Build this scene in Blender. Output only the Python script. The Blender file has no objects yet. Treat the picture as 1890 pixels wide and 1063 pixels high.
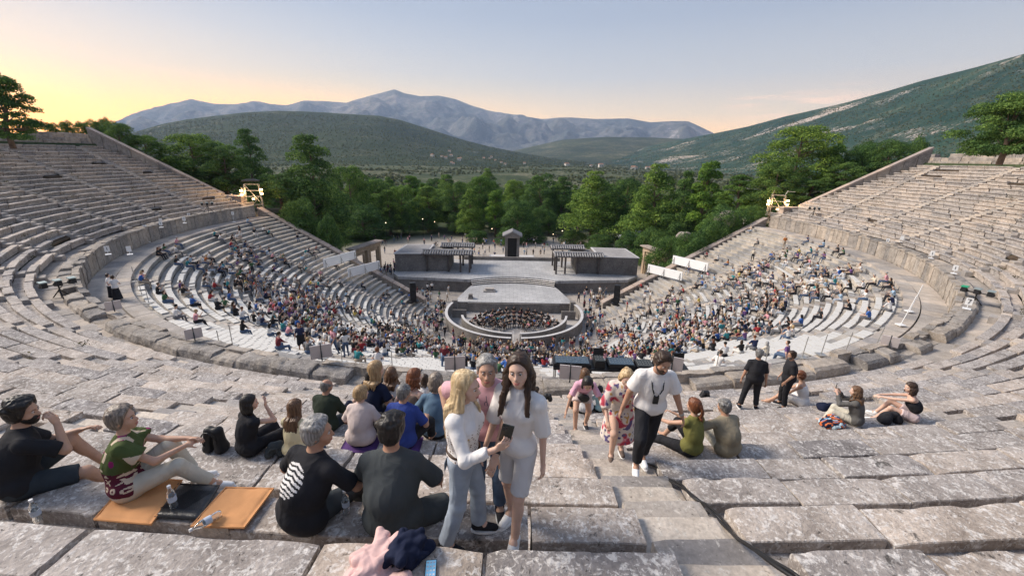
import bpy, math, random
import numpy as np
from mathutils import Vector, Matrix, Quaternion
random.seed(7); RNG = np.random.default_rng(7)
C = bpy.context.scene.collection
SC = bpy.context.scene
A = np.array
# ------------------------------------------------------------------ camera
CAM_P = A([-1.3595, -54.543, 21.912]); CAM_F = 774.23; YAW, PITCH, ROLL = 0.01794, 0.30367, 0.02284
_f = A([math.sin(YAW)*math.cos(PITCH), math.cos(YAW)*math.cos(PITCH), -math.sin(PITCH)])
_r = A([math.cos(YAW), -math.sin(YAW), 0.0]); _u = np.cross(_r, _f)
CAM_R = math.cos(ROLL)*_r + math.sin(ROLL)*_u; CAM_U = -math.sin(ROLL)*_r + math.cos(ROLL)*_u; CAM_D = _f
cd = bpy.data.cameras.new('camera'); cam = bpy.data.objects.new('camera', cd); C.objects.link(cam)
m = Matrix(((CAM_R[0], CAM_U[0], -CAM_D[0]), (CAM_R[1], CAM_U[1], -CAM_D[1]), (CAM_R[2], CAM_U[2], -CAM_D[2])))
cam.matrix_world = Matrix.Translation(Vector(CAM_P)) @ m.to_4x4()
cd.sensor_width = 36; cd.lens = 36*CAM_F/1890; cd.clip_start = 0.1; cd.clip_end = 60000
SC.camera = cam
# ------------------------------------------------------------------ sky and sun
SUN_AZ, SUN_EL = -52.0, 1.5          # degrees, clockwise from +y
w = bpy.data.worlds.new('World'); SC.world = w; w.use_nodes = True
nt = w.node_tree; nt.nodes.clear()
def N(tree, t, **kw):
    n = tree.nodes.new(t)
    for k, v in kw.items():
        if k.startswith('i_'):
            n.inputs[int(k[2:]) if k[2:].isdigit() else k[2:].replace('_', ' ')].default_value = v
        else: setattr(n, k, v)
    return n
def ramp(tree, stops, interp='LINEAR'):
    n = tree.nodes.new('ShaderNodeValToRGB'); cr = n.color_ramp; cr.interpolation = interp
    while len(cr.elements) < len(stops): cr.elements.new(0.5)
    for e, (p, c) in zip(cr.elements, stops):
        e.position = p; e.color = (*c, 1) if len(c) == 3 else c
    return n
L = nt.links.new
sky = N(nt, 'ShaderNodeTexSky', sky_type='NISHITA', sun_disc=False, sun_elevation=math.radians(SUN_EL),
        sun_rotation=math.radians(SUN_AZ), altitude=300, air_density=1.0, dust_density=1.4, ozone_density=2.0)
tc = N(nt, 'ShaderNodeTexCoord'); sep = N(nt, 'ShaderNodeSeparateXYZ'); L(tc.outputs['Generated'], sep.inputs[0])
# dusk gradient of the air by elevation, and a warm glow round the place where the sun went down
rp = ramp(nt, [(0.0, (2.6, 1.35, 0.42)), (0.035, (2.3, 1.30, 0.52)), (0.09, (1.30, 1.02, 0.70)), (0.16, (0.76, 0.75, 0.73)), (0.26, (0.45, 0.50, 0.60)), (0.42, (0.29, 0.35, 0.48)), (0.8, (0.28, 0.35, 0.51))])
L(sep.outputs[2], rp.inputs[0])
sd = (math.sin(math.radians(SUN_AZ)), math.cos(math.radians(SUN_AZ)), 0.0)
dot = N(nt, 'ShaderNodeVectorMath', operation='DOT_PRODUCT'); L(tc.outputs['Generated'], dot.inputs[0]); dot.inputs[1].default_value = sd
gl = ramp(nt, [(0.0, (0, 0, 0)), (0.50, (0.12,)*3), (0.78, (0.50,)*3), (0.985, (1, 1, 1))]); L(dot.outputs['Value'], gl.inputs[0])
gz = ramp(nt, [(0.0, (1, 1, 1)), (0.07, (0.85,)*3), (0.13, (0.46,)*3), (0.21, (0.16,)*3), (0.33, (0, 0, 0))]); L(sep.outputs[2], gz.inputs[0])
gm = N(nt, 'ShaderNodeMath', operation='MULTIPLY'); L(gl.outputs[0], gm.inputs[0]); L(gz.outputs[0], gm.inputs[1])
gcol = ramp(nt, [(0.0, (4.2, 1.45, 0.0)), (0.07, (3.2, 1.36, 0.0)), (0.14, (1.75, 1.10, 0.26)), (0.30, (1.05, 0.90, 0.62)), (0.6, (0.72, 0.72, 0.72))]); L(sep.outputs[2], gcol.inputs[0])
mixg = N(nt, 'ShaderNodeMixRGB', blend_type='MIX'); L(gm.outputs[0], mixg.inputs[0]); L(rp.outputs[0], mixg.inputs[1]); L(gcol.outputs[0], mixg.inputs[2])
# a few thin clouds low on the right
cz = N(nt, 'ShaderNodeMapping'); cz.inputs['Scale'].default_value = (3.0, 3.0, 34.0); L(tc.outputs['Generated'], cz.inputs[0])
cn = N(nt, 'ShaderNodeTexNoise'); cn.inputs['Scale'].default_value = 2.2; cn.inputs['Detail'].default_value = 5; L(cz.outputs[0], cn.inputs[0])
cr1 = ramp(nt, [(0.44, (0, 0, 0)), (0.60, (1, 1, 1))]); L(cn.outputs[0], cr1.inputs[0])
czr = ramp(nt, [(0.06, (0, 0, 0)), (0.085, (0.9,)*3), (0.12, (0.9,)*3), (0.14, (0, 0, 0))]); L(sep.outputs[2], czr.inputs[0])
dx = N(nt, 'ShaderNodeVectorMath', operation='DOT_PRODUCT'); L(tc.outputs['Generated'], dx.inputs[0]); dx.inputs[1].default_value = (math.sin(math.radians(33)), math.cos(math.radians(33)), 0)
dxr = ramp(nt, [(0.985, (0, 0, 0)), (0.996, (1, 1, 1))]); L(dx.outputs['Value'], dxr.inputs[0])
m1 = N(nt, 'ShaderNodeMath', operation='MULTIPLY'); L(cr1.outputs[0], m1.inputs[0]); L(czr.outputs[0], m1.inputs[1])
m2 = N(nt, 'ShaderNodeMath', operation='MULTIPLY'); L(m1.outputs[0], m2.inputs[0]); L(dxr.outputs[0], m2.inputs[1])
mixc = N(nt, 'ShaderNodeMixRGB', blend_type='MIX'); L(m2.outputs[0], mixc.inputs[0]); L(mixg.outputs[0], mixc.inputs[1]); mixc.inputs[2].default_value = (1.9, 1.22, 0.80, 1)
bg1 = N(nt, 'ShaderNodeBackground'); L(sky.outputs[0], bg1.inputs[0]); bg1.inputs[1].default_value = 0.06
bg2 = N(nt, 'ShaderNodeBackground'); L(mixc.outputs[0], bg2.inputs[0]); bg2.inputs[1].default_value = 0.86
ad = N(nt, 'ShaderNodeAddShader'); L(bg1.outputs[0], ad.inputs[0]); L(bg2.outputs[0], ad.inputs[1])
ow = N(nt, 'ShaderNodeOutputWorld'); L(ad.outputs[0], ow.inputs[0])
sl = bpy.data.lights.new('sun', 'SUN'); sl.energy = 4.9; sl.angle = math.radians(22); sl.color = (1.0, 0.90, 0.78)
so = bpy.data.objects.new('sun', sl); C.objects.link(so)
_a, _e = math.radians(-75), math.radians(38)
sdir = Vector((math.sin(_a)*math.cos(_e), math.cos(_a)*math.cos(_e), math.sin(_e)))
so.rotation_euler = sdir.to_track_quat('Z', 'Y').to_euler(); so.location = (0, 0, 80)
SC.view_settings.view_transform = 'Standard'; SC.view_settings.look = 'None'; SC.view_settings.exposure = 0.30; SC.view_settings.gamma = 1.0
SC.render.engine = 'CYCLES'; SC.cycles.use_denoising = True
SC.cycles.max_bounces = 5; SC.cycles.diffuse_bounces = 3; SC.cycles.glossy_bounces = 2; SC.cycles.transmission_bounces = 4; SC.cycles.transparent_max_bounces = 6; SC.cycles.volume_bounces = 0
SC.cycles.sample_clamp_indirect = 4.0
# ------------------------------------------------------------------ placing helpers (authoring measurements of the place)
def ray(px, py):
    d = CAM_D*CAM_F + CAM_R*(px-945) - CAM_U*(py-531.5); return d/np.linalg.norm(d)
def at_z(px, py, z):
    d = ray(px, py); return CAM_P + d*((z-CAM_P[2])/d[2])
def at_R(px, py, R):
    d = ray(px, py); a = d[0]**2+d[1]**2; b = 2*(CAM_P[0]*d[0]+CAM_P[1]*d[1]); c = CAM_P[0]**2+CAM_P[1]**2-R*R
    t = (-b+math.sqrt(max(b*b-4*a*c, 0)))/(2*a); return CAM_P+d*t
def at_d(px, py, dist):
    d = ray(px, py); return CAM_P + d*(dist/math.hypot(d[0], d[1]))
def at_slope(px, py, off=-0.15):      # on the general slope of the upper tier
    d = ray(px, py)
    for t in np.arange(1.5, 30, 0.01):
        X = CAM_P+d*t
        if X[2] <= 19.3236+off-(52.3276-math.hypot(X[0], X[1]))*0.4937: return X
def to_px(X):
    d = A(X, float)-CAM_P; w_ = d@CAM_D; return 945+CAM_F*(d@CAM_R)/w_, 531.5-CAM_F*(d@CAM_U)/w_
UR = lambda k: 52.3276-0.78*k
UZ = lambda k: 19.3236-0.3851*k
K0, K1 = -7, 13                      # topmost and lowest upper row
LR = lambda j: 12.5+0.75*j
LZ = lambda j: 0.45+0.356*j
NL = 34
def yline(x):                        # line of the retaining walls that close the bowl
    x = abs(x)
    if x < 40: return 3.8+(x-12.8)*0.237
    return 11.0-(x-44)*0.27
def end_angle(R):                    # angle from -y at which a ring of radius R meets the retaining wall
    lo, hi = math.radians(90), math.radians(130)
    for _ in range(30):
        md = (lo+hi)/2; x, y = R*math.sin(md), -R*math.cos(md)
        if y < yline(x): lo = md
        else: hi = md
    return lo
def sm(t): t = np.clip(t, 0, 1); return t*t*(3-2*t)
def bowl_z(R): return np.where(R < 12.4, -0.05, np.where(R < 38.2, -0.75+(R-12.5)*0.4745, np.where(R < 42.0, 11.9, np.where(R < 58.5, 14.32+(R-42.19)*0.4937-1.2, 22.3))))
# ------------------------------------------------------------------ value noise
_P = RNG.random((64, 64, 64)).astype(np.float32)
def vnoise(p, s=1.0):
    p = np.asarray(p, dtype=np.float64)*s; i = np.floor(p).astype(int); f = p-i; f = f*f*(3-2*f); o = 0
    for a in (0, 1):
        for b in (0, 1):
            for c in (0, 1):
                wt = (f[..., 0] if a else 1-f[..., 0])*(f[..., 1] if b else 1-f[..., 1])*(f[..., 2] if c else 1-f[..., 2])
                o = o+wt*_P[(i[..., 0]+a) & 63, (i[..., 1]+b) & 63, (i[..., 2]+c) & 63]
    return o
def fbm(p, s=1.0, o=4):
    r = 0; a = 0.5
    for k in range(o): r = r+a*(vnoise(np.asarray(p)+k*17.3, s)-0.5)*2; s *= 2.03; a *= 0.5
    return r
# ------------------------------------------------------------------ materials
MATS = {}
def base_mat(name):
    m = bpy.data.materials.new(name); m.use_nodes = True; t = m.node_tree; b = t.nodes['Principled BSDF']
    return m, t, b
def setspec(b, v):
    b.inputs['Specular IOR Level'].default_value = v
def noise(t, scale, detail=4, rough=0.55, vec=None, dist=0.0, coord='Object'):
    n = t.nodes.new('ShaderNodeTexNoise'); n.inputs['Scale'].default_value = scale; n.inputs['Detail'].default_value = detail
    n.inputs['Roughness'].default_value = rough; n.inputs['Distortion'].default_value = dist
    if vec is None:
        c = t.nodes.new('ShaderNodeTexCoord'); vec = c.outputs[coord]
    t.links.new(vec, n.inputs['Vector']); return n
def mixc_(t, fac, a, b, mode='MIX'):
    n = t.nodes.new('ShaderNodeMixRGB'); n.blend_type = mode
    for i, v in ((0, fac), (1, a), (2, b)):
        if isinstance(v, (int, float)): n.inputs[i].default_value = v
        elif isinstance(v, tuple): n.inputs[i].default_value = (*v[:3], 1)
        else: t.links.new(v, n.inputs[i])
    return n.outputs[0]
def bump(t, b, h, strength=0.4, dist=0.02):
    n = t.nodes.new('ShaderNodeBump'); n.inputs['Strength'].default_value = strength; n.inputs['Distance'].default_value = dist
    t.links.new(h, n.inputs['Height']); t.links.new(n.outputs[0], b.inputs['Normal'])
def plain(name, col, rough=0.7, var=0.18, scale=6.0, bmp=0.15, bscale=None, metal=0.0, spec=0.3, dist=0.01, emit=None, es=0):
    if name in MATS: return MATS[name]
    m, t, b = base_mat(name)
    n = noise(t, scale, 5)
    lo = tuple(c*(1-var) for c in col); hi = tuple(min(1, c*(1+var)) for c in col)
    r = ramp(t, [(0.3, lo), (0.7, hi)]); t.links.new(n.outputs[0], r.inputs[0]); t.links.new(r.outputs[0], b.inputs['Base Color'])
    b.inputs['Roughness'].default_value = rough; b.inputs['Metallic'].default_value = metal; setspec(b, spec)
    if bmp:
        n2 = noise(t, bscale or scale*6, 3); bump(t, b, n2.outputs[0], bmp, dist)
    if emit:
        b.inputs['Emission Color'].default_value = (*emit, 1); b.inputs['Emission Strength'].default_value = es
    MATS[name] = m; return m
def stone(name, c1, c2, lich=(0.62, 0.58, 0.54), lf=0.5, dark=(0.05, 0.045, 0.04), df=0.5, sc=1.0, joints=None, bs=0.5):
    if name in MATS: return MATS[name]
    m, t, b = base_mat(name)
    n1 = noise(t, 0.35*sc, 6, 0.6); n2 = noise(t, 2.2*sc, 8, 0.65); n3 = noise(t, 6.5*sc, 8, 0.7, dist=1.2)
    r1 = ramp(t, [(0.30, c1), (0.70, c2)]); t.links.new(n2.outputs[0], r1.inputs[0])
    big = ramp(t, [(0.35, (0.80,)*3), (0.65, (1.12,)*3)]); t.links.new(n1.outputs[0], big.inputs[0])
    col = mixc_(t, 1.0, r1.outputs[0], big.outputs[0], 'MULTIPLY')
    geo = t.nodes.new('ShaderNodeNewGeometry'); ri = ramp(t, [(0.0, (0.66, 0.68, 0.74)), (0.5, (1.0, 0.98, 0.97)), (1.0, (1.26, 1.17, 1.08))]); t.links.new(geo.outputs['Random Per Island'], ri.inputs[0]); col = mixc_(t, 0.85, col, ri.outputs[0], 'MULTIPLY')
    rl = ramp(t, [(0.600-0.08*lf, (0, 0, 0)), (0.650-0.08*lf, (0.68,)*3)]); n3m = mixc_(t, 0.35, n3.outputs[0], noise(t, 17*sc, 5, 0.7).outputs[0]); t.links.new(n3m, rl.inputs[0])
    col = mixc_(t, rl.outputs[0], col, lich)
    ns = noise(t, 13*sc, 6, 0.75, dist=0.8); rs_ = ramp(t, [(0.590-0.06*lf, (0, 0, 0)), (0.64-0.06*lf, (0.68,)*3)]); t.links.new(ns.outputs[0], rs_.inputs[0]); col = mixc_(t, rs_.outputs[0], col, lich)
    nk = noise(t, 19*sc, 5, 0.7, dist=0.5); rk = ramp(t, [(0.62-0.03*df, (0, 0, 0)), (0.68-0.03*df, (0.75,)*3)]); t.links.new(nk.outputs[0], rk.inputs[0]); col = mixc_(t, rk.outputs[0], col, dark)
    n4 = noise(t, 3.1*sc, 7, 0.7, dist=0.3)
    rd = ramp(t, [(0.66-0.1*df, (0, 0, 0)), (0.72-0.1*df, (0.8,)*3)]); t.links.new(n4.outputs[0], rd.inputs[0])
    n5 = noise(t, 28*sc, 3, 0.6); rg = ramp(t, [(0.25, (0.72,)*3), (0.75, (1.18,)*3)]); t.links.new(n5.outputs[0], rg.inputs[0])
    col = mixc_(t, rd.outputs[0], col, dark)
    col = mixc_(t, 1.0, col, rg.outputs[0], 'MULTIPLY')
    t.links.new(col, b.inputs['Base Color']); b.inputs['Roughness'].default_value = 0.9; setspec(b, 0.15)
    h = mixc_(t, 0.45, n2.outputs[0], n5.outputs[0]); bump(t, b, h, bs, 0.03)
    MATS[name] = m; return m
def foliage(name, c1, c2, c3=None):
    if name in MATS: return MATS[name]
    m, t, b = base_mat(name)
    geo = t.nodes.new('ShaderNodeNewGeometry')
    r = ramp(t, [(0.0, c1), (0.6, c2), (1.0, c3 or c2)]); t.links.new(geo.outputs['Random Per Island'], r.inputs[0])
    oi = t.nodes.new('ShaderNodeObjectInfo'); hr = ramp(t, [(0, (0.78, 0.84, 0.80)), (1, (1.22, 1.12, 0.95))]); t.links.new(oi.outputs['Random'], hr.inputs[0])
    n = noise(t, 0.45, 2); r2 = ramp(t, [(0.36, (0.58, 0.66, 0.70)), (0.64, (1.35, 1.25, 1.05))]); t.links.new(n.outputs[0], r2.inputs[0])
    c = mixc_(t, 1.0, r.outputs[0], hr.outputs[0], 'MULTIPLY'); c = mixc_(t, 1.0, c, r2.outputs[0], 'MULTIPLY')
    t.links.new(c, b.inputs['Base Color']); b.inputs['Roughness'].default_value = 0.75; setspec(b, 0.15)
    tr = t.nodes.new('ShaderNodeBsdfTranslucent'); t.links.new(c, tr.inputs[0])
    mx = t.nodes.new('ShaderNodeMixShader'); mx.inputs[0].default_value = 0.35
    t.links.new(b.outputs[0], mx.inputs[1]); t.links.new(tr.outputs[0], mx.inputs[2]); t.links.new(mx.outputs[0], t.nodes['Material Output'].inputs[0])
    MATS[name] = m; return m
# ------------------------------------------------------------------ mesh helpers
class MB:
    def __init__(s): s.v = []; s.f = []; s.m = []; s.n = 0
    def add(s, verts, faces, mi=0):
        verts = np.asarray(verts, dtype=np.float64); s.v.append(verts)
        for f in faces: s.f.append(tuple(i+s.n for i in f)); s.m.append(mi)
        s.n += len(verts)
    def addq(s, verts, quads, mi=0):      # numpy quads
        verts = np.asarray(verts, dtype=np.float64); s.v.append(verts)
        q = np.asarray(quads)+s.n; s.f.extend(map(tuple, q.tolist())); s.m.extend([mi]*len(q)); s.n += len(verts)
    def box(s, c, size, rz=0, mi=0, taper=1.0, M=None):
        x, y, z = size[0]/2, size[1]/2, size[2]/2
        v = A([(-x, -y, -z), (x, -y, -z), (x, y, -z), (-x, y, -z), (-x*taper, -y*taper, z), (x*taper, -y*taper, z), (x*taper, y*taper, z), (-x*taper, y*taper, z)])
        if M is not None: v = v @ np.asarray(M).T
        c_, s_ = math.cos(rz), math.sin(rz); v = v @ A([(c_, s_, 0), (-s_, c_, 0), (0, 0, 1)])
        s.add(v+A(c), [(3, 2, 1, 0), (4, 5, 6, 7), (0, 1, 5, 4), (1, 2, 6, 5), (2, 3, 7, 6), (3, 0, 4, 7)], mi)
    def bar(s, a, b, r, n=6, mi=0, r2=None, cap=True):
        a, b = A(a, float), A(b, float); d = b-a; L_ = np.linalg.norm(d)
        if L_ < 1e-6: return
        d /= L_; t = np.cross(d, (0, 0, 1) if abs(d[2]) < 0.9 else (1, 0, 0)); t /= np.linalg.norm(t); q = np.cross(d, t); r2 = r if r2 is None else r2
        an = np.arange(n)*2*math.pi/n+math.pi/n; ring = np.cos(an)[:, None]*t+np.sin(an)[:, None]*q
        v = np.concatenate([a+ring*r, b+ring*r2]); f = [(i, (i+1) % n, n+(i+1) % n, n+i) for i in range(n)]
        if cap: f += [tuple(range(n))[::-1], tuple(range(n, 2*n))]
        s.add(v, f, mi)
    def tube(s, pts, r, n=6, mi=0, r2=None):
        pts = A(pts, float); m_ = len(pts); T = np.gradient(pts, axis=0); T /= np.linalg.norm(T, axis=1)[:, None]+1e-9
        an = np.arange(n)*2*math.pi/n; V = []
        rr = np.linspace(r, r2 if r2 is not None else r, m_)
        ref = A((0.0, 0, 1)) if abs(T[0][2]) < 0.9 else A((1.0, 0, 0))
        for i in range(m_):
            t = np.cross(T[i], ref); t /= np.linalg.norm(t)+1e-9; q = np.cross(T[i], t)
            V.append(pts[i]+(np.cos(an)[:, None]*t+np.sin(an)[:, None]*q)*rr[i])
        f = [(i*n+j, i*n+(j+1) % n, (i+1)*n+(j+1) % n, (i+1)*n+j) for i in range(m_-1) for j in range(n)]
        f += [tuple(range(n))[::-1], tuple(range((m_-1)*n, m_*n))]
        s.add(np.concatenate(V), f, mi)
    def build(s, name, mats, parent=None, smooth=False):
        me = bpy.data.meshes.new(name)
        v = np.concatenate(s.v) if s.v else np.zeros((0, 3))
        me.from_pydata(v.tolist(), [], s.f)
        if not isinstance(mats, (list, tuple)): mats = [mats]
        for m_ in mats: me.materials.append(m_)
        if len(mats) > 1: me.polygons.foreach_set('material_index', s.m)
        if smooth: me.polygons.foreach_set('use_smooth', [True]*len(me.polygons))
        me.update(); o = bpy.data.objects.new(name, me); C.objects.link(o)
        if parent is not None: o.parent = parent
        return o
def tag(o, label, cat=None, group=None, kind=None):
    if label: o['label'] = label
    if cat: o['category'] = cat
    if group: o['group'] = group
    if kind: o['kind'] = kind
    return o
def empty(name, loc, rz=0, label=None, cat=None, group=None):
    o = bpy.data.objects.new(name, None); o.empty_display_size = 0.3; C.objects.link(o); o.location = loc; o.rotation_euler = (0, 0, rz)
    return tag(o, label, cat, group)
def copy_tree(o, parent=None):
    c = o.copy(); C.objects.link(c)
    if parent is not None: c.parent = parent
    for ch in o.children: copy_tree(ch, c)
    return c
def grid_faces(nu, nv, wrap=False):
    i, j = np.meshgrid(np.arange(nu-1), np.arange(nv if wrap else nv-1), indexing='ij'); j2 = (j+1) % nv
    return np.stack([i*nv+j, i*nv+j2, (i+1)*nv+j2, (i+1)*nv+j], -1).reshape(-1, 4)
ORD = ['zeroth', 'first', 'second', 'third', 'fourth', 'fifth', 'sixth', 'seventh', 'eighth', 'ninth', 'tenth', 'eleventh', 'twelfth', 'thirteenth', 'fourteenth', 'fifteenth', 'sixteenth', 'seventeenth', 'eighteenth', 'nineteenth', 'twentieth']
ORD += ['twenty-'+x for x in ORD[1:10]]+['thirtieth']+['thirty-'+x for x in ORD[1:10]]+['fortieth']
# ------------------------------------------------------------------ ground sheet
def ground_z(x, y):
    x = np.asarray(x, float); y = np.asarray(y, float); R = np.hypot(x, y); ax = np.abs(x)
    yl = np.where(ax < 40, 3.8+(ax-12.8)*0.237, 11.0-(ax-44)*0.27); yl = np.maximum(yl, -6)
    bz = bowl_z(R); d = y-yl
    rim = np.where(ax < 38, np.maximum(0.0, (ax-12.5)*0.47), np.where(ax < 46, 12.3, 12.3+(ax-46)*0.85)); rim = np.minimum(rim, 23.0)
    flat = np.where((ax > 39) & (ax < 52), 9.0, 1.5)
    fall = 1-sm((d-flat)/(14+0.5*rim))
    front = np.where(ax < 27, 0.0, rim*fall)
    front = np.where((ax < 40) & (ax >= 27), np.maximum(0, (ax-27))/13*12.0*fall, front)
    p = np.stack([x*0.01, y*0.01, 0*x], -1); n = fbm(p, 1.0, 4)
    far = sm((R-90)/150)
    front = front+far*(n*7-5-0.0011*np.maximum(y-100, 0))
    z = np.where(y < yl+0.4, bz, front)
    z = np.where(R > 59, np.where(y < yl+0.4, 22.3+sm((R-59)/60)*4*(1-far)+n*far*6, z), z)
    return z
GROUND = plain('dry_earth_grass', (0.17, 0.145, 0.09), 0.95, 0.35, 0.05, 0.5, 3.0, spec=0.1)
def make_ground():
    na = 360; rs = np.concatenate([np.linspace(0.5, 100, 160), np.geomspace(101.5, 8000, 90)])
    an = np.linspace(0, 2*math.pi, na, endpoint=False)
    Rg, Ag = np.meshgrid(rs, an, indexing='ij'); X, Y = Rg*np.sin(Ag), Rg*np.cos(Ag)
    Z = ground_z(X, Y)
    mb = MB(); mb.addq(np.stack([X, Y, Z], -1).reshape(-1, 3), grid_faces(len(rs), na, True)[:, ::-1])
    mb.add([(0, 0.0, -0.05)]+[(X[0, j], Y[0, j], Z[0, j]) for j in range(na)], [(0, 1+(j+1) % na, 1+j) for j in range(na)])
    m_, t, b = base_mat('ground_cover')
    n0 = noise(t, 0.012, 6, 0.6); n1 = noise(t, 0.15, 6, 0.65); n2 = noise(t, 2.5, 5)
    r = ramp(t, [(0.40, (0.035, 0.055, 0.028)), (0.52, (0.075, 0.09, 0.045)), (0.64, (0.24, 0.21, 0.15))]); mx = mixc_(t, 0.5, n0.outputs[0], n1.outputs[0]); t.links.new(mx, r.inputs[0])
    r2 = ramp(t, [(0.3, (0.8,)*3), (0.7, (1.15,)*3)]); t.links.new(n2.outputs[0], r2.inputs[0])
    # trodden pale sand behind the stage
    geo = t.nodes.new('ShaderNodeNewGeometry'); ln = N(t, 'ShaderNodeVectorMath', operation='DISTANCE'); t.links.new(geo.outputs['Position'], ln.inputs[0]); ln.inputs[1].default_value = (0, 22, 0)
    ms = N(t, 'ShaderNodeMapRange'); ms.inputs[1].default_value = 38; ms.inputs[2].default_value = 50; ms.inputs[3].default_value = 1; ms.inputs[4].default_value = 0; t.links.new(ln.outputs['Value'], ms.inputs[0])
    c = mixc_(t, ms.outputs[0], r.outputs[0], (0.42, 0.37, 0.32)); c = mixc_(t, 1.0, c, r2.outputs[0], 'MULTIPLY')
    t.links.new(c, b.inputs['Base Color']); b.inputs['Roughness'].default_value = 0.95; setspec(b, 0.1); bump(t, b, n2.outputs[0], 0.5, 0.05)
    tag(mb.build('ground', m_, smooth=True), None, kind='structure')
make_ground()
# ------------------------------------------------------------------ hills and mountains as relief at their distance
def hill_mat(name, shrub, soil, rock, cover=0.5, s=0.02, rockf=0.5):
    m_, t, b = base_mat(name)
    n1 = noise(t, s, 8, 0.7); n2 = noise(t, s*9, 6, 0.75); n3 = noise(t, s*0.35, 6, 0.6, dist=0.5)
    v = t.nodes.new('ShaderNodeTexVoronoi'); v.inputs['Scale'].default_value = s*9; tcn = t.nodes.new('ShaderNodeTexCoord'); t.links.new(tcn.outputs['Object'], v.inputs['Vector'])
    mx = mixc_(t, 0.5, n1.outputs[0], n2.outputs[0]); r = ramp(t, [(cover-0.07, soil), (cover+0.03, shrub)]); t.links.new(mx, r.inputs[0])
    r2 = ramp(t, [(0.525+0.12*(1-rockf), (0, 0, 0)), (0.575+0.12*(1-rockf), (1, 1, 1))]); nb = noise(t, s*.22, 5, .6); rb_ = ramp(t, [(.35, (.62, .70, .74)), (.65, (1.3, 1.2, 1.05))]); t.links.new(nb.outputs[0], rb_.inputs[0]); mx2 = mixc_(t, 0.4, n3.outputs[0], n2.outputs[0]); t.links.new(mx2, r2.inputs[0])
    c = mixc_(t, r2.outputs[0], r.outputs[0], rock)
    rv = ramp(t, [(0.0, (0.65,)*3), (0.6, (1.25,)*3)]); t.links.new(v.outputs[0], rv.inputs[0]); c = mixc_(t, .6, c, rv.outputs[0], 'MULTIPLY'); c = mixc_(t, 1.0, c, rb_.outputs[0], 'MULTIPLY')
    t.links.new(c, b.inputs['Base Color']); b.inputs['Roughness'].default_value = 1.0; setspec(b, 0.05); bump(t, b, n2.outputs[0], 0.5, 0.04/s)
    return m_
def ridge(name, sky_pts, d_ridge, d_base, zbase, mat, nr=50, na=220, amp=0.05, az_ext=0, power=1.3, ns=1.0, back=0.08):
    xs = A([p[0] for p in sky_pts], float); ys = A([p[1] for p in sky_pts], float)
    px = np.linspace(xs[0], xs[-1], na); py = np.interp(px, xs, ys)
    dirs = np.stack([ray(a, b) for a, b in zip(px, py)]); h = np.hypot(dirs[:, 0], dirs[:, 1]); dd = dirs/h[:, None]
    dr = np.full(na, d_ridge) if np.isscalar(d_ridge) else np.interp(px, [p[0] for p in d_ridge], [p[1] for p in d_ridge])
    db = np.full(na, d_base) if np.isscalar(d_base) else np.interp(px, [p[0] for p in d_base], [p[1] for p in d_base])
    ztop = CAM_P[2]+dd[:, 2]*dr
    V = []; us = np.concatenate([np.linspace(0, 1, nr), 1+np.linspace(0.08, 1, 10)*back])
    for u in us:
        d = db+(dr-db)*u
        X = CAM_P[0]+dd[:, 0]*d; Y = CAM_P[1]+dd[:, 1]*d
        if u <= 1:
            f = u**power; p = np.stack([X, Y, 0*X], -1)
            n = fbm(p, ns*6/d_ridge_mean(dr), 6)
            z = zbase+(ztop-zbase)*f+n*amp*np.abs(ztop-zbase).max()*(u*(1-u)*4*0.9+0.1*(u < 1)*u)
            if u > 0.97: z = np.minimum(z, ztop+0.0*z)
            if u == 1: z = ztop+fbm(p, ns*60/d_ridge_mean(dr), 3)*amp*6
        else:
            f = 1-((u-1)/back)**1.2; z = zbase+(ztop-zbase)*f
        V.append(np.stack([X, Y, z], -1))
    mb = MB(); mb.addq(np.concatenate(V), grid_faces(len(us), na)); o = mb.build(name, mat, smooth=True)
    return tag(o, None, kind='structure'), V
def d_ridge_mean(dr): return float(np.mean(dr))
MT = hill_mat('limestone_mountain', (0.10, 0.105, 0.10), (0.23, 0.21, 0.20), (0.36, 0.33, 0.33), 0.50, 0.0016, 0.7)
ridge('mountains', [(150, 285), (185, 240), (215, 225), (260, 205), (310, 194), (352, 183), (395, 192), (440, 193), (480, 192), (530, 195), (560, 186), (600, 187), (640, 190), (680, 178), (710, 170), (728, 165), (745, 172), (775, 178), (810, 177), (840, 183), (870, 195), (900, 205), (960, 214), (1000, 220), (1050, 217), (1100, 220), (1160, 219), (1200, 226), (1240, 224), (1270, 224), (1290, 233), (1315, 245), (1400, 290)],
      9000, 5200, -60, MT, nr=90, na=400, amp=0.30, power=1.1, ns=3.2)
HM = hill_mat('scrub_hill', (0.035, 0.052, 0.030), (0.12, 0.115, 0.075), (0.40, 0.36, 0.33), 0.44, 0.012, 0.35)
_, HILL1 = ridge('hill', [(150, 300), (205, 262), (245, 245), (300, 229), (350, 220), (400, 214), (450, 208), (510, 205), (560, 206), (600, 208), (660, 212), (700, 214), (740, 222), (790, 238), (850, 257), (900, 270), (960, 282), (1020, 292), (1080, 299)],
      2300, 900, -14, HM, nr=60, na=260, amp=0.07, power=1.25, ns=1.6)
HM2 = hill_mat('scrub_hill_far', (0.045, 0.06, 0.036), (0.15, 0.14, 0.095), (0.36, 0.33, 0.30), 0.47, 0.008, 0.4)
ridge('hill', [(860, 296), (930, 283), (985, 270), (1040, 258), (1120, 253), (1200, 254), (1290, 258), (1400, 266), (1500, 280)], 3600, 2000, -20, HM2, nr=40, na=180, amp=0.08, power=1.2, ns=1.5)
HM3 = hill_mat('rocky_hillside', (0.03, 0.062, 0.048), (0.12, 0.125, 0.09), (0.46, 0.39, 0.36), 0.46, 0.014, 0.74)
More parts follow.
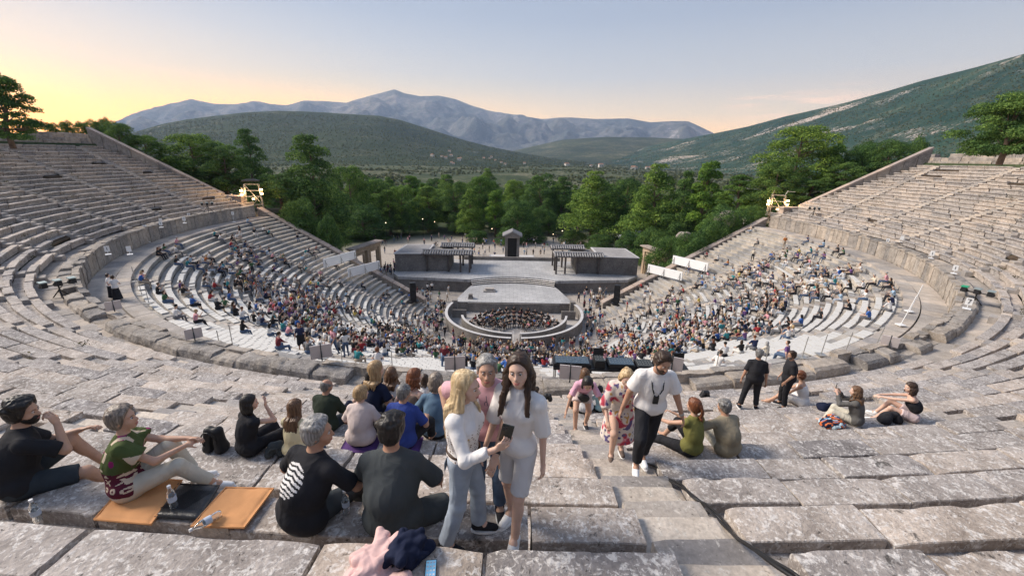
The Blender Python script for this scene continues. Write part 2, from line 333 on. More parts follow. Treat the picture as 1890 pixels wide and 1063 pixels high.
_, HILL3 = ridge('hill', [(1130, 292), (1200, 270), (1260, 257), (1320, 246), (1380, 234), (1450, 215), (1500, 204), (1560, 190), (1640, 168), (1700, 150), (1760, 135), (1800, 125), (1890, 100), (2000, 72), (2200, 30)],
      [(1130, 3000), (1450, 2200), (1890, 1500), (2200, 1300)], [(1130, 1700), (1450, 800), (1890, 330), (2200, 250)], -6, HM3, nr=80, na=320, amp=0.06, power=1.35, ns=3.0)
# ------------------------------------------------------------------ stone seating
M_UP = stone('weathered_limestone', (0.25, 0.22, 0.198), (0.55, 0.495, 0.45), (0.76, 0.72, 0.68), 0.8, (0.04, 0.036, 0.032), 0.5, 1.1, bs=0.9)
M_LO = stone('smooth_limestone', (0.36, 0.34, 0.31), (0.55, 0.52, 0.475), (0.58, 0.55, 0.50), 0.2, (0.10, 0.09, 0.08), 0.1, 0.9, bs=0.35)
M_STEP = stone('worn_step_stone', (0.36, 0.325, 0.29), (0.52, 0.475, 0.43), (0.62, 0.58, 0.53), 0.15, (0.10, 0.09, 0.08), 0.1, 0.8, bs=0.3)
M_STEP2 = stone('pale_step_stone', (0.42, 0.375, 0.33), (0.58, 0.53, 0.47), (0.66, 0.62, 0.56), 0.3, (0.14, 0.12, 0.10), 0.2, 0.9, bs=0.4)
M_WALL = stone('rough_wall_stone', (0.23, 0.205, 0.18), (0.47, 0.425, 0.375), (0.60, 0.56, 0.51), 0.4, (0.05, 0.043, 0.035), 0.45, 1.0, bs=0.8)
M_COP = stone('coping_stone', (0.33, 0.27, 0.235), (0.46, 0.39, 0.34), (0.58, 0.52, 0.47), 0.3, (0.14, 0.11, 0.09), 0.2, 0.7, bs=0.4)
M_SOIL = plain('soil_in_joints', (0.10, 0.075, 0.055), 1.0, 0.4, 1.5, 0.6, 12.0, spec=0.05)
def block(mb, R, z, a0, a1, prof, nseg, nz, dz=0.0, dR=0.0, tilt=0.0, mi=0, er=0.0):
    # prof: list of (dr, dz) going round the section from the underside of the front to the back
    us = np.linspace(0, 1, nseg+1); P = A(prof, float); npf = len(P)
    an = a0+(a1-a0)*us
    rr = R+dR+P[:, 0][:, None]+0*an; zz = z+dz+P[:, 1][:, None]+tilt*(us-0.5)
    X, Y = rr*np.sin(an), -rr*np.cos(an); V = np.stack([X, Y, np.broadcast_to(zz, X.shape)], -1)
    if nz > 0:
        n = fbm(V, 2.6, 3); n2 = fbm(V+31, 5.5, 2)
        V[..., 2] += (n*1.1+0.5*n2)*nz
        dirx = np.stack([np.sin(an), -np.cos(an)], -1)
        V[..., :2] += (fbm(V+57, 3.2, 3)*nz*1.5)[..., None]*dirx[None]
        if er > 0:   # chipped corners at both ends and along the lip
            e = np.minimum(us, 1-us)*abs(a1-a0)*R; w_ = np.exp(-e/0.06)
            V[..., 2] -= w_*er*(0.12+4.0*np.maximum(0, vnoise(V, 4.5)-0.52))
            k_ = np.exp(-np.abs(P[:, 0]-0.0)/0.05)*(P[:, 1] > -0.1); V[..., 2] -= k_[:, None]*er*3.6*np.maximum(0, vnoise(V+9, 3.6)-0.60); V[..., :2] += (k_[:, None]*er*3.0*np.maximum(0, vnoise(V+9, 3.6)-0.60))[..., None]*dirx[None]
    f = grid_faces(npf, nseg+1)
    base = mb.n; mb.addq(V.reshape(-1, 3), f, mi)
    ends = [tuple(base+i*(nseg+1) for i in range(npf)), tuple(base+i*(nseg+1)+nseg for i in range(npf))[::-1]]
    mb.f += ends; mb.m += [mi, mi]
def refine(prof, step):
    out = []
    for (a, b) in zip(prof[:-1], prof[1:]):
        n = max(1, int(round(math.dist(a, b)/step)))
        for i in range(n): t = i/n; out.append((a[0]+(b[0]-a[0])*t, a[1]+(b[1]-a[1])*t))
    return out+[prof[-1]]
UP_PROF = [(0.12, -0.52), (0.11, -0.16), (0.008, -0.12), (0.0, -0.012), (0.010, 0.0), (0.362, 0.0), (0.37, -0.01), (0.37, -0.15)]
TR_PROF = [(0.35, -0.14), (0.85, -0.13), (0.88, -0.28)]
STAIR_U = [math.radians(0.28+9.45*i) for i in range(-11, 12)]
def stair_gap(R, half=0.40): return [(s-half/R, s+half/R) for s in STAIR_U]
upper = empty('upper_seating', (0, 0, 0), 0, 'weathered grey stone seating rows of the upper tier in the foreground and sides', 'stone seating')
def in_gap(x, y, z):
    return math.dist((x, y, z), CAM_P)
rnd = random.Random(11)
def subtract(lo, hi, gaps):
    out = []; c = lo
    for g0, g1 in gaps:
        if g1 < lo or g0 > hi: continue
        if g0 > c: out.append((c, g0))
        c = max(c, g1)
    if c < hi: out.append((c, hi))
    return out
HOLES = []
for k in range(K0, K1+1):
    R, z = UR(k), UZ(k); E_ = end_angle(R)
    mb = MB()
    for (s0, s1) in subtract(-E_, E_, stair_gap(R)):
        L_ = (s1-s0)*R; nb = max(1, int(round(L_/(rnd.uniform(0.95, 1.45) if abs(s0+s1)/2 < .35 else rnd.uniform(1.7, 2.8))))); cuts = [0]+sorted((i+rnd.uniform(-.22, .22))/nb for i in range(1, nb))+[1]
        for c0, c1 in zip(cuts[:-1], cuts[1:]):
            a0, a1 = s0+(s1-s0)*c0, s0+(s1-s0)*c1; am = (a0+a1)/2
            x, y = R*math.sin(am), -R*math.cos(am); d = math.dist((x, y, z), CAM_P)
            g = rnd.uniform(0.010, 0.026)/R; jit = 0.014 if abs(am) < 0.7 else 0.035
            if d > 7 and rnd.random() < (0.035 if abs(am) > 0.45 else 0.012):
                HOLES.append((R, z, am, (a1-a0)*R)); 
                block(mb, R, z, a0, a1, [(0.22, -0.5), (0.19, -0.33), (0.37, -0.25), (0.5, -0.14)], 5, 0.05, 0, 0, 0, 1)
            else:
                dz, dR_, tl = rnd.uniform(-jit, jit), rnd.uniform(-jit, jit)*1.4, rnd.uniform(-jit, jit)*1.2
                if d < 6.5: block(mb, R, z, a0+g, a1-g, refine(UP_PROF, 0.05), max(6, int((a1-a0)*R/0.05)), 0.0055, dz, dR_, tl, 0, 0.022)
                elif d < 16: block(mb, R, z, a0+g, a1-g, refine(UP_PROF, 0.2), 8, 0.008, dz, dR_, tl, 0, 0.025)
                else: block(mb, R, z, a0+g*1.5, a1-g*1.5, UP_PROF, 2, 0.014, dz, dR_, tl, 0)
        # foot channel behind the seat, in longer slabs
        nt_ = max(1, int(L_/2.4))
        for i in range(nt_):
            a0, a1 = s0+(s1-s0)*i/nt_, s0+(s1-s0)*(i+1)/nt_; am = (a0+a1)/2
            block(mb, R, z, a0, a1-0.004/R, refine(TR_PROF, 0.25), 4, 0.012, rnd.uniform(-.012, .012), 0, 0, 0)
    mb.build('seat_row', [M_UP, M_SOIL], upper)
for si, s in enumerate(STAIR_U):
    mb = MB()
    for k in range(K0, K1+1):
        R, z = UR(k), UZ(k)
        if abs(s) > end_angle(R)-0.01 or -R*math.cos(s) < -56.5: continue
        for (r0, r1, dz) in ((0.0, 0.42, -0.10), (-0.39, 0.02, -0.29)):
            h = 0.41/(R+r0); d = math.dist((R*math.sin(s), -R*math.cos(s), z), CAM_P)
            pr = [(r0, dz-0.5), (r0+0.005, dz-0.02), (r0+0.02, dz), (r1, dz+0.005), (r1+0.03, dz-0.3)]
            if d < 12: block(mb, R, z, s-h+rnd.uniform(0, .03)/R, s+h-rnd.uniform(0, .03)/R, refine(pr, 0.12), 8, 0.010, rnd.uniform(-.012, .012), rnd.uniform(-.015, .015), rnd.uniform(-.02, .02), 1 if dz > -.2 else 0, 0.03)
            else: block(mb, R, z, s-h, s+h, pr, 1, 0.0, rnd.uniform(-.015, .015), 0, 0, 0)
    if mb.n: mb.build('stairway', [M_STEP, M_STEP2], upper)
# ------------------------------------------------------------------ lower tier
lower = empty('lower_seating', (0, 0, 0), 0, 'paler regular stone seating rows of the lower tier around the orchestra', 'stone seating')
LO_PROF = [(0.07, -0.42), (0.06, -0.14), (0.0, -0.09), (0.0, 0.0), (0.40, 0.0), (0.42, -0.05), (0.78, -0.05), (0.80, -0.2)]
STAIR_L = [math.radians(0.28+17.6*i) for i in range(-6, 7)]
def wedge_spans(R, half=0.36):
    E_ = end_angle(R); return subtract(-E_, E_, [(s-half/R, s+half/R) for s in STAIR_L])
for j in range(NL):
    R, z = LR(j), LZ(j); mb = MB()
    for (s0, s1) in wedge_spans(R):
        L_ = (s1-s0)*R
        if L_ < 0.3: continue
        nb = max(1, int(round(L_/1.5)))
        for i in range(nb):
            a0, a1 = s0+(s1-s0)*i/nb, s0+(s1-s0)*(i+1)/nb
            block(mb, R, z, a0+0.004/R, a1-0.004/R, LO_PROF, 2, 0.0, rnd.uniform(-.010, .010), rnd.uniform(-.02, .02), 0, 0)
    mb.build('seat_row', M_LO, lower)
for s in STAIR_L:
    mb = MB()
    for j in range(NL):
        R, z = LR(j), LZ(j)
        if abs(s) > end_angle(R)-0.01: continue
        for (r0, r1, dz) in ((0.0, 0.40, -0.05), (-0.37, 0.02, -0.23)):
            h = 0.36/(R+r0); block(mb, R, z, s-h, s+h, [(r0, dz-0.4), (r0, dz), (r1, dz), (r1, dz-0.2)], 1, 0.0)
    mb.build('stairway', M_STEP, lower)
# ------------------------------------------------------------------ walkway between the tiers
mb = MB(); E_ = end_angle(39)
na = 60
for i in range(na*2):
    a0, a1 = -E_+(2*E_)*i/(2*na), -E_+(2*E_)*(i+1)/(2*na)
    block(mb, 38.0, 12.42, a0, a1-0.006/38, [(0.0, -0.3), (0.0, 0.0), (0.9, 0.0), (0.92, -0.2)], 1, 0, rnd.uniform(-.01, .01))
    block(mb, 38.97, 12.36, a0, a1-0.006/38, [(0.0, -0.3), (0.0, 0.0), (1.4, 0.0), (1.42, -0.2)], 1, 0, rnd.uniform(-.01, .01))
o = mb.build('walkway', M_STEP); tag(o, None, kind='structure')
mb = MB(); mb2 = MB()
wall = empty('walkway_wall', (0, 0, 0), 0, 'rough broken stone wall along the outer side of the curved walkway', 'stone wall')
a = -E_+0.012; i = 0
while a < E_-0.012:
    wd = rnd.uniform(0.55, 0.95) if abs(a) > 1.0 else rnd.uniform(0.7, 1.7)
    a1 = min(a+wd/40.5, E_-0.012); am = (a+a1)/2; side = abs(am) > 0.95
    if abs(am-STAIR_U[11]) < 0.5/40: a = a1; continue
    h = 14.05+(rnd.uniform(-.05, .05) if side else rnd.uniform(-.16, .10))
    if side:   # upright slabs facing the walkway
        block(mb, 40.3, h, a+0.01/40, a1-0.015/40, [(0.03, -1.75), (-0.02, -1.55), (0.0, -0.25), (-0.06, -0.18), (-0.06, 0.0), (0.28, 0.0), (0.30, -1.7)], 2, 0.012, 0, rnd.uniform(-.03, .03), rnd.uniform(-.03, .03))
    else:
        block(mb, 40.3, h, a+0.01/40, a1-0.012/40, refine([(0.03, -1.75), (-0.02, -0.6), (0.0, 0.0), (0.35, 0.02), (0.36, -1.0)], 0.10), 11, 0.06, 0, rnd.uniform(-.06, .06), rnd.uniform(-.05, .05))
    a = a1
a = -E_+0.012
while a < E_-0.012:   # broad rough backing stones
    a1 = min(a+rnd.uniform(0.8, 2.0)/41, E_-0.012); am = (a+a1)/2
    if abs(am-STAIR_U[11]) < 0.55/40: a = a1; continue
    h = 14.06+rnd.uniform(-.10, .06); nz = 0.05 if abs(am) < 1.2 else 0.03
    if rnd.random() < 0.07: h -= 0.35
    block(mb2, 40.62, h, a, a1-0.01/41, refine([(0.0, -0.6), (0.0, 0.0), (0.55, -0.01), (0.66, -0.10), (0.72, -0.35), (0.66, -0.75)], 0.09), 14, nz, 0, rnd.uniform(-.05, .05), rnd.uniform(-.05, .05), 0, 0.05)
    a = a1
mb.build('facing_slabs', M_WALL, wall); mb2.build('backing_stones', M_WALL, wall)
mb = MB()
for i in range(120):
    a0, a1 = -E_+(2*E_)*i/120, -E_+(2*E_)*(i+1)/120
    block(mb, 41.1, 13.66, a0, a1-0.01/41, refine([(0.0, -0.3), (0.0, 0.0), (1.6, 0.02), (1.62, -0.2)], 0.5), 3, 0.02, rnd.uniform(-.02, .02))
tag(mb.build('drain_channel', M_STEP), None, kind='structure')
# ------------------------------------------------------------------ top wall and retaining walls
for sgn, lab in ((-1, 'low broken rubble wall above the top row on the left'), (1, 'low rough stone wall above the top row on the right')):
    mb = MB(); a = 0.9; Et = end_angle(58.8)
    while a < Et-0.005:
        a1 = min(a+rnd.uniform(0.8, 1.6)/58.8, Et-0.003); z0 = 22.1
        for lay in range(3):
            hh = rnd.uniform(0.42, 0.55)
            if lay == 2 and rnd.random() < 0.25: break
            b0, b1 = (sgn*a, sgn*(a1-0.012/58)) if sgn > 0 else (sgn*(a1-0.012/58), sgn*a)
            block(mb, 58.75+rnd.uniform(-.08, .08)+0.1*lay, z0+hh, b0, b1, [(0.02, -hh), (0.0, -0.05), (0.05, 0), (0.9, 0), (0.95, -hh)], 3, 0.03); z0 += hh
        a = a1
    tag(mb.build('rubble_wall', M_WALL), lab, 'stone wall')
def sloped_wall(name, p0, p1, z0, z1, zb0, zb1, th, label, nseg=14, cop=0.22, serr=0):
    e = empty(name, (0, 0, 0), 0, label, 'stone wall'); body, cp = MB(), MB()
    p0, p1 = A(p0, float), A(p1, float); d = p1-p0; d /= np.linalg.norm(d); nrm = A((-d[1], d[0]));
    if nrm[1] < 0: nrm = -nrm
    for i in range(nseg):
        t0, t1 = i/nseg, (i+1)/nseg-0.004
        q0, q1 = p0+(p1-p0)*t0, p0+(p1-p0)*t1
        def sec(q, zt, zb, w0, w1, zz0): return [(*(q+nrm*w0), zz0), (*(q+nrm*w1), zz0), (*(q+nrm*w1), zt), (*(q+nrm*w0), zt)]
        za, zc = z0+(z1-z0)*t0, z0+(z1-z0)*t1; ba, bb = zb0+(zb1-zb0)*t0, zb0+(zb1-zb0)*t1; j_ = rnd.uniform(-.02, .02)
        faces = [(0, 1, 2, 3), (7, 6, 5, 4), (0, 4, 5, 1), (1, 5, 6, 2), (2, 6, 7, 3), (3, 7, 4, 0)]
        body.add([*[(*(q0+nrm*w), z) for w, z in ((0, ba), (th, ba-2), (th, za-cop), (0, za-cop))], *[(*(q1+nrm*w), z) for w, z in ((0, bb), (th, bb-2), (th, zc-cop), (0, zc-cop))]], faces)
        cp.add([*[(*(q0+nrm*w), z) for w, z in ((-.10+j_, za-cop+.003), (th+.12, za-cop+.003), (th+.12, za), (-.10+j_, za))], *[(*(q1+nrm*w), z) for w, z in ((-.10+j_, zc-cop+.003), (th+.12, zc-cop+.003), (th+.12, zc), (-.10+j_, zc))]], faces)
    body.build('wall_body', M_WALL, e); cp.build('coping', M_COP, e); return e
for s, side in ((-1, 'left'), (1, 'right')):
    sloped_wall('retaining_wall', (s*13.2, 3.9), (s*39.2, 10.2), 1.6, 13.75, -0.3, 11.0, 0.75, 'sloping stone retaining wall with coping closing the lower seats on the %s' % side, 16)
    sloped_wall('retaining_wall', (s*44.5, 11.0), (s*58.8, 7.1), 15.6, 24.5, 12.0, 21.0, 0.95, 'long sloping stone retaining wall closing the upper seats on the %s' % side, 10, 0.3)
    mb = MB()
    for lv, (zz, hh) in enumerate(((12.4, 0.9), (13.31, 0.85), (14.17, 0.95))):
        mb.box((s*42.9, 10.9, zz+hh/2), (3.1-0.1*lv, 1.2-0.06*lv, hh-0.01))
    mb.box((s*42.9, 10.9, 15.24), (3.2, 1.4, 0.22)); tag(mb.build('end_pier', M_COP), 'squared stone pier ending the upper retaining wall on the %s of the walkway' % side, 'stone pier')
# ------------------------------------------------------------------ white seat pads
M_PAD = plain('white_padded_cloth', (0.63, 0.61, 0.575), 0.85, 0.05, 2.0, 0.2, 20, spec=0.2)
rp_ = random.Random(5); PADS = {}
for j in range(4, NL):
    R, z = LR(j), LZ(j); sp = wedge_spans(R)
    sp = [s for s in sp if (s[1]-s[0])*R > 1.0]
    for wi, (s0, s1) in enumerate(sp):
        mid = (s0+s1)/2; wn = int(round((mid-math.radians(0.28))/math.radians(17.6)-0.5))+6     # 0..11
        if wn < 1 or wn > 10: continue
        if wn in (1, 10) and (j > 27 or rp_.random() < 0.35): continue
        if wn in (2, 9) and j > 31: continue
        L_ = (s1-s0)*R; f0, f1 = 0.03, 0.97
        if rp_.random() < 0.3: f0 = rp_.uniform(0.03, 0.4)
        if rp_.random() < 0.3: f1 = rp_.uniform(0.6, 0.97)
        if wn in (1, 10):
            if wn == 1: f0 = max(f0, 0.35)
            else: f1 = min(f1, 0.65)
        n = int(L_*(f1-f0)/0.52); mb = MB(); near = j >= 26 and wn in (4, 5, 6, 7)
        for q in range(n):
            if rp_.random() < 0.04: continue
            a0 = s0+(s1-s0)*f0+q*0.52/R; a1 = a0+rp_.uniform(.44, .495)/R; dp = 0.56 if near else 0.40
            block(mb, R, z, a0, a1, [(0.015, 0.012), (0.01, 0.055), (0.03, 0.07), (dp-0.02, 0.07), (dp, 0.055), (dp, 0.012)], 1, 0, rp_.uniform(0, .012), rp_.uniform(-.015, .02), rp_.uniform(-.01, .01))
        if mb.n:
            o = mb.build('seat_pads', M_PAD)
            tag(o, 'strip of white pads on the %s row below the walkway, %s wedge from the left' % (ORD[NL-j], ORD[wn+1]), 'seat pads', 'white pad strips on the lower seats')
            PADS[(j, wn)] = o
# weeds growing in the joints and gaps of the upper tier
def weeds():
    rng = np.random.default_rng(12); cc, nn = [], []
    for i in range(1500):
        k = rng.integers(K0+2, K1); R = UR(k)+rng.choice([.02, .42, .6]); a = rng.uniform(.35, end_angle(R))*rng.choice([-1, 1]); z = UZ(k)-(.02 if R < UR(k)+.3 else .12)-.3*(rng.random() < .3)
        if -R*math.cos(a) < -54 or vnoise(A([[R*math.sin(a)*.25, R*math.cos(a)*.25, 3.3]]))[0] < .52: continue
        n = 22; q = rng.normal(size=(n, 3))*A([.14, .14, .07]); q[:, 2] = abs(q[:, 2]); cc.append(A((R*math.sin(a), -R*math.cos(a), z))+q); nn.append(rng.normal(size=(n, 3)))
    V, F = cards(np.concatenate(cc), np.concatenate(nn), .14, rng, .3); me = bpy.data.meshes.new('weeds'); me.from_pydata(V.tolist(), [], F.tolist()); me.materials.append(foliage('dry_weeds', (.05, .055, .03), (.10, .095, .05), (.16, .13, .07))); me.update(); o = bpy.data.objects.new('weeds', me); C.objects.link(o); tag(o, 'low weeds growing in the joints of the upper seating', 'weeds', kind='stuff')
# ------------------------------------------------------------------ stage set
M_DECK = stone('pale_stage_floor', (0.47, 0.465, 0.46), (0.60, 0.59, 0.575), (0.66, 0.64, 0.62), 0.1, (0.24, 0.23, 0.22), 0.2, 0.5, bs=0.1)
_t = M_DECK.node_tree; _b = _t.nodes['Principled BSDF']; _l = _b.inputs['Base Color'].links[0].from_socket; _k = _t.nodes.new('ShaderNodeTexBrick'); _k.inputs['Scale'].default_value = .42; _k.inputs['Mortar Size'].default_value = .012; _k.inputs['Color1'].default_value = (1, 1, 1, 1); _k.inputs['Color2'].default_value = (.86, .87, .88, 1); _k.inputs['Mortar'].default_value = (.6, .6, .6, 1)
_c = _t.nodes.new('ShaderNodeTexCoord'); _t.links.new(_c.outputs['Object'], _k.inputs['Vector']); _t.links.new(mixc_(_t, 1.0, _l, _k.outputs[0], 'MULTIPLY'), _b.inputs['Base Color'])
M_PLAS = stone('grey_painted_plaster', (0.15, 0.14, 0.132), (0.29, 0.27, 0.25), (0.38, 0.36, 0.34), 0.3, (0.09, 0.08, 0.08), 0.4, 0.35, bs=0.25)
M_RIM = plain('pale_wall_top', (0.55, 0.53, 0.52), 0.8, 0.1, 1.5, 0.1)
M_DARKW = plain('dark_weathered_timber', (0.10, 0.085, 0.078), 0.8, 0.3, 3.0, 0.3)
M_TILE = plain('grey_roof_tiles', (0.27, 0.26, 0.26), 0.7, 0.25, 2.0, 0.3)
M_ORCH = stone('orchestra_stone', (0.33, 0.31, 0.30), (0.44, 0.42, 0.40), (0.5, 0.48, 0.46), 0.1, (0.2, 0.18, 0.17), 0.1, 0.6, bs=0.15)
M_BLACK = plain('black_equipment', (0.018, 0.018, 0.02), 0.5, 0.3, 5.0, 0.1, spec=0.4)
M_STEEL = plain('bare_scaffold_steel', (0.45, 0.44, 0.42), 0.4, 0.15, 4.0, 0.1, metal=0.6)
def disc(mb, r, z0, z1, n=96, a0=0, a1=2*math.pi, c=(0, 0), mi=0, inner=0.0):
    an = np.linspace(a0, a1, n+1); out = np.stack([c[0]+r*np.cos(an), c[1]+r*np.sin(an)], -1)
    inn = np.stack([c[0]+inner*np.cos(an), c[1]+inner*np.sin(an)], -1)
    V = np.concatenate([np.c_[out, np.full(n+1, z0)], np.c_[out, np.full(n+1, z1)], np.c_[inn, np.full(n+1, z1)], np.c_[inn, np.full(n+1, z0)]]); q = n+1; F = []
    for i in range(n): F += [(i, i+1, q+i+1, q+i), (q+i, q+i+1, 2*q+i+1, 2*q+i)]
    if inner > 0:
        for i in range(n): F += [(2*q+i, 2*q+i+1, 3*q+i+1, 3*q+i)]
        F += [(0, q, 2*q, 3*q), (n, 3*q+n, 2*q+n, q+n)]
    mb.add(V, F, mi)
mb = MB(); disc(mb, 12.35, -0.02, 0.02); disc(mb, 12.5, -0.3, 0.16, inner=12.0, a0=math.radians(165), a1=math.radians(375))
tag(mb.build('orchestra_floor', M_ORCH), None, kind='structure')
# round pit wall with a pale rim, open for a stair on the near side
pit = empty('orchestra_pit', (0, 0, 0), 0, 'round grey sunken pit enclosure with two curved walls for the musicians', 'orchestra pit')
def ringwall(r, h, th, a0, a1, name, zt=None):
    mb = MB(); disc(mb, r, 0.02, h, 72, a0, a1, inner=r-th); mb.build(name, M_PLAS, pit)
    mb = MB(); disc(mb, r+0.04, h+0.003, h+0.07, 72, a0, a1, inner=r-th-0.04); mb.build('wall_rim', M_RIM, pit)
g = math.radians(3.2); b0 = math.radians(270)
ringwall(9.45, 1.55, 0.28, b0+g*1.3-math.radians(0), math.radians(270+112), 'outer_wall')
ringwall(9.45, 1.55, 0.28, math.radians(270-112), b0-g*1.0, 'outer_wall')
ringwall(7.3, 1.2, 0.22, math.radians(270+4.5), math.radians(270+82), 'inner_wall')
ringwall(7.3, 1.2, 0.22, math.radians(270-80), math.radians(270-3), 'inner_wall')
mb = MB()
for x in (-7.55, 7.55): mb.box((x*1.02, 0.9, 0.62), (2.0, 0.25, 1.2))
mb.build('cross_wall', M_PLAS, pit)
mb = MB(); mb.box((-8.6, 3.2, 0.95), (0.9, 0.9, 1.85), taper=0.8); mb.box((8.6, 3.2, 0.95), (0.9, 0.9, 1.85), taper=0.8); mb.build('buttress', M_PLAS, pit)
mb = MB()
for i in range(5): mb.box((0.25, -9.7+0.35*i, 0.12+0.11*i*0.8), (0.95, 0.34, 0.16))
for x in (-0.22, 0.72):
    for i in range(7): mb.bar((x, -9.8+i*0.6, 0.03), (x, -9.8+i*0.6, 1.15), 0.025, 5)
    mb.bar((x, -9.8, 1.15), (x, -6.2, 1.15), 0.03, 5)
mb.build('entry_stair', M_RIM, pit)
# lower round platform
plat = empty('round_platform', (0, 0, 0), 0, 'pale round stage platform projecting over the orchestra circle', 'stage platform')
r = 9.15; ch = 3.45; aa = math.asin(ch/r); an = np.linspace(aa, math.pi-aa, 60)
def poly(mb, pts, z0, z1, mi=0):
    n = len(pts); mb.add([(*p, z0) for p in pts]+[(*p, z1) for p in pts], [tuple(range(n, 2*n))]+[(i, (i+1) % n, n+(i+1) % n, n+i) for i in range(n)], mi)
pts = [(r*math.cos(t), r*math.sin(t)) for t in an]
mb = MB(); poly(mb, [(x*.985, 3.52 if y < 3.5 else y*.985) for x, y in pts], 0.02, 1.41); mb.build('platform_body', M_PLAS, plat)
pts2 = [(-(r*math.cos(aa)-0.0), ch)]; 
ptsd = [((r-0.02)*math.cos(t), (r-0.02)*math.sin(t)) for t in np.linspace(aa, math.pi-aa, 60) if abs((r)*math.cos(t)) > 6.9 or True]
sidepts = [(8.5, ch), (8.42, 5.0), (8.1, 6.6), (7.7, 8.4), (7.3, 10.2)]
full = sidepts+[(6.75, 11.9), (3.5, 13.2), (0, 13.7), (-3.5, 13.2), (-6.75, 11.9)]+[(-x, y) for x, y in sidepts[::-1]]
mb = MB(); poly(mb, full, 1.415, 1.50); mb.build('deck', M_DECK, plat)
mb = MB(); mb.box((0, ch-0.12, 0.72), (13.4, 0.22, 1.3)); mb.build('front_beam', M_PLAS, plat)
# upper deck with curved steps
deck = empty('upper_stage', (0, 0, 0), 0, 'wide raised stage deck with curved steps behind the round platform', 'stage')
def arc_y(x, s=0.0):
    R_ = 13.6; yc = 14.5-R_+s; return yc+math.sqrt(max(R_*R_-x*x, 0))
xs = np.linspace(-7.2, 7.2, 30)
front = [(-20.6, 15.4)]+[(-19.3, 13.5)]+[(x, arc_y(x)) for x in xs]+[(19.6, 13.9)]+[(22.0, 16.4)]
mb = MB(); poly(mb, front+[(22.0, 26.3), (-20.6, 26.3)], 1.80, 2.28); mb.build('deck', M_DECK, deck)
mb = MB(); inset = [(x, y+0.15) for x, y in front]; poly(mb, inset+[(21.9, 26.1), (-20.5, 26.1)], 0.0, 1.797); mb.build('deck_wall', M_PLAS, deck)
for i in range(3):
    mb = MB(); s = -0.42*(i+1); xs2 = np.linspace(-7.0+0.1*i, 7.0-0.1*i, 30); zt = 2.28-0.195*(i+1)
    fr = [(x, arc_y(x, s)) for x in xs2]; bk = [(x, arc_y(x, 0.2)) for x in xs2[::-1]]
    poly(mb, fr+bk, 1.3, zt-0.05); mb.build('step_riser', M_DARKW, deck)
    mb = MB(); poly(mb, [(x, y-0.06) for x, y in fr]+bk, zt-0.047, zt); mb.build('curved_step', M_DECK, deck)
mb = MB(); mb.box((0, 26.6, 2.35), (19.0, 0.5, 1.1)); mb.build('parapet', M_PLAS, deck)
# small prop box and statue on a pedestal
mb = MB(); mb.box((-3.75, 8.6, 1.60), (1.9, 1.1, 0.2)); mb.box((-3.75, 8.7, 1.80), (1.3, 0.7, 0.2), taper=0.9); mb.box((-3.75, 8.7, 1.96), (1.4, 0.8, 0.1)); 
for x in (-4.2, -3.3): mb.box((x, 8.7, 1.78), (0.12, 0.74, 0.34))
tag(mb.build('altar_block', M_ORCH), 'small pale stepped altar block lying on the round platform', 'altar')
st = empty('statue', (-6.45, 5.0, 1.5), 0, 'small dark standing statue on a square pedestal at the platform edge', 'statue')
mb = MB(); mb.box((0, 0, 0.1), (0.75, 0.75, 0.2)); mb.box((0, 0, 0.42), (0.58, 0.58, 0.5)); mb.build('pedestal', M_PLAS, st)
# two plaster stage buildings with tiled porches
for s, side in ((-1, 'left'), (1, 'right')):
    xo = 20.5 if s < 0 else 21.9; e = empty('stage_building', (0, 0, 0), 0, 'low grey plastered stage building with tiled porch roofs on the %s' % side, 'building')
    zb, zt = 2.28, 5.55
    mb = MB(); pts = [(s*xo, 16.6), (s*15.2, 17.1), (s*15.2, 24.6), (s*(xo-0.4), 24.0)]
    if s > 0: pass
    poly(mb, pts, zb+.003, zt-0.15); mb.build('wall', M_PLAS, e)
    mb = MB(); cx_ = s*(xo+15.2)/2
    poly(mb, [(s*(xo+0.15), 16.45), (s*15.0, 16.95), (s*15.0, 24.75), (s*(xo-0.3), 24.2)], zt-0.147, zt); mb.build('roof_edge', M_RIM, e)
    mb = MB(); poly(mb, [(s*(xo-0.15), 16.75), (s*15.3, 17.2), (s*15.3, 24.4), (s*(xo-0.6), 23.8)], zt, zt+0.02); mb.build('roof', M_ORCH, e)
    mb = MB(); poly(mb, [(s*15.17, 17.3), (s*11.2, 17.4), (s*11.2, 23.8), (s*15.17, 24.2)], zb+.003, zt-0.3); mb.build('inner_room', M_PLAS, e)
    for (px, py) in ((15.1, 17.0), (11.3, 17.0), (9.2, 16.9), (7.6, 16.7), (7.6, 19.2), (9.2, 21.5), (7.6, 22.8)):
        mb = MB(); mb.box((s*px, py, (zb+zt)/2), (0.3, 0.3, zt-zb-0.1)); mb.build('post', M_DARKW, e)
    def canopy(x0, x1, y0, y1, z):
        mb = MB(); mb.box((s*(x0+x1)/2, (y0+y1)/2, z), (abs(x1-x0), y1-y0, 0.18)); mb.build('beam', M_DARKW, e)
        mb = MB(); n = int(abs(x1-x0)/0.42); ym = (y0+y1)/2
        for i in range(n):
            x = s*(x0+(x1-x0)*(i+0.5)/n)
            mb.bar((x, y0-0.15, z+0.14), (x, ym, z+0.52), 0.16, 6); mb.bar((x, ym, z+0.52), (x, y1+0.15, z+0.14), 0.16, 6)
        mb.bar((s*(x0-0.1), ym, z+0.56), (s*(x1+0.1), ym, z+0.56), 0.2, 6)
        mb.build('tile_roof', M_TILE, e)
    canopy(15.9, 7.1, 16.3, 18.6, zt-0.1)
    canopy(13.5, 7.1, 22.0, 24.2, zt+0.05)
    mb = MB(); mb.box((s*10.6, 20.2, zt-0.25), (6.4, 3.0, 0.14)); mb.build('flat_roof', M_ORCH, e)
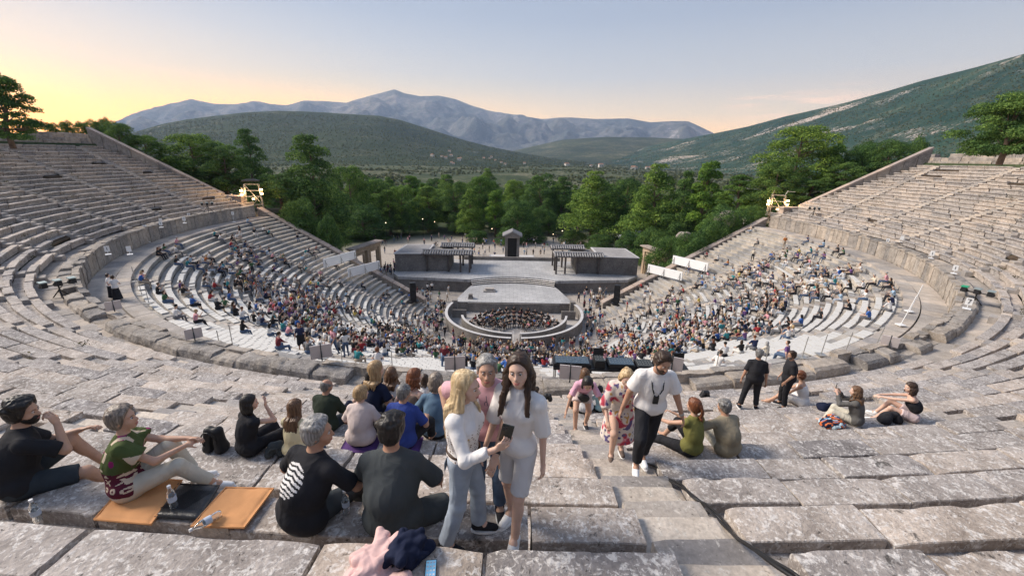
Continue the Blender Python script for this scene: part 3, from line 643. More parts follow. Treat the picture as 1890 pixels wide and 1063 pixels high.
# temple front at the back
tmp = empty('temple_front', (0, 30, 0), 0, 'small grey temple front with pediment and dark doorway behind the stage', 'temple')
mb = MB()
for i in range(6): mb.box((0, -1.2+0.38*i*0.9, 0.35+0.28*i), (6.0-0.55*i, 2.6-0.2*i, 0.30))
mb.build('steps', M_ORCH, tmp)
mb = MB()
for x in (-1.2, 1.2): mb.box((x, 0.3, 4.0), (0.55, 0.9, 4.2))
mb.box((0, 0.95, 4.0), (2.4, 0.2, 4.2)); mb.box((0, 0.3, 6.28), (3.1, 1.5, 0.36)); mb.build('frame', M_PLAS, tmp)
mb = MB(); mb.box((0, 0.78, 3.9), (1.8, 0.1, 3.9)); mb.build('door', M_BLACK, tmp)
mb = MB(); mb.add([(-1.75, -.5, 6.47), (1.75, -.5, 6.47), (0, -.5, 7.25), (-1.75, 2.6, 6.47), (1.75, 2.6, 6.47), (0, 2.6, 7.25)], [(0, 1, 2), (5, 4, 3), (0, 3, 4, 1)]); mb.build('pediment', M_PLAS, tmp)
mb = MB()
for s in (-1, 1):
    for i in range(9): y = -0.6+i*0.4; mb.bar((s*0.0, y, 7.42), (s*1.95, y, 6.52), 0.19, 6)
mb.bar((0, -0.8, 7.45), (0, 2.8, 7.45), 0.16, 6); mb.build('tile_roof', M_TILE, tmp)
for s in (-1, 1):
    mb = MB(); mb.box((s*1.95, -0.4, 1.1), (0.25, 0.5, 1.9)); mb.build('side_post', M_DARKW, tmp)
def rail(x0, y0, x1, y1, lab):
    mb = MB(); n = int(math.dist((x0, y0), (x1, y1))/0.8)
    for i in range(n+1):
        x, y = x0+(x1-x0)*i/n, y0+(y1-y0)*i/n; mb.bar((x, y, 0), (x, y, 2.0), 0.035, 5)
    mb.bar((x0, y0, 1.95), (x1, y1, 1.95), 0.04, 5); mb.bar((x0, y0, 1.2), (x1, y1, 1.2), 0.03, 5)
    tag(mb.build('ramp_railing', M_STEEL), lab, 'railing')
rail(-5.2, 26.9, -4.6, 33, 'thin metal railing left of the temple front steps'); rail(5.2, 26.9, 4.6, 33, 'thin metal railing right of the temple front steps')
mb = MB(); mb.box((0, 30.2, 0.9), (9.6, 6.4, 1.8)); tag(mb.build('rear_terrace', M_RIM), 'pale raised terrace floor around the temple front', 'terrace')
# the two stone gateways beside the stage
M_GATE = stone('warm_gate_stone', (0.42, 0.32, 0.22), (0.56, 0.44, 0.32), (0.62, 0.53, 0.43), 0.25, (0.2, 0.15, 0.1), 0.2, 0.8, bs=0.3)
for s, side in ((-1, 'left'), (1, 'right')):
    p0, p1 = A((s*26.4, 27.2)), A((s*28.8, 18.9)); d = (p1-p0); L_ = np.linalg.norm(d); rz = math.atan2(d[1], d[0])
    e = empty('stone_gateway', (*((p0+p1)/2), 0), rz, 'restored stone double doorway with cornice on the %s side passage' % side, 'gateway')
    for x in (-L_/2+0.3, -0.25, L_/2-0.3): mb = MB(); mb.box((x, 0, 2.2), (0.62, 0.8, 4.5)); mb.box((x, 0, 4.5), (0.75, 0.9, 0.2)); mb.build('pillar', M_GATE, e)
    mb = MB(); mb.box((0, 0, 4.95), (L_, 0.9, 0.7)); mb.build('lintel', M_GATE, e)
    mb = MB(); mb.box((0, 0, 5.38), (L_+0.5, 1.3, 0.16)); mb.box((0, 0, 5.56), (L_+0.9, 1.8, 0.2)); mb.build('cornice', M_COP, e)
    for x in (-L_/4-0.2, L_/4-0.2): mb = MB(); mb.box((x+0.9*0, 0, 4.2), (2.6, 0.35, 0.5)); mb.box((x-1.2, 0, 2), (0.28, 0.4, 4.0)); mb.box((x+1.2, 0, 2), (0.28, 0.4, 4.0)); mb.build('door_frame', M_GATE, e)
# white side banners above the end seats
M_WHITE = plain('white_panel', (0.80, 0.80, 0.80), 0.6, 0.03, 1.0, 0.03)
def banner(px0, py0, px1, py1, z0, z1, h, lab):
    a, b = at_z(px0, py0, z0), at_z(px1, py1, z1); d = (b-a)/np.linalg.norm(b-a); n = np.cross(d, (0, 0, 1)); n /= np.linalg.norm(n)
    e = empty('screen_panel', tuple(a), 0, lab, 'panel'); mb = MB(); q = [A((0, 0, 0.)), b-a]
    V = [x+n*w+A((0, 0, z)) for x in q for w in (-.05, .05) for z in (0, h)]
    mb.add(V, [(0, 1, 3, 2), (4, 6, 7, 5), (0, 4, 5, 1), (2, 3, 7, 6), (1, 5, 7, 3), (0, 2, 6, 4)]); mb.build('panel', M_WHITE, e)
    mb = MB()
    for t in (0.05, 0.5, 0.95): x = (b-a)*t; mb.bar(x+n*0.09+A((0, 0, h*0.8)), x+n*0.10+A((0, 0, -0.6)), 0.04, 5); mb.bar(x+n*0.10+A((0, 0, h*0.6)), x+n*0.9+A((0, 0, -.6)), 0.03, 5)
    mb.build('support', M_STEEL, e)
banner(598, 495, 657, 477, 7.1, 6.7, 1.25, 'upper of the two long white panels standing on the left end seats')
banner(643, 512, 701, 496, 5.8, 5.3, 1.25, 'lower of the two long white panels standing on the left end seats')
banner(1195, 502, 1258, 518, 5.4, 5.9, 1.25, 'lower of the two long white panels standing on the right end seats')
banner(1241, 486, 1305, 502, 6.9, 7.4, 1.25, 'upper of the two long white panels standing on the right end seats')
# loudspeaker stacks
for s, side, (px, py) in ((-1, 'left', (763, 556)), (1, 'right', (1137, 560))):
    p = at_z(px, py, 1.7); e = empty('speaker_stack', tuple(p), math.radians(-20*s), 'tall black loudspeaker column beside the %s end of the lowest seats' % side, 'loudspeaker')
    mb = MB()
    for i in range(4): mb.box((0, 0, 0.45+0.68*i), (0.85, 0.6, 0.66), taper=0.98)
    mb.build('cabinets', M_BLACK, e)
    mb = MB()
    for i in range(4): mb.box((0, -0.31, 0.45+0.68*i), (0.74, 0.03, 0.56))
    mb.build('grille', plain('speaker_grille', (0.035, 0.035, 0.035), 0.9, 0.3, 60, 0.4), e)
    mb = MB(); mb.box((0, 0.1, 0.05), (1.5, 1.3, 0.1)); mb.build('base_plate', M_BLACK, e)
# ------------------------------------------------------------------ trees
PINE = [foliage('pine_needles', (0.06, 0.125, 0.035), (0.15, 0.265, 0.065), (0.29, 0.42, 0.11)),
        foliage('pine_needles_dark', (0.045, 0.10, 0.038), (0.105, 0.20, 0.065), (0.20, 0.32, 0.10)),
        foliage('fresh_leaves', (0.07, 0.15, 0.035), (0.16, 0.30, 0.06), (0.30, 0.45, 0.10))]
OLIVE = foliage('olive_leaves', (0.07, 0.095, 0.05), (0.13, 0.155, 0.09), (0.19, 0.21, 0.13))
BARK = plain('pine_bark', (0.16, 0.115, 0.085), 0.95, 0.35, 3.0, 0.6, 10)
def cards(cent, nrm, size, rng, aspect=0.55):
    n = len(cent); d = rng.normal(size=(n, 3)); nn = nrm+0.75*d*0.6; nn /= np.linalg.norm(nn, axis=1)[:, None]
    t = np.cross(nn, rng.normal(size=(n, 3))); t /= np.linalg.norm(t, axis=1)[:, None]; q = np.cross(nn, t)
    s = size*rng.uniform(0.6, 1.3, (n, 1)); a = t*s*0.5; b = q*s*0.5*aspect
    V = np.stack([cent-a-b*0.4, cent-b, cent+a, cent+b], 1)      # kite shaped leaf sprays
    return V.reshape(-1, 3), np.arange(4*n).reshape(-1, 4)
def leafmesh(name, clumps, per, size, mat, seed, shell=0.62):
    rng = np.random.default_rng(seed); Cs, Ns = [], []
    vol = A([c[3]*c[4]*c[5] for c in clumps])**(2/3); tot = vol.sum()
    for c, v in zip(clumps, vol):
        n = max(8, int(per*v/tot)); d = rng.normal(size=(n, 3)); d /= np.linalg.norm(d, axis=1)[:, None]; d[:, 2] = np.where(d[:, 2] < -0.35, -d[:, 2], d[:, 2])
        bump_ = 1+0.22*np.sin(d[:, 0]*7+c[0]*3)*np.sin(d[:, 1]*6+c[1])*np.sin(d[:, 2]*7+1)
        r = (shell+(1-shell)*rng.random((n, 1))**0.6)*bump_[:, None]; P = A(c[:3])+d*r*A(c[3:6]); Cs.append(P); Ns.append(d)
    V, F = cards(np.concatenate(Cs), np.concatenate(Ns), size, rng)
    me = bpy.data.meshes.new(name); me.from_pydata(V.tolist(), [], F.tolist()); me.materials.append(mat); me.update(); return me
def limbs(name, clumps, H, r0, seed, lean=0.3):
    rn = random.Random(seed); mb = MB(); top = H*0.9
    pts = [(0, 0, -0.6)]+[(lean*math.sin(i*1.3+seed)*i/6, lean*math.cos(i*1.1+seed)*i/6, top*i/6) for i in range(1, 7)]
    mb.tube(pts, r0*1.1, 7, r2=r0*0.15)
    for c in clumps[:26]:
        zb = max(H*0.2, c[2]-rn.uniform(0.8, 2.2)); i = min(5, int(zb/top*6)); q = zb/top*6-i
        b = tuple(pts[i][k]+(pts[i+1][k]-pts[i][k])*min(q, 1) for k in range(3)); mid = ((b[0]+c[0])/2, (b[1]+c[1])/2, (b[2]+c[2])/2-0.2)
        mb.tube([b, mid, c[:3]], r0*0.28, 4, r2=r0*0.07)
    me_o = mb.build(name, BARK, smooth=True); me = me_o.data; bpy.data.objects.remove(me_o); return me
def pine_clumps(kind, H, Wd, seed):
    rn = random.Random(seed); out = []
    n = {'umbrella': 30, 'cone': 34, 'loose': 24, 'round': 26}[kind]
    for i in range(n):
        u = (i+0.5)/n; az = i*2.4+rn.uniform(-.5, .5)
        if kind == 'cone': z = H*(0.22+0.76*u); rr = Wd*0.5*(1-u)**0.75*1.02+0.25; s = (0.30*Wd*(1-0.62*u))
        elif kind == 'umbrella': z = H*(0.26+0.66*u); rr = Wd*0.5*math.sqrt(max(0.0, 1-((u-.3)/.75)**2)); s = 0.24*Wd*(1-0.3*u)
        elif kind == 'loose': z = H*(0.24+0.68*u); rr = Wd*0.5*(0.95-0.75*u**1.5); s = 0.23*Wd*(1-0.4*u)
        else: z = H*(0.18+0.74*u); rr = Wd*0.5*math.sqrt(max(0.0, 1-((u-0.35)/0.68)**2)); s = 0.27*Wd
        rr *= rn.uniform(0.45, 0.86); s *= rn.uniform(0.75, 1.2)
        out.append((rr*math.cos(az), rr*math.sin(az), z+rn.uniform(-.4, .4), s*0.82, s*0.82, s*0.66))
    return out
PROTO = []
for i, (kind, H, Wd, mi, nl) in enumerate([('umbrella', 13, 9.5, 0, 9000), ('cone', 14, 8.0, 1, 9000), ('loose', 13, 7.5, 0, 7500), ('round', 9, 8.0, 1, 8000), ('cone', 13, 7.0, 0, 8000), ('umbrella', 12, 8.5, 1, 8500), ('loose', 12, 7.0, 2, 7500)]):
    cl = pine_clumps(kind, H, Wd, 40+i); PROTO.append((kind, H, Wd, leafmesh('crown', cl, int(nl*2.6), 0.235, PINE[mi], 90+i), limbs('trunk', cl, H, 0.26, i)))
KINDNAME = {'umbrella': 'broad-crowned pine', 'cone': 'conical pine', 'loose': 'loose-crowned pine', 'round': 'low rounded evergreen'}
def place_tree(pi, x, y, z, sc, rz, label, group=None, name='pine_tree', sxy=None, cat='tree'):
    kind, H, Wd, cm, tm = PROTO[pi]
    e = empty(name, (x, y, z), rz, label, cat, group); e.scale = (sxy or sc, sxy or sc, sc)
    for nm, me in (('trunk', tm), ('crown', cm)):
        o = bpy.data.objects.new(nm, me); C.objects.link(o); o.parent = e
    return e
def wall_dist(px):
    d = ray(px, 300); d = d[:2]/math.hypot(d[0], d[1]); t = 40.0
    while t < 140:
        x, y = CAM_P[0]+d[0]*t, CAM_P[1]+d[1]*t
        if y > yline(x)+1 or math.hypot(x, y) > 60.5 and y > -20: return t
        t += 0.5
    return 0
def tree_px(px, ytop, dist, wpx, pi, label, name='pine_tree', group=None):
    if abs(at_d(px, ytop, dist)[0]) > 14: dist = max(dist, wall_dist(px)/(1-0.36*wpx/CAM_F)+2.0)
    P = at_d(px, ytop, dist); zg = float(ground_z(P[0], P[1])); kind, H, Wd, cm, tm = PROTO[pi]; h = P[2]-zg
    d3 = dist*1.03; wm = wpx/CAM_F*d3/(1+((px-945)/CAM_F)**2)*1.12
    return place_tree(pi, P[0], P[1], zg-0.2, (h+0.2)/(H*0.99), rnd.uniform(0, 6.28), label, group, name, wm/Wd)
G1 = 'pines beside the upper left retaining wall'; G2 = 'pines on the right slope'; G3 = 'pine wood behind the stage'
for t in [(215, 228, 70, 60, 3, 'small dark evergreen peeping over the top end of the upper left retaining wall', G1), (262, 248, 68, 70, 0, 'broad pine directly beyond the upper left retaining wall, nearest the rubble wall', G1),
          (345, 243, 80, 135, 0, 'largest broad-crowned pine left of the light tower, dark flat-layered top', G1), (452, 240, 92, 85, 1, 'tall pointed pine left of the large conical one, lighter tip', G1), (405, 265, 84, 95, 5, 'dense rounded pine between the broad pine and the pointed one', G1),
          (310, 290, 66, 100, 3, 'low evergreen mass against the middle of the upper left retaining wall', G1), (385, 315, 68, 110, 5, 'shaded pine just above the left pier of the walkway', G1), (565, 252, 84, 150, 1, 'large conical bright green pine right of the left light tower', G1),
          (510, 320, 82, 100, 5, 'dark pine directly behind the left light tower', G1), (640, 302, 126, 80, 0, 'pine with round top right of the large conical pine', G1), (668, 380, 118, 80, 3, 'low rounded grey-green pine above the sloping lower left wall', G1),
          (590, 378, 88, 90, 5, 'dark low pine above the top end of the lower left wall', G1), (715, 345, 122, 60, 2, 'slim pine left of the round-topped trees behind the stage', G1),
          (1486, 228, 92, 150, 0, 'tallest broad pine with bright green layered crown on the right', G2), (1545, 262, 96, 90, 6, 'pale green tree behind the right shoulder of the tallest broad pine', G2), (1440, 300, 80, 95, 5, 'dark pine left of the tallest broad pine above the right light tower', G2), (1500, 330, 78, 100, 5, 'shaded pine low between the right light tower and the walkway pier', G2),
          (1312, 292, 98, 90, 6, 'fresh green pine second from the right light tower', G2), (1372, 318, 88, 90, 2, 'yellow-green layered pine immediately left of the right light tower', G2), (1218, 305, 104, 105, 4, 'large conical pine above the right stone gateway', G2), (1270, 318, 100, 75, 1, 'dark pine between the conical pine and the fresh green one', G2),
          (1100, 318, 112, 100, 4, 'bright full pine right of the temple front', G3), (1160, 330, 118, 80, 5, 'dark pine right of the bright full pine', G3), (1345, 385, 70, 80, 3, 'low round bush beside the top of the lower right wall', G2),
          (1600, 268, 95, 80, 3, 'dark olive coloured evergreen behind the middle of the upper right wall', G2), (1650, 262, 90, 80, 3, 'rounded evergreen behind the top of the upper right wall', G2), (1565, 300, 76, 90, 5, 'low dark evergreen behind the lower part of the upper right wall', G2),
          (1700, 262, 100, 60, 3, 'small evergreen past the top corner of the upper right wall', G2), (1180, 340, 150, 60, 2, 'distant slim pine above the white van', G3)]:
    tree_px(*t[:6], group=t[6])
for i, (px, yt, d, w_) in enumerate([(740, 340, 125, 62), (790, 338, 128, 66), (838, 336, 126, 62), (885, 322, 135, 60), (915, 348, 118, 52), (958, 372, 112, 58), (1000, 322, 140, 66), (1040, 328, 138, 62), (868, 350, 116, 48), (690, 328, 150, 60), (760, 322, 170, 52), (822, 318, 180, 50), (900, 312, 200, 42), (950, 330, 150, 50), (1072, 345, 125, 52), (1130, 350, 128, 50)]):
    tree_px(px, yt, d, w_, [0, 2, 5, 0, 6, 3, 5, 1, 4, 0, 6, 2, 4, 0, 2, 5][i], '%s behind the stage, %s from left in the front of the wood' % (KINDNAME[PROTO[[0, 2, 5, 0, 6, 3, 5, 1, 4, 0, 6, 2, 4, 0, 2, 5][i]][0]], ORD[i+1]), group=G3)
ti = 0
for row, (yy, step, hh) in enumerate([(66, 6.0, 7.0), (76, 7.5, 10.5), (92, 8, 12), (110, 9, 12.5), (132, 10, 12.5), (160, 11, 12), (195, 12, 12), (240, 14, 11)]):
    x0 = -yy*0.62-30; n = int((yy*1.24+70)/step); tt = 0
    for i in range(n):
        x = x0+i*step+rnd.uniform(-2, 2); y = yy+rnd.uniform(-4, 4)
        if yy > 130 and x > 60 and rnd.random() < 0.3: continue
        if yy > 190 and rnd.random() < 0.3: continue
        if 14 < x < 34 and yy < 95: continue
        if yy < 70 and (rnd.random() < .25 or x < -46): continue
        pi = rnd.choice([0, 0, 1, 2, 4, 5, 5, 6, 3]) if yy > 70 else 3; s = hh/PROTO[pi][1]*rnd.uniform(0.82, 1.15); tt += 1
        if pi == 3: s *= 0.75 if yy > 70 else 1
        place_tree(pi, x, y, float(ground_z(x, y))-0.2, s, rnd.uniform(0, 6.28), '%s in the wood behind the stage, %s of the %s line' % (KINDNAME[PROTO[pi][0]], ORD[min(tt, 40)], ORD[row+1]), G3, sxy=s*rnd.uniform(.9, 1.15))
# shrubs along walls and behind the gateways
for i, (px, py, d, w_, hgt) in enumerate([(430, 385, 66, 40, 2.5), (640, 425, 118, 60, 2.5), (690, 432, 118, 50, 2.5), (1240, 440, 78, 70, 3.5), (1285, 432, 72, 70, 3.0), (1320, 415, 68, 50, 2.5), (1205, 425, 90, 60, 3.5), (1165, 428, 95, 50, 3), (1400, 378, 66, 34, 2.6), (1352, 395, 66, 40, 2.0), (600, 405, 68, 50, 3.0), (550, 372, 66, 60, 3.5), (940, 425, 108, 50, 4.0), (880, 425, 110, 40, 3.5), (985, 420, 112, 45, 4.0), (1060, 425, 110, 50, 4.0), (1110, 430, 104, 50, 3.5)]):
    d = max(d, wall_dist(px)+3) if px < 630 or px > 1200 else d; P = at_d(px, py, d); zg = float(ground_z(P[0], P[1])); s = max(hgt, P[2]-zg)/PROTO[3][1]
    place_tree(3, P[0], P[1], zg-0.8, s*1.1, i*1.1, 'low green shrub, %s of the shrubs along the foot of the wood from the left' % ORD[1+sorted([430, 640, 690, 1240, 1285, 1320, 1205, 1165, 1400, 1352, 600, 550, 940, 880, 985, 1060, 1110]).index(px)], 'shrubs at the foot of the wood', 'shrub', w_/CAM_F*d/PROTO[3][2], 'shrub')
# near broad-leaved tree on the left and dark tree on the right
def broad(name, px, ytop, px_t, ybase, dist, wpx, label, mat, seed, nleaf, trunk_h):
    top = at_d(px, ytop, dist); bs = at_d(px_t, ybase, dist); Hh = top[2]-bs[2]; Wd = wpx/CAM_F*dist/(1+((px-945)/CAM_F)**2)*1.1; rn = random.Random(seed); cl = []
    for i in range(64):
        u = rn.random()**1.25; az = rn.uniform(0, 6.28); z = Hh*(trunk_h+(0.95-trunk_h)*u); e_ = math.sqrt(max(0.05, 1-((u-0.25)/0.8)**2)); rr = Wd*0.5*e_*rn.uniform(0.2, 0.9); s = Wd*0.13*rn.uniform(0.7, 1.25)
        cl.append((rr*math.cos(az), rr*math.sin(az), z, s, s, s*0.55))
    e = empty(name, tuple(bs), 0, label, 'tree')
    for nm, me in (('trunk', limbs('trunk', cl, Hh*0.9, 0.22, seed, 0.5)), ('crown', leafmesh('crown', cl, int(nleaf*2.2), 0.17, mat, seed, 0.5))):
        o = bpy.data.objects.new(nm, me); C.objects.link(o); o.parent = e
    e.location.x = bs[0]+(top[0]-bs[0])*0.5; e.location.y = bs[1]+(top[1]-bs[1])*0.5
broad('leafy_tree', 0, 126, 0, 262, 64, 155, 'leafy tree with airy crown behind the top seats at the far left', PINE[1], 3, 9500, 0.05)
broad('leafy_tree', 1862, 172, 1876, 292, 58, 215, 'dark green tree with low spreading crown at the far right above the seats', PINE[1], 8, 15000, 0.06)
broad('leafy_tree', 1920, 140, 1935, 292, 66, 190, 'second leafy tree cut by the right edge of the view', PINE[1], 12, 9000, 0.06)
for i, (px, yt) in enumerate([(120, 222), (148, 224), (172, 221), (192, 217), (95, 226)]):
    P = at_d(px, yt+4, 92+i*1.5); s_ = max(1.6, P[2]-22.2)
    place_tree(3, P[0], P[1], 22.2-.5, (s_+.5)/8.8, i*1.7, 'low bush behind the rubble wall at the upper left, %s from the left' % ORD[[2, 3, 4, 5, 1][i]], 'bushes behind the rubble wall', 'bush', .24+.04*(i % 3), 'bush')
# olive groves and scrub of the plain and slopes: nobody could count these
def scatter():
    rng = np.random.default_rng(3); pts = []; siz = []
    n = 17000; az = rng.uniform(-0.75, 1.05, n); dist = 225+rng.random(n)**1.9*2300
    x = CAM_P[0]+np.sin(az)*dist; y = CAM_P[1]+np.cos(az)*dist; z = ground_z(x, y)
    keep = fbm(np.stack([x, y, 0*x], -1), 0.006, 3) > -0.25; P = np.stack([x, y, z], -1)[keep]; s = rng.uniform(1.4, 3.2, len(P))*(1+dist[keep]/2500)
    V = []; 
    for (grid, frac, s0) in ((HILL1, 9000, 1.5), (HILL3, 14000, 1.05)):
        G = np.stack(grid[:-10]); iu = rng.integers(2, G.shape[0]-5, frac); iv = rng.integers(0, G.shape[1]-1, frac); fu, fv = rng.random((frac, 1)), rng.random((frac, 1))
        q = (G[iu, iv]*(1-fu)+G[iu+1, iv]*fu)*(1-fv)+(G[iu, iv+1]*(1-fu)+G[iu+1, iv+1]*fu)*fv
        q = q+rng.normal(size=q.shape)*A([3, 3, 0]); P = np.concatenate([P, q]); dq = np.hypot(q[:, 0], q[:, 1]+54); s = np.concatenate([s, rng.uniform(.7, 1.4, frac)*s0*(0.5+dq/1200)])
    k = 9; cc = np.repeat(P, k, axis=0); ss = np.repeat(s, k)[:, None]; d = rng.normal(size=cc.shape); d /= np.linalg.norm(d, axis=1)[:, None]; d[:, 2] = np.abs(d[:, 2])
    V, F = cards(cc+d*ss*A([0.45, 0.45, 0.5])+A([0, 0, 0.2])*ss, d, 1.0, rng, 0.9)
    Vc = V.reshape(-1, 4, 3); m_ = Vc.mean(1, keepdims=True); V = (m_+(Vc-m_)*ss[:, :, None]*1.0).reshape(-1, 3)
    me = bpy.data.meshes.new('olive_grove'); me.from_pydata(V.tolist(), [], F.tolist()); me.materials.append(OLIVE); me.update()
    o = bpy.data.objects.new('olive_grove', me); C.objects.link(o); tag(o, 'olive groves and scrub covering the plain and the slopes beyond the pines', 'scrub', kind='stuff')
scatter(); weeds()
# far houses
M_HOUSE = plain('pale_house_wall', (0.62, 0.58, 0.52), 0.8, 0.1, 0.5, 0.05); M_ROOF = plain('terracotta_roof', (0.32, 0.17, 0.11), 0.9, 0.2, 0.5, 0.1)
rh = random.Random(4); hi = 0
def house(x, y, z, s, rz, label, group):
    e = empty('village_house', (x, y, z), rz, label, 'house', group); w_, d_, h_ = 9*s, 7*s, 5.5*s
    mb = MB(); mb.box((0, 0, h_/2-1), (w_, d_, h_+2)); mb.build('wall', M_HOUSE, e)
    mb = MB(); o_ = 0.5; mb.add([(-w_/2-o_, -d_/2-o_, h_), (w_/2+o_, -d_/2-o_, h_), (w_/2+o_, d_/2+o_, h_), (-w_/2-o_, d_/2+o_, h_), (-w_/2-o_, 0, h_+2*s), (w_/2+o_, 0, h_+2*s)], [(0, 1, 5, 4), (2, 3, 4, 5), (0, 4, 3), (1, 2, 5), (3, 2, 1, 0)]); mb.build('roof', M_ROOF, e)
    for q in (-1, 1): mb = MB(); mb.box((q*w_/4, -d_/2-0.02, h_*0.5), (1.3*s, 0.1, 1.5*s)); mb.build('window', M_BLACK, e)
G = np.stack(HILL1[:-10])
hp = []
for i in range(17):
    px = rh.choice([rh.gauss(835, 14), rh.gauss(905, 30), rh.uniform(780, 1000)]); col = int(np.clip((px-150)/(1080-150)*259, 0, 259)); r_ = rh.randint(8, 30); hp.append((px, G[r_, col]))
hp.sort(key=lambda q: q[0])
for i, (px, q) in enumerate(hp): house(q[0], q[1], q[2], rh.uniform(0.6, 1.05), rh.uniform(-.6, .6), 'tiny pale house on the lower slope of the dark hill, %s from the left' % ORD[i+1], 'houses on the dark hill')
hp = []
for i in range(22):
    px, d = rh.uniform(1010, 1400), rh.uniform(1200, 2300); P = at_d(px, 300, d); hp.append((px, P[0], P[1], float(ground_z(P[0], P[1]))))
hp.sort()
for i, q in enumerate(hp): house(q[1], q[2], q[3], rh.uniform(0.9, 1.6), rh.uniform(-.6, .6), 'tiny pale house on the far plain among olive trees, %s from the left' % ORD[i+1], 'houses on the plain')
# ------------------------------------------------------------------ bodies and cloth as smooth blended surfaces
def nrmz(v): v = A(v, float); return v/(np.linalg.norm(v)+1e-12)
class Surf:
    """round cones and ellipsoids blended into one continuous surface"""
    def __init__(s, h): s.h = h; s.p = []; s.clips = []; s.cuts = []
    def cap(s, a, b, ra, rb, mat=0, k=0.02, cutb=False, cuta=False, flat=None): s.p.append(('c', A(a, float), A(b, float), ra, rb, mat, k, cuta, cutb, flat)); return s
    def ell(s, c, r, M=None, mat=0, k=0.03): s.p.append(('e', A(c, float), A(r, float), np.eye(3) if M is None else A(M, float), None, mat, k)); return s
    def clip(s, p, n): s.clips.append((A(p, float), nrmz(n))); return s
    def cut(s, c, r, M=None, k=0.01): s.cuts.append((A(c, float), A(r, float), np.eye(3) if M is None else A(M, float), k)); return s
    def mesh(s):
        h = s.h; lo, hi = [], []
        for q in s.p:
            if q[0] == 'c': r = max(q[3], q[4]); lo += [np.minimum(q[1], q[2])-r]; hi += [np.maximum(q[1], q[2])+r]
            else: r = max(q[2]); lo += [q[1]-r]; hi += [q[1]+r]
        lo = np.min(lo, 0)-2.5*h; hi = np.max(hi, 0)+2.5*h; n = np.ceil((hi-lo)/h).astype(int)+1
        F = np.full(n, 0.5, np.float32); B = np.full(n, 9.0, np.float32); I = np.zeros(n, np.int8)
        ax = [lo[i]+h*np.arange(n[i]) for i in range(3)]
        def sub(l_, h_):
            i0 = np.maximum(((l_-lo)/h).astype(int)-1, 0); i1 = np.minimum(((h_-lo)/h).astype(int)+2, n)
            return tuple(slice(i0[i], i1[i]) for i in range(3)), [ax[i][i0[i]:i1[i]].reshape([-1 if j == i else 1 for j in range(3)]) for i in range(3)]
        def el(g, c, r, M):
            X, Y, Z = g[0]-c[0], g[1]-c[1], g[2]-c[2]; k0 = 0; k1 = 0
            for i in range(3):
                l = X*M[i][0]+Y*M[i][1]+Z*M[i][2]; k0 = k0+(l/r[i])**2; k1 = k1+(l/r[i]**2)**2
            k0 = np.sqrt(k0); return k0*(k0-1)/(np.sqrt(k1)+1e-9)
        for q in s.p:
            k = q[6]
            if q[0] == 'c':
                _, a, b, ra, rb, mat, k, cuta, cutb, flat = q; r = max(ra, rb); m = r+max(k, 2*h)+h
                sl_, g = sub(np.minimum(a, b)-m, np.maximum(a, b)+m); d = b-a; dd = d@d+1e-12
                X, Y, Z = g[0]-a[0], g[1]-a[1], g[2]-a[2]; tr = (X*d[0]+Y*d[1]+Z*d[2])/dd; t = np.clip(tr, 0, 1)
                ex, ey, ez = X-t*d[0], Y-t*d[1], Z-t*d[2]
                if flat is not None:
                    nv, f = flat; e = (ex*nv[0]+ey*nv[1]+ez*nv[2])*(1/f-1); ex, ey, ez = ex+e*nv[0], ey+e*nv[1], ez+e*nv[2]
                D = np.sqrt(ex*ex+ey*ey+ez*ez)-(ra+(rb-ra)*t)
                L_ = math.sqrt(dd)
                if cutb: D = np.maximum(D, (tr-1)*L_)
                if cuta: D = np.maximum(D, -tr*L_)
            else:
                _, c, r, M, _, mat, k = q; m = max(r)+max(k, 2*h)+h; sl_, g = sub(c-m, c+m); D = el(g, c, r, M)
            D = D.astype(np.float32); f = F[sl_]; hh = np.clip(0.5+0.5*(f-D)/k, 0, 1); F[sl_] = f*(1-hh)+D*hh-k*hh*(1-hh)
            bb = B[sl_]; w_ = D < bb; I[sl_] = np.where(w_, mat, I[sl_]); B[sl_] = np.where(w_, D, bb)
        for c, r, M, k in s.cuts:
            m = max(r)+k+2*h; sl_, g = sub(c-m, c+m); D = -el(g, c, r, M).astype(np.float32); f = F[sl_]; hh = np.clip(0.5-0.5*(f-D)/k, 0, 1); F[sl_] = f*(1-hh)+D*hh+k*hh*(1-hh)
        for p, nn in s.clips:
            D = (ax[0]-p[0]).reshape(-1, 1, 1)*nn[0]+(ax[1]-p[1]).reshape(1, -1, 1)*nn[1]+(ax[2]-p[2]).reshape(1, 1, -1)*nn[2]; F = np.maximum(F, D.astype(np.float32))
        return nets(F, lo, h, I)
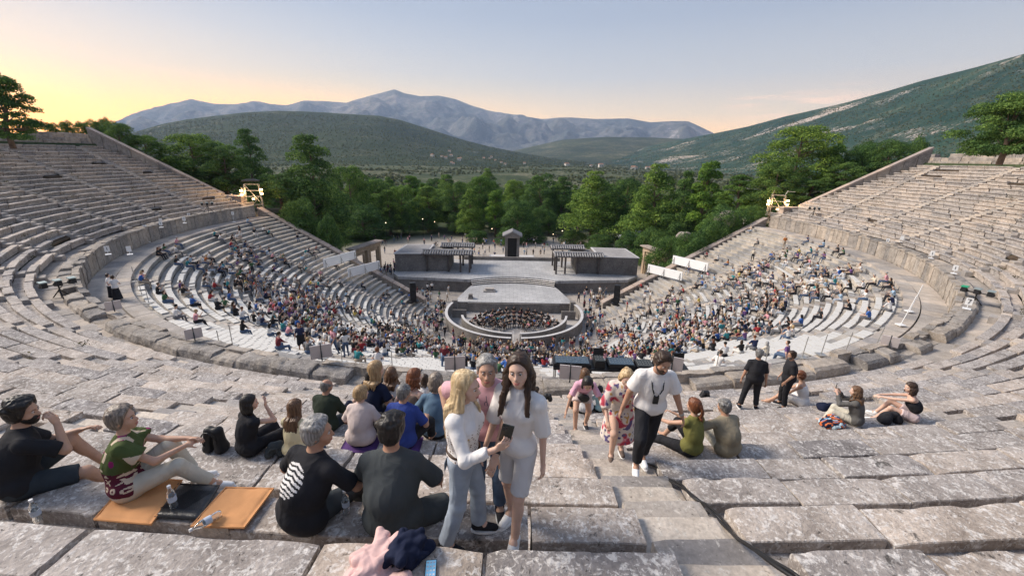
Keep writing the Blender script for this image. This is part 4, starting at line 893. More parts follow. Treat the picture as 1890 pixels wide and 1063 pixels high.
def nets(F, lo, h, I):
    s = F < 0; c = s[:-1, :-1, :-1].astype(np.int8)
    for o in ((1, 0, 0), (0, 1, 0), (1, 1, 0), (0, 0, 1), (1, 0, 1), (0, 1, 1), (1, 1, 1)):
        c = c+s[o[0]:s.shape[0]-1+o[0], o[1]:s.shape[1]-1+o[1], o[2]:s.shape[2]-1+o[2]]
    act = (c > 0) & (c < 8); idx = np.argwhere(act); vid = np.full(act.shape, -1, np.int64); vid[act] = np.arange(len(idx))
    off = A([(i, j, k) for i in (0, 1) for j in (0, 1) for k in (0, 1)]); val = F[idx[:, None, 0]+off[:, 0], idx[:, None, 1]+off[:, 1], idx[:, None, 2]+off[:, 2]]
    P = np.zeros((len(idx), 3)); W = np.zeros(len(idx))
    for a in range(8):
        for b in range(a+1, 8):
            if np.abs(off[a]-off[b]).sum() != 1: continue
            x = (val[:, a] < 0) != (val[:, b] < 0); t = val[:, a]/(val[:, a]-val[:, b]+1e-12)
            P += np.where(x[:, None], off[a]+(off[b]-off[a])*t[:, None], 0); W += x
    V = lo+h*(idx+P/W[:, None]); Q = []
    for d in range(3):
        o = [0, 0, 0]; o[d] = 1
        a = s[:s.shape[0]-o[0], :s.shape[1]-o[1], :s.shape[2]-o[2]]; b = s[o[0]:, o[1]:, o[2]:]
        e1, e2 = [(1, 2), (2, 0), (0, 1)][d]
        for flip, msk in ((0, a & ~b), (1, ~a & b)):
            e = np.argwhere(msk); e = e[(e[:, e1] > 0) & (e[:, e2] > 0) & (e[:, e1] < s.shape[e1]-1) & (e[:, e2] < s.shape[e2]-1)]
            def cell(x, y): q = e.copy(); q[:, e1] -= x; q[:, e2] -= y; return vid[q[:, 0], q[:, 1], q[:, 2]]
            q = np.stack([cell(1, 1), cell(0, 1), cell(0, 0), cell(1, 0)], 1); Q.append(q[:, ::-1] if flip else q)
    Q = np.concatenate(Q); Q = Q[(Q >= 0).all(1)]
    fc = np.clip(np.round((V[Q].mean(1)-lo)/h).astype(int), 0, A(I.shape)-1)
    return V, Q, I[fc[:, 0], fc[:, 1], fc[:, 2]]
def vnormals(V, Q):
    n = np.cross(V[Q[:, 2]]-V[Q[:, 0]], V[Q[:, 3]]-V[Q[:, 1]]); out = np.zeros_like(V)
    for i in range(4): np.add.at(out, Q[:, i], n)
    return out/(np.linalg.norm(out, axis=1)[:, None]+1e-12)
def relax(V, Q, it=1):
    for _ in range(it):
        s = np.zeros_like(V); c = np.zeros(len(V))
        for i in range(4): np.add.at(s, Q[:, i], V[Q[:, (i+1) % 4]]+V[Q[:, i-1]]); np.add.at(c, Q[:, i], 2)
        V = V*0.4+0.6*s/c[:, None]
    return V
def to_obj(name, surf, mats, parent=None, folds=0.0, fs=9.0, seed=0, matfn=None, sm_=1, aniso=(1, 1, 0.35)):
    V, Q, I = surf.mesh(); V = relax(V, Q, sm_)
    if folds:
        W_ = V*A(aniso)+seed*3.1; wp = W_+0.06*np.stack([fbm(W_+9, 5, 2), fbm(W_+21, 5, 2), fbm(W_+33, 5, 2)], -1)
        rg = 0.32-np.abs(fbm(wp, fs, 2)); V = V+vnormals(V, Q)*((rg*1.3+0.5*fbm(W_, fs*.6, 2))*folds)[:, None]
    if matfn is not None: I = matfn(V[Q].mean(1), I)
    me = bpy.data.meshes.new(name); me.from_pydata(V.tolist(), [], Q.tolist())
    for m_ in (mats if isinstance(mats, (list, tuple)) else [mats]): me.materials.append(m_)
    me.polygons.foreach_set('material_index', np.asarray(I, dtype=np.int32).tolist()); me.polygons.foreach_set('use_smooth', [True]*len(Q)); me.update()
    o = bpy.data.objects.new(name, me); C.objects.link(o)
    if parent is not None: o.parent = parent
    return o
def ik(a, t, l1, l2, pole):
    a, t = A(a, float), A(t, float); d = t-a; L_ = np.linalg.norm(d); mx = (l1+l2)*0.995
    if L_ > mx: t = a+d/L_*mx; d = t-a; L_ = mx
    if L_ < abs(l1-l2)+.01: L_ = abs(l1-l2)+.01
    u = nrmz(d); x = (l1*l1-l2*l2+L_*L_)/(2*L_); y = math.sqrt(max(l1*l1-x*x, 0)); pl = A(pole, float); pl = pl-u*(pl@u); pl = nrmz(pl)
    return a+u*x+pl*y, t
def rotm(axis, deg):
    q = Quaternion(Vector(axis), math.radians(deg)); return A(q.to_matrix())
def cloth(name, col, var=0.10, rough=0.85, bscale=60, weave=0.25):
    if name in MATS: return MATS[name]
    m, t, b = base_mat(name); n = noise(t, 5, 5); r = ramp(t, [(.3, tuple(c*(1-var) for c in col)), (.7, tuple(min(1, c*(1+var)) for c in col))]); t.links.new(n.outputs[0], r.inputs[0])
    b.inputs['Roughness'].default_value = rough; setspec(b, .15); t.links.new(r.outputs[0], b.inputs['Base Color'])
    mp = t.nodes.new('ShaderNodeMapping'); mp.inputs['Scale'].default_value = (1, 1, .55); mp.inputs['Rotation'].default_value = (.3, .5, .2); cc = t.nodes.new('ShaderNodeTexCoord'); t.links.new(cc.outputs['Object'], mp.inputs[0])
    w_ = noise(t, 4.6, 2, .45, vec=mp.outputs[0], dist=1.3); rr = ramp(t, [(.36, (0, 0, 0)), (.5, (1, 1, 1)), (.64, (.15, .15, .15))]); t.links.new(w_.outputs[0], rr.inputs[0])
    f_ = noise(t, bscale*2.5, 2); b1 = t.nodes.new('ShaderNodeBump'); b1.inputs['Strength'].default_value = .32; b1.inputs['Distance'].default_value = .016; t.links.new(rr.outputs[0], b1.inputs['Height'])
    b2 = t.nodes.new('ShaderNodeBump'); b2.inputs['Strength'].default_value = weave; b2.inputs['Distance'].default_value = .003; t.links.new(f_.outputs[0], b2.inputs['Height']); t.links.new(b1.outputs[0], b2.inputs['Normal']); t.links.new(b2.outputs[0], b.inputs['Normal'])
    MATS[name] = m; return m
def skin(name, col):
    if name in MATS: return MATS[name]
    m, t, b = base_mat(name); n = noise(t, 9, 4); r = ramp(t, [(0.3, tuple(c*0.88 for c in col)), (0.7, tuple(min(1, c*1.08) for c in col))]); t.links.new(n.outputs[0], r.inputs[0]); t.links.new(r.outputs[0], b.inputs['Base Color'])
    b.inputs['Roughness'].default_value = 0.5; setspec(b, 0.35); b.inputs['Subsurface Weight'].default_value = 0.12; b.inputs['Subsurface Radius'].default_value = (0.02, 0.008, 0.004); b.inputs['Subsurface Scale'].default_value = 0.4
    n2 = noise(t, 120, 2); bump(t, b, n2.outputs[0], 0.08, 0.002); MATS[name] = m; return m
def hairm(name, c1, c2):
    if name in MATS: return MATS[name]
    m, t, b = base_mat(name); mp = t.nodes.new('ShaderNodeMapping'); mp.inputs['Scale'].default_value = (60, 60, 5); cc = t.nodes.new('ShaderNodeTexCoord'); t.links.new(cc.outputs['Object'], mp.inputs[0])
    n = noise(t, 1.0, 4, vec=mp.outputs[0]); r = ramp(t, [(0.32, c1), (0.68, c2)]); t.links.new(n.outputs[0], r.inputs[0]); t.links.new(r.outputs[0], b.inputs['Base Color'])
    b.inputs['Roughness'].default_value = 0.45; setspec(b, 0.4); bump(t, b, n.outputs[0], 0.6, 0.006); MATS[name] = m; return m
SK = {'fair': skin('fair_skin', (0.66, 0.43, 0.33)), 'mid': skin('skin', (0.56, 0.34, 0.24)), 'tan': skin('tanned_skin', (0.46, 0.26, 0.175))}
HR = {'black': hairm('black_hair', (0.008, 0.007, 0.007), (0.03, 0.025, 0.022)), 'dark': hairm('dark_brown_hair', (0.022, 0.012, 0.008), (0.07, 0.04, 0.025)), 'brown': hairm('brown_hair', (0.06, 0.03, 0.016), (0.20, 0.11, 0.06)),
      'auburn': hairm('auburn_hair', (0.09, 0.028, 0.012), (0.24, 0.085, 0.035)), 'blond': hairm('blond_hair', (0.38, 0.25, 0.12), (0.78, 0.60, 0.36)), 'dblond': hairm('dark_blond_hair', (0.22, 0.13, 0.06), (0.5, 0.34, 0.18)),
      'grey': hairm('grey_hair', (0.11, 0.105, 0.10), (0.42, 0.40, 0.38)), 'dgrey': hairm('dark_grey_hair', (0.07, 0.065, 0.06), (0.26, 0.25, 0.24)), 'ash': hairm('ash_hair', (0.07, 0.055, 0.045), (0.36, 0.29, 0.23))}
M_LIP = plain('lips', (0.50, 0.17, 0.15), 0.4, 0.1, 20, 0); M_EYEW = plain('eye_white', (0.75, 0.72, 0.70), 0.25, 0.02, 5, 0, spec=0.5); M_IRIS = plain('iris', (0.05, 0.03, 0.02), 0.2, 0.1, 5, 0, spec=0.6)
def uvs(mb, c, r, mi=0, n=10, M=None):
    th = np.linspace(0, math.pi, n//2+1); ph = np.linspace(0, 2*math.pi, n, endpoint=False); T, P_ = np.meshgrid(th, ph, indexing='ij')
    V = np.stack([np.sin(T)*np.cos(P_), np.sin(T)*np.sin(P_), np.cos(T)], -1).reshape(-1, 3)*A(r)
    if M is not None: V = V @ A(M)
    mb.addq(V+A(c), grid_faces(n//2+1, n, True), mi)
class Human:
    def __init__(s, H=1.72, sex='m', g=1.0, vox=0.010, pelvis=(0, 0, 0.1), lean=8, side=0, bend=0.02, twist=0, head=(0, 0, 0), headfwd=0.03,
                 hands=((-.2, .3, .3), (.2, .3, .3)), elbows=((-.6, -.4, -.6), (.6, -.4, -.6)), feet=((-.11, .35, -.4), (.11, .35, -.4)), knees=((-.1, .5, 1), (.1, .5, 1)), footdir=((-.15, 1, 0), (.15, 1, 0)),
                 curl=(40, 40), hdir=(None, None), hnorm=(None, None), pw=1.0, chest=0.0):
        s.S = H/1.72; S = s.S; s.sex = sex; s.g = g; s.vox = vox; s.chest = chest
        s.P = A(pelvis, float); Rp = A((1., 0, 0)); L0 = 0.50*S
        U = rotm((1, 0, 0), -lean) @ A((0, 0, 1.)); U = rotm((0, 1, 0), side) @ U; s.U = nrmz(U)
        s.Rs = nrmz(rotm(tuple(s.U), twist) @ nrmz(Rp-s.U*(Rp@s.U))); s.Fs = np.cross(s.U, s.Rs); s.Rp = Rp; s.Fp = nrmz(np.cross(s.U, nrmz(Rp-s.U*(Rp@s.U))))
        s.T = s.P+s.U*L0; s.mid = s.P+s.U*L0*0.45-s.Fp*bend*S
        s.shw = (0.172 if sex == 'm' else 0.150)*S*(0.9+0.1*g); Sc = s.T-s.U*0.058*S
        s.sh = [Sc-s.Rs*s.shw, Sc+s.Rs*s.shw]; s.hip = [s.P-Rp*0.088*S*pw, s.P+Rp*0.088*S*pw]
        yaw, pit, rol = head
        s.HM = rotm((0, 0, 1), yaw) @ rotm((1, 0, 0), -pit) @ rotm((0, 1, 0), rol)      # columns: right, fwd, up of head
        s.hr, s.hf, s.hu = s.HM[:, 0], s.HM[:, 1], s.HM[:, 2]
        s.nb = s.T+s.Fs*headfwd*S*0.4; s.Hc = s.T+s.U*0.06*S+s.hu*0.125*S+s.Fs*headfwd*S
        s.el, s.wr, s.kn, s.an = [], [], [], []
        for i in (0, 1):
            e, w_ = ik(s.sh[i], hands[i], 0.285*S, 0.255*S, elbows[i]); s.el.append(e); s.wr.append(w_)
            k, a = ik(s.hip[i], feet[i], 0.435*S, 0.42*S, knees[i]); s.kn.append(k); s.an.append(a)
        s.hdir = [nrmz(hdir[i]) if hdir[i] is not None else nrmz(s.wr[i]-s.el[i]) for i in (0, 1)]; s.hn = []
        for i in (0, 1):
            n_ = A(hnorm[i] if hnorm[i] is not None else ((1 if i == 0 else -1)*0.5, 0, -1.), float); n_ = nrmz(n_-s.hdir[i]*(n_@s.hdir[i])); s.hn.append(n_)
        s.curl = curl; s.fd = [nrmz(f) for f in footdir]
    def h2w(s, p): return s.Hc+s.HM@(A(p, float)*s.S)
    def body(s, name, mat, legs=True, barefoot=False):
        S, g = s.S, s.g; f = Surf(s.vox); sk = 0; f.M = None; R3 = [s.Rs, s.Fs, s.U]; R3p = [s.Rp, s.Fp, s.U]; fem = s.sex == 'f'; gl = 0.86 if fem else 1.0; gl *= 0.6+0.4*g
        f.ell(s.P, A((0.155, 0.11, 0.105))*S*g, R3p, k=.04); f.ell(s.mid, A((0.125 if fem else 0.138, 0.095, 0.14))*S*g, R3, k=.05)
        f.ell(s.P+s.U*0.355*S-s.Fs*0.005, A((0.14 if fem else 0.158, 0.10, 0.15))*S*g, R3, k=.05)
        [f.cap(s.T-s.U*.005*S, q_, .040*S*gl, .036*S*gl, k=.04) for q_ in s.sh]; f.cap(s.sh[0], s.sh[1], .050*S*gl, .050*S*gl, k=.04); f.cap(s.T-s.U*.05*S, s.Hc-s.hu*.06*S-s.hf*.02*S, (.052 if fem else .06)*S, (.047 if fem else .056)*S, k=.03)
        # head
        HB = [s.hr, s.hf, s.hu]
        f.ell(s.h2w((0, -.012, .030)), A((.076, .097, .092))*S, HB, k=.02); f.ell(s.h2w((0, .026, -.038)), A((.058, .066, .075))*S, HB, k=.03); f.ell(s.h2w((0, .062, -.088)), A((.024, .022, .020))*S, HB, k=.025)
        f.ell(s.h2w((0, .068, .030)), A((.052, .022, .016))*S, HB, k=.02)
        for q in (-1, 1):
            f.ell(s.h2w((q*.045, .050, -.028)), A((.020, .020, .018))*S, HB, k=.025); f.ell(s.h2w((q*.078, -.008, -.008)), A((.009, .018, .031))*S, HB, k=.008)
        f.cap(s.h2w((0, .088, .012)), s.h2w((0, .108, -.028)), .009*S, .0125*S, k=.012); f.ell(s.h2w((0, .094, -.030)), A((.018, .012, .009))*S, HB, k=.01); f.ell(s.h2w((0, .082, -.058)), A((.024, .014, .012))*S, HB, k=.015)
        for q in (-1, 1): f.cut(s.h2w((q*.030, .098, .006)), A((.019, .016, .012))*S, HB, k=.012)
        for i in (0, 1):
            sg = -1 if i == 0 else 1; ra = .047*gl*S
            f.cap(s.sh[i], s.el[i], ra, ra*.80, k=.03); f.cap(s.el[i], s.wr[i], ra*.84, ra*.54, k=.02)
            d, n_ = s.hdir[i], s.hn[i]; sd = np.cross(d, n_)*(1 if i == 0 else -1); W = s.wr[i]; hs = S*(0.92 if fem else 1.0); r0 = max(.0088*hs, s.vox*0.62)
            f.ell(W+d*.048*hs, A((.050, .039, max(.016, s.vox*.9)))*hs, [d, sd, n_], k=.015)
            for q, (ly, ln) in enumerate(((.031, .92), (.0105, 1.0), (-.010, .95), (-.030, .76))):
                b = W+d*.085*hs+sd*ly*hs; c = math.radians(s.curl[i]*(0.55+.12*q)); a_ = 0
                for L_, w_ in ((.042, .7), (.027, 1.1), (.021, .9)):
                    a_ += c*w_*0.8; dd = d*math.cos(a_)+n_*math.sin(a_); e = b+dd*L_*ln*hs; f.cap(b, e, r0, r0*.88, k=.003); b = e
            tb = W+d*.022*hs+sd*.030*hs; td = nrmz(d*.65+sd*.62+n_*.35); t1 = tb+td*.042*hs; t2 = t1+nrmz(td+d*.5+n_*.3*s.curl[i]/40)*.032*hs; f.cap(tb, t1, r0*1.35, r0*1.1, k=.01); f.cap(t1, t2, r0*1.1, r0*.9, k=.003)
            if legs:
                f.cap(s.hip[i], s.kn[i], .080*S*g*(1.02 if fem else 1), .054*S*(.5+.5*g), k=.04); f.cap(s.kn[i], s.an[i], .053*S*(.5+.5*g), .036*S, k=.02)
                m = s.kn[i]*.68+s.an[i]*.32; bk = nrmz(np.cross(s.an[i]-s.kn[i], s.Rp)); bk = bk if bk@(s.kn[i]-(s.hip[i]+s.an[i])/2) < 0 else -bk; ax_ = nrmz(s.kn[i]-s.an[i])
                f.ell(m+bk*.018*S, A((.045, .045, .10))*S, [s.Rp, np.cross(ax_, s.Rp), ax_], k=.02)
                fd = s.fd[i]; ak = s.an[i]; dn = A((0, 0, -1.)) if abs(fd[2]) < .7 else s.Fp; hl = ak+dn*.035*S-fd*.035*S; to = ak+dn*.055*S+fd*.15*S
                f.cap(hl, ak+dn*.02*S+fd*.04*S, .032*S, .036*S, k=.02); f.cap(ak+dn*.03*S+fd*.03*S, to, .034*S, .022*S, k=.02)
        s.root = to_obj(name, f, mat, None, sm_=1); s.parts = []
        mb = MB()
        for q in (-1, 1):
            c = s.h2w((q*.030, .0795, .006)); uvs(mb, c, (.0112*S,)*3, 0, 12); uvs(mb, c+s.hf*.0066*S-s.hu*.0012, (.0066*S,)*3, 1, 10)
        s.add(mb.build('eyes', [M_EYEW, M_IRIS], s.root, True)); return s.root
    def add(s, o): s.parts.append(o); return o
    def face(s, brow, lips=True, smile=0.0, bw=.0032, open_=0):
        S = s.S; mb = MB()
        for q in (-1, 1): mb.tube([s.h2w(p) for p in ((q*.014, .093, .024), (q*.030, .092, .030), (q*.046, .080, .026))], bw*S, 5, r2=bw*.55*S)
        s.add(mb.build('eyebrows', brow, s.root, True)); mb = MB()
        zz = -.062
        mb.tube([s.h2w(p) for p in ((-.024, .086, zz+.004+smile), (-.012, .094, zz+.003), (0, .0965, zz+.0015), (.012, .094, zz+.003), (.024, .086, zz+.004+smile))], .0036*S, 5)
        mb.tube([s.h2w(p) for p in ((-.020, .086, zz-.002+smile), (-.010, .093, zz-.008), (0, .095, zz-.009), (.010, .093, zz-.008), (.020, .086, zz-.002+smile))], .0040*S, 5)
        s.add(mb.build('lips', M_LIP, s.root, True))
        if open_:
            mb = MB(); uvs(mb, s.h2w((0, .0925, zz-.003)), A((.015, .004, .0045+open_))*S, 0, 8, M=s.HM.T); s.add(mb.build('teeth', M_EYEW if smile else M_IRIS, s.root, True))
        mb = MB()                                                 # upper lids give the eyes their shape
        for q in (-1, 1): mb.tube([s.h2w(p) for p in ((q*.017, .089, .008), (q*.030, .0945, .0135), (q*.044, .083, .009))], .0022*S, 4)
        s.add(mb.build('eyelids', brow if s.sex == 'f' else s.root.data.materials[0], s.root, True))
    def beard(s, mat, full=True):
        S = s.S; f = Surf(max(.006, s.vox*.8)); HB = [s.hr, s.hf, s.hu]; f.ell(s.h2w((0, .022, -.052)), A((.064, .074, .072))*S, HB); f.ell(s.h2w((0, .062, -.092)), A((.030, .028, .026))*S, HB); f.cap(s.h2w((-.022, .086, -.050)), s.h2w((.022, .086, -.050)), .011*S, .011*S)
        f.cut(s.h2w((0, .102, -.066)), A((.020, .022, .010))*S, HB, .004); f.clip(s.h2w((0, .05, -.036)), s.hu*1.0-s.hf*.25); f.clip(s.h2w((0, -.03, -.05)), -s.hf)
        s.add(to_obj('beard', f, mat, s.root, .004, 60, sm_=1))
    # ---- clothing
    def top(s, mat, sleeve=0.75, hem=-0.07, loose=0.014, name='shirt', folds=0.012, neck=0.0, matfn=None, sl_loose=0.014, belly=0.0, tank=False, tuck=False):
        S, g = s.S, s.g; f = Surf(s.vox); o = loose; R3 = [s.Rs, s.Fs, s.U]; R3p = [s.Rp, s.Fp, s.U]; fem = s.sex == 'f'; gl = (0.86 if fem else 1.0)*(0.6+0.4*g)
        f.ell(s.P+s.U*.02*S, A(((0.158, 0.118, 0.125) if tuck else (0.176, 0.134, 0.125)))*S*g+o, R3p, k=.05); f.ell(s.mid+s.Fp*belly*.5, A((0.128 if fem else 0.145, 0.105+belly, 0.16))*S*g+o, R3, k=.06)
        f.ell(s.P+s.U*0.345*S, A((0.148 if fem else 0.165, 0.105, 0.155))*S*g+o, R3, k=.05)
        if s.chest:
            for q in (-1, 1): f.ell(s.P+s.U*.335*S+s.Fs*.085*S*g+s.Rs*q*.07*S, A((.062, .05, .06))*S*(.8+s.chest), R3, k=.035)
        if not tank: [f.cap(s.T-s.U*.005*S, q_, .040*S*gl+o*.8, .036*S*gl+o*.8, k=.04) for q_ in s.sh]; f.cap(s.sh[0], s.sh[1], .050*S*gl+o*.6, .050*S*gl+o*.6, k=.035); f.cap(s.T-s.U*.04*S, s.T+s.U*(.015+neck)*S, .066*S, .060*S, k=.03, cutb=True)
        else:
            for q in (-1, 1): f.cap(s.T-s.U*.05*S+s.Rs*q*.085*S, s.P+s.U*.33*S+s.Rs*q*.10*S, .034*S+.02, .05*S, k=.04, flat=(s.Fs, 1.25))
        for i in (0, 1):
            if sleeve <= 0: continue
            ra = .047*gl*S+sl_loose
            if sleeve <= 1: f.cap(s.sh[i], s.sh[i]+(s.el[i]-s.sh[i])*sleeve, ra*.94, ra*1.10, k=.025, cutb=True)
            else:
                f.cap(s.sh[i], s.el[i], ra*.94, ra*.88, k=.025); f.cap(s.el[i], s.el[i]+(s.wr[i]-s.el[i])*(sleeve-1), ra*.88, ra*.74, k=.02, cutb=True)
        if hem is not None: f.clip(s.P+s.U*hem*S, -s.U)
        if tank: f.clip(s.T-s.U*.075*S+s.Fs*.0, s.U*1.0)
        return s.add(to_obj(name, f, mat, s.root, folds, 7, seed=len(s.parts), matfn=matfn))
    def bottom(s, mat, length=1.9, waist=0.10, loose=0.013, name='trousers', folds=0.011, flare=0.0, matfn=None):
        S, g = s.S, s.g; f = Surf(s.vox); o = loose; R3p = [s.Rp, s.Fp, s.U]; f.ell(s.P-s.U*.02*S, A((0.162, 0.120, 0.100))*S*g+o*.6, R3p, k=.04); f.cap(s.P, s.P+s.U*waist*S, .125*S*g, .120*S*g, k=.015, cutb=True, flat=(s.Fp, .84))
        for i in (0, 1):
            r1, r2 = .082*S*g+o, .056*S*(.5+.5*g)+o
            if length <= 1: f.cap(s.hip[i], s.hip[i]+(s.kn[i]-s.hip[i])*length, r1, r1+(r2-r1)*length*.6+o*.5, k=.04, cutb=True)
            else:
                f.cap(s.hip[i], s.kn[i], r1, r2, k=.04); f.cap(s.kn[i], s.kn[i]+(s.an[i]-s.kn[i])*(length-1), r2, r2*(.84+flare), k=.025, cutb=True)
        return s.add(to_obj(name, f, mat, s.root, folds, 8, seed=3+len(s.parts), matfn=matfn, aniso=(1, 1, .8)))
    def shoes(s, mat, sole=None):
        S = s.S
        for i in (0, 1):
            f = Surf(max(.007, s.vox*.8)); fd = s.fd[i]; ak = s.an[i]; dn = A((0, 0, -1.)) if abs(fd[2]) < .7 else s.Fp; sd = np.cross(fd, dn)
            f.cap(ak+dn*.035*S-fd*.03*S, ak+dn*.01*S, .040*S, .044*S, k=.02); f.cap(ak+dn*.035*S+fd*.02*S, ak+dn*.055*S+fd*.15*S, .043*S, .032*S, k=.02); f.clip(ak+dn*.082*S, dn); o = s.add(to_obj('shoe', f, mat, s.root, 0.002, 30))
            mb = MB(); c = ak+dn*.085*S+fd*.06*S; M_ = np.stack([sd, fd, -dn]); an_ = np.linspace(0, 2*math.pi, 16, endpoint=False); pts = [c+sd*.043*S*math.cos(t)*(1-.12*math.sin(t))+fd*.135*S*math.sin(t) for t in an_]
            mb.add([p-dn*.012 for p in pts]+[p+dn*.012 for p in pts], [tuple(range(16)), tuple(range(16, 32))[::-1]]+[(j, (j+1) % 16, 16+(j+1) % 16, 16+j) for j in range(16)]); mb.build('sole', sole or M_WHITE, o)
    def hair(s, mat, kind='short', seed=0, vol=1.0, fall=0.3, name='hair', band=None):
        S = s.S; h = max(.006, s.vox*.75); f = Surf(h); HB = [s.hr, s.hf, s.hu]; rn = random.Random(seed); v = .012*vol
        if kind == 'bald': v = .003
        f.ell(s.h2w((0, -.016, .034)), A((.078, .098, .094))*S+v, HB, k=.02)
        if kind in ('short', 'bald'):
            f.ell(s.h2w((0, -.050, -.015)), A((.066, .058, .075))*S+v*.7, HB, k=.02)
            for q in range(16 if kind == 'short' else 0): a_ = rn.uniform(-2.6, 2.6); e_ = rn.uniform(.1, 1.3); d = (math.sin(a_)*math.cos(e_)*.078, -.01-math.cos(a_)*math.cos(e_)*.085*1.0, .04+math.sin(e_)*.088); f.ell(s.h2w(d), A((.030, .030, .018))*S*vol, HB, k=.012)
        if kind in ('bob', 'long', 'pony', 'bun', 'wavy'):
            f.ell(s.h2w((0, -.045, -.01)), A((.078, .066, .09))*S+v*.8, HB, k=.02)
        f.clip(s.h2w((0, .060, .070)) if kind != 'bald' else s.h2w((0, -.02, .07)), s.hf*.91-s.hu*.41 if kind != 'bald' else s.hf*.45+s.hu*.9)
        f.clip(s.h2w((0, -.03, -.085 if kind in ('short', 'bald') else -.4)), -s.hu)
        s.add(to_obj(name, f, mat, s.root, .009 if kind in ('long', 'wavy', 'pony', 'bob') else .008*vol, 34, seed=seed, aniso=(1, 1, .14 if kind in ('long', 'wavy', 'pony', 'bob') else .4)))
        if kind in ('long', 'wavy', 'pony', 'bob'):
            f = Surf(h); n = {'long': 34, 'wavy': 40, 'pony': 16, 'bob': 26}[kind]; wv = .022 if kind == 'wavy' else .008; back = -s.hf; dn = A((0, 0, -1.))
            for q in range(n):
                t = (q+.5)/n; a_ = (t-.5)*(3.9 if kind != 'pony' else .9)                      # round the back of the head from ear to ear
                r0 = .088*S+v*.6
                if kind == 'pony': p = s.h2w((rn.uniform(-.02, .02), -.10, .06+rn.uniform(-.02, .02))); out = back
                else: p = s.h2w((math.sin(a_)*.080, -.02-math.cos(a_)*.085, .02)); out = nrmz(s.hr*math.sin(a_)-s.hf*math.cos(a_))
                pts = [p]; L_ = fall*S*rn.uniform(.82, 1.08); ph = rn.uniform(0, 6.28); ns_ = 7
                for j in range(1, ns_+1):
                    u = j/ns_; w_ = p+dn*L_*u+out*(.018*math.sin(u*2.2)+(.045*math.sin(u*3.1) if kind == 'pony' else 0))*S+s.hr*math.sin(u*9+ph)*wv*S+s.hf*math.cos(u*8+ph)*wv*.5*S
                    # rest on the back and shoulders
                    q_ = w_-s.P; hgt = q_@s.U
                    if hgt < .52*S: 
                        fo = q_@s.Fs; sd = q_@s.Rs
                        if fo < .06*S: w_ = w_-s.Fs*max(0, fo+(.118*S*s.g)*(1-min(1, abs(sd)/(.23*S))**2))*1.0
                        else: w_ = w_+s.Fs*max(0, .11*S-fo)
                    pts.append(w_)
                for j in range(ns_): r_ = (.0135-.0065*(j/ns_))*S*(1.5 if kind == 'wavy' else 1.25); f.cap(pts[j], pts[j+1], r_, r_*.93, k=.006)
            s.add(to_obj('hair_strands', f, mat, s.root, .008, 40, sm_=1, aniso=(1, 1, .15)))
        if kind == 'bun': f = Surf(h); f.ell(s.h2w((0, -.105, .07)), A((.042, .038, .042))*S, HB); s.add(to_obj('hair_bun', f, mat, s.root, .004, 50))
    def finish(s, px=None, py=None, ytop=None, loc=None, rz=0, label='', cat='person', group=None, scale=1.0, z=None):
        if loc is None: loc = at_z(px, py, z)
        if ytop is not None:      # stature from the photograph
            top = s.Hc+s.hu*.125*s.S; c, s_ = math.cos(math.radians(rz)), math.sin(math.radians(rz)); top = A((c*top[0]-s_*top[1], s_*top[0]+c*top[1], top[2]))
            lo, hi = 0.6, 1.6
            for _ in range(30):
                m = (lo+hi)/2
                if to_px(A(loc)+top*m)[1] > ytop: lo = m
                else: hi = m
            scale = lo
        s.root.location = tuple(loc); s.root.rotation_euler = (0, 0, math.radians(rz)); s.root.scale = (scale,)*3
        tag(s.root, label, cat, group); return s.root
def facing(loc, px=945, py=None, tgt=(0, 0)):
    d = A(tgt, float)[:2]-A(loc)[:2]; return math.degrees(math.atan2(-d[0], d[1]))
# ------------------------------------------------------------------ the people near the camera
def row_pt(px, k, dR=0.17, dz=0.0):
    R, z = UR(k)+dR, UZ(k)+dz; lo, hi = -0.9, 0.9
    for _ in range(40):
        m = (lo+hi)/2; X = (R*math.sin(m), -R*math.cos(m), z)
        w_ = (A(X)-CAM_P)@CAM_D
        x = to_px(X)[0] if w_ > 0.15 else (1e5 if m > math.atan2(CAM_P[0], -CAM_P[1]) else -1e5)
        if x < px: lo = m
        else: hi = m
    return A((R*math.sin(lo), -R*math.cos(lo), z))
def loc_of(loc, rz, sc, W):
    d = (A(W, float)-A(loc))/sc; c, s_ = math.cos(math.radians(-rz)), math.sin(math.radians(-rz)); return (c*d[0]-s_*d[1], s_*d[0]+c*d[1], d[2])
def world_of(loc, rz, sc, p):
    c, s_ = math.cos(math.radians(rz)), math.sin(math.radians(rz)); return A(loc)+sc*A((c*p[0]-s_*p[1], s_*p[0]+c*p[1], p[2]))
BLK = cloth('black_cotton', (0.026, 0.026, 0.030)); CHAR = cloth('charcoal_cotton', (0.062, 0.070, 0.074)); JEAN = cloth('blue_denim', (0.10, 0.15, 0.23), 0.25); LJEAN = cloth('light_washed_denim', (0.33, 0.38, 0.45), 0.22, bscale=90)
WHT = cloth('white_cotton', (0.78, 0.75, 0.73), 0.04); PNK = cloth('pink_shirt_cotton', (0.72, 0.42, 0.46), 0.06); BEI = cloth('beige_trousers_cotton', (0.58, 0.54, 0.45)); OLV = cloth('olive_cotton', (0.20, 0.19, 0.06)); KHA = cloth('khaki_cotton', (0.30, 0.255, 0.18))
YEL = cloth('pale_yellow_cotton', (0.74, 0.64, 0.40)); ROS = cloth('dusty_pink_cotton', (0.60, 0.50, 0.47)); BLU = cloth('royal_blue_cotton', (0.035, 0.06, 0.24)); GRN = cloth('dark_olive_green', (0.035, 0.045, 0.032)); DNM = cloth('denim_shirt', (0.12, 0.19, 0.27), 0.2)
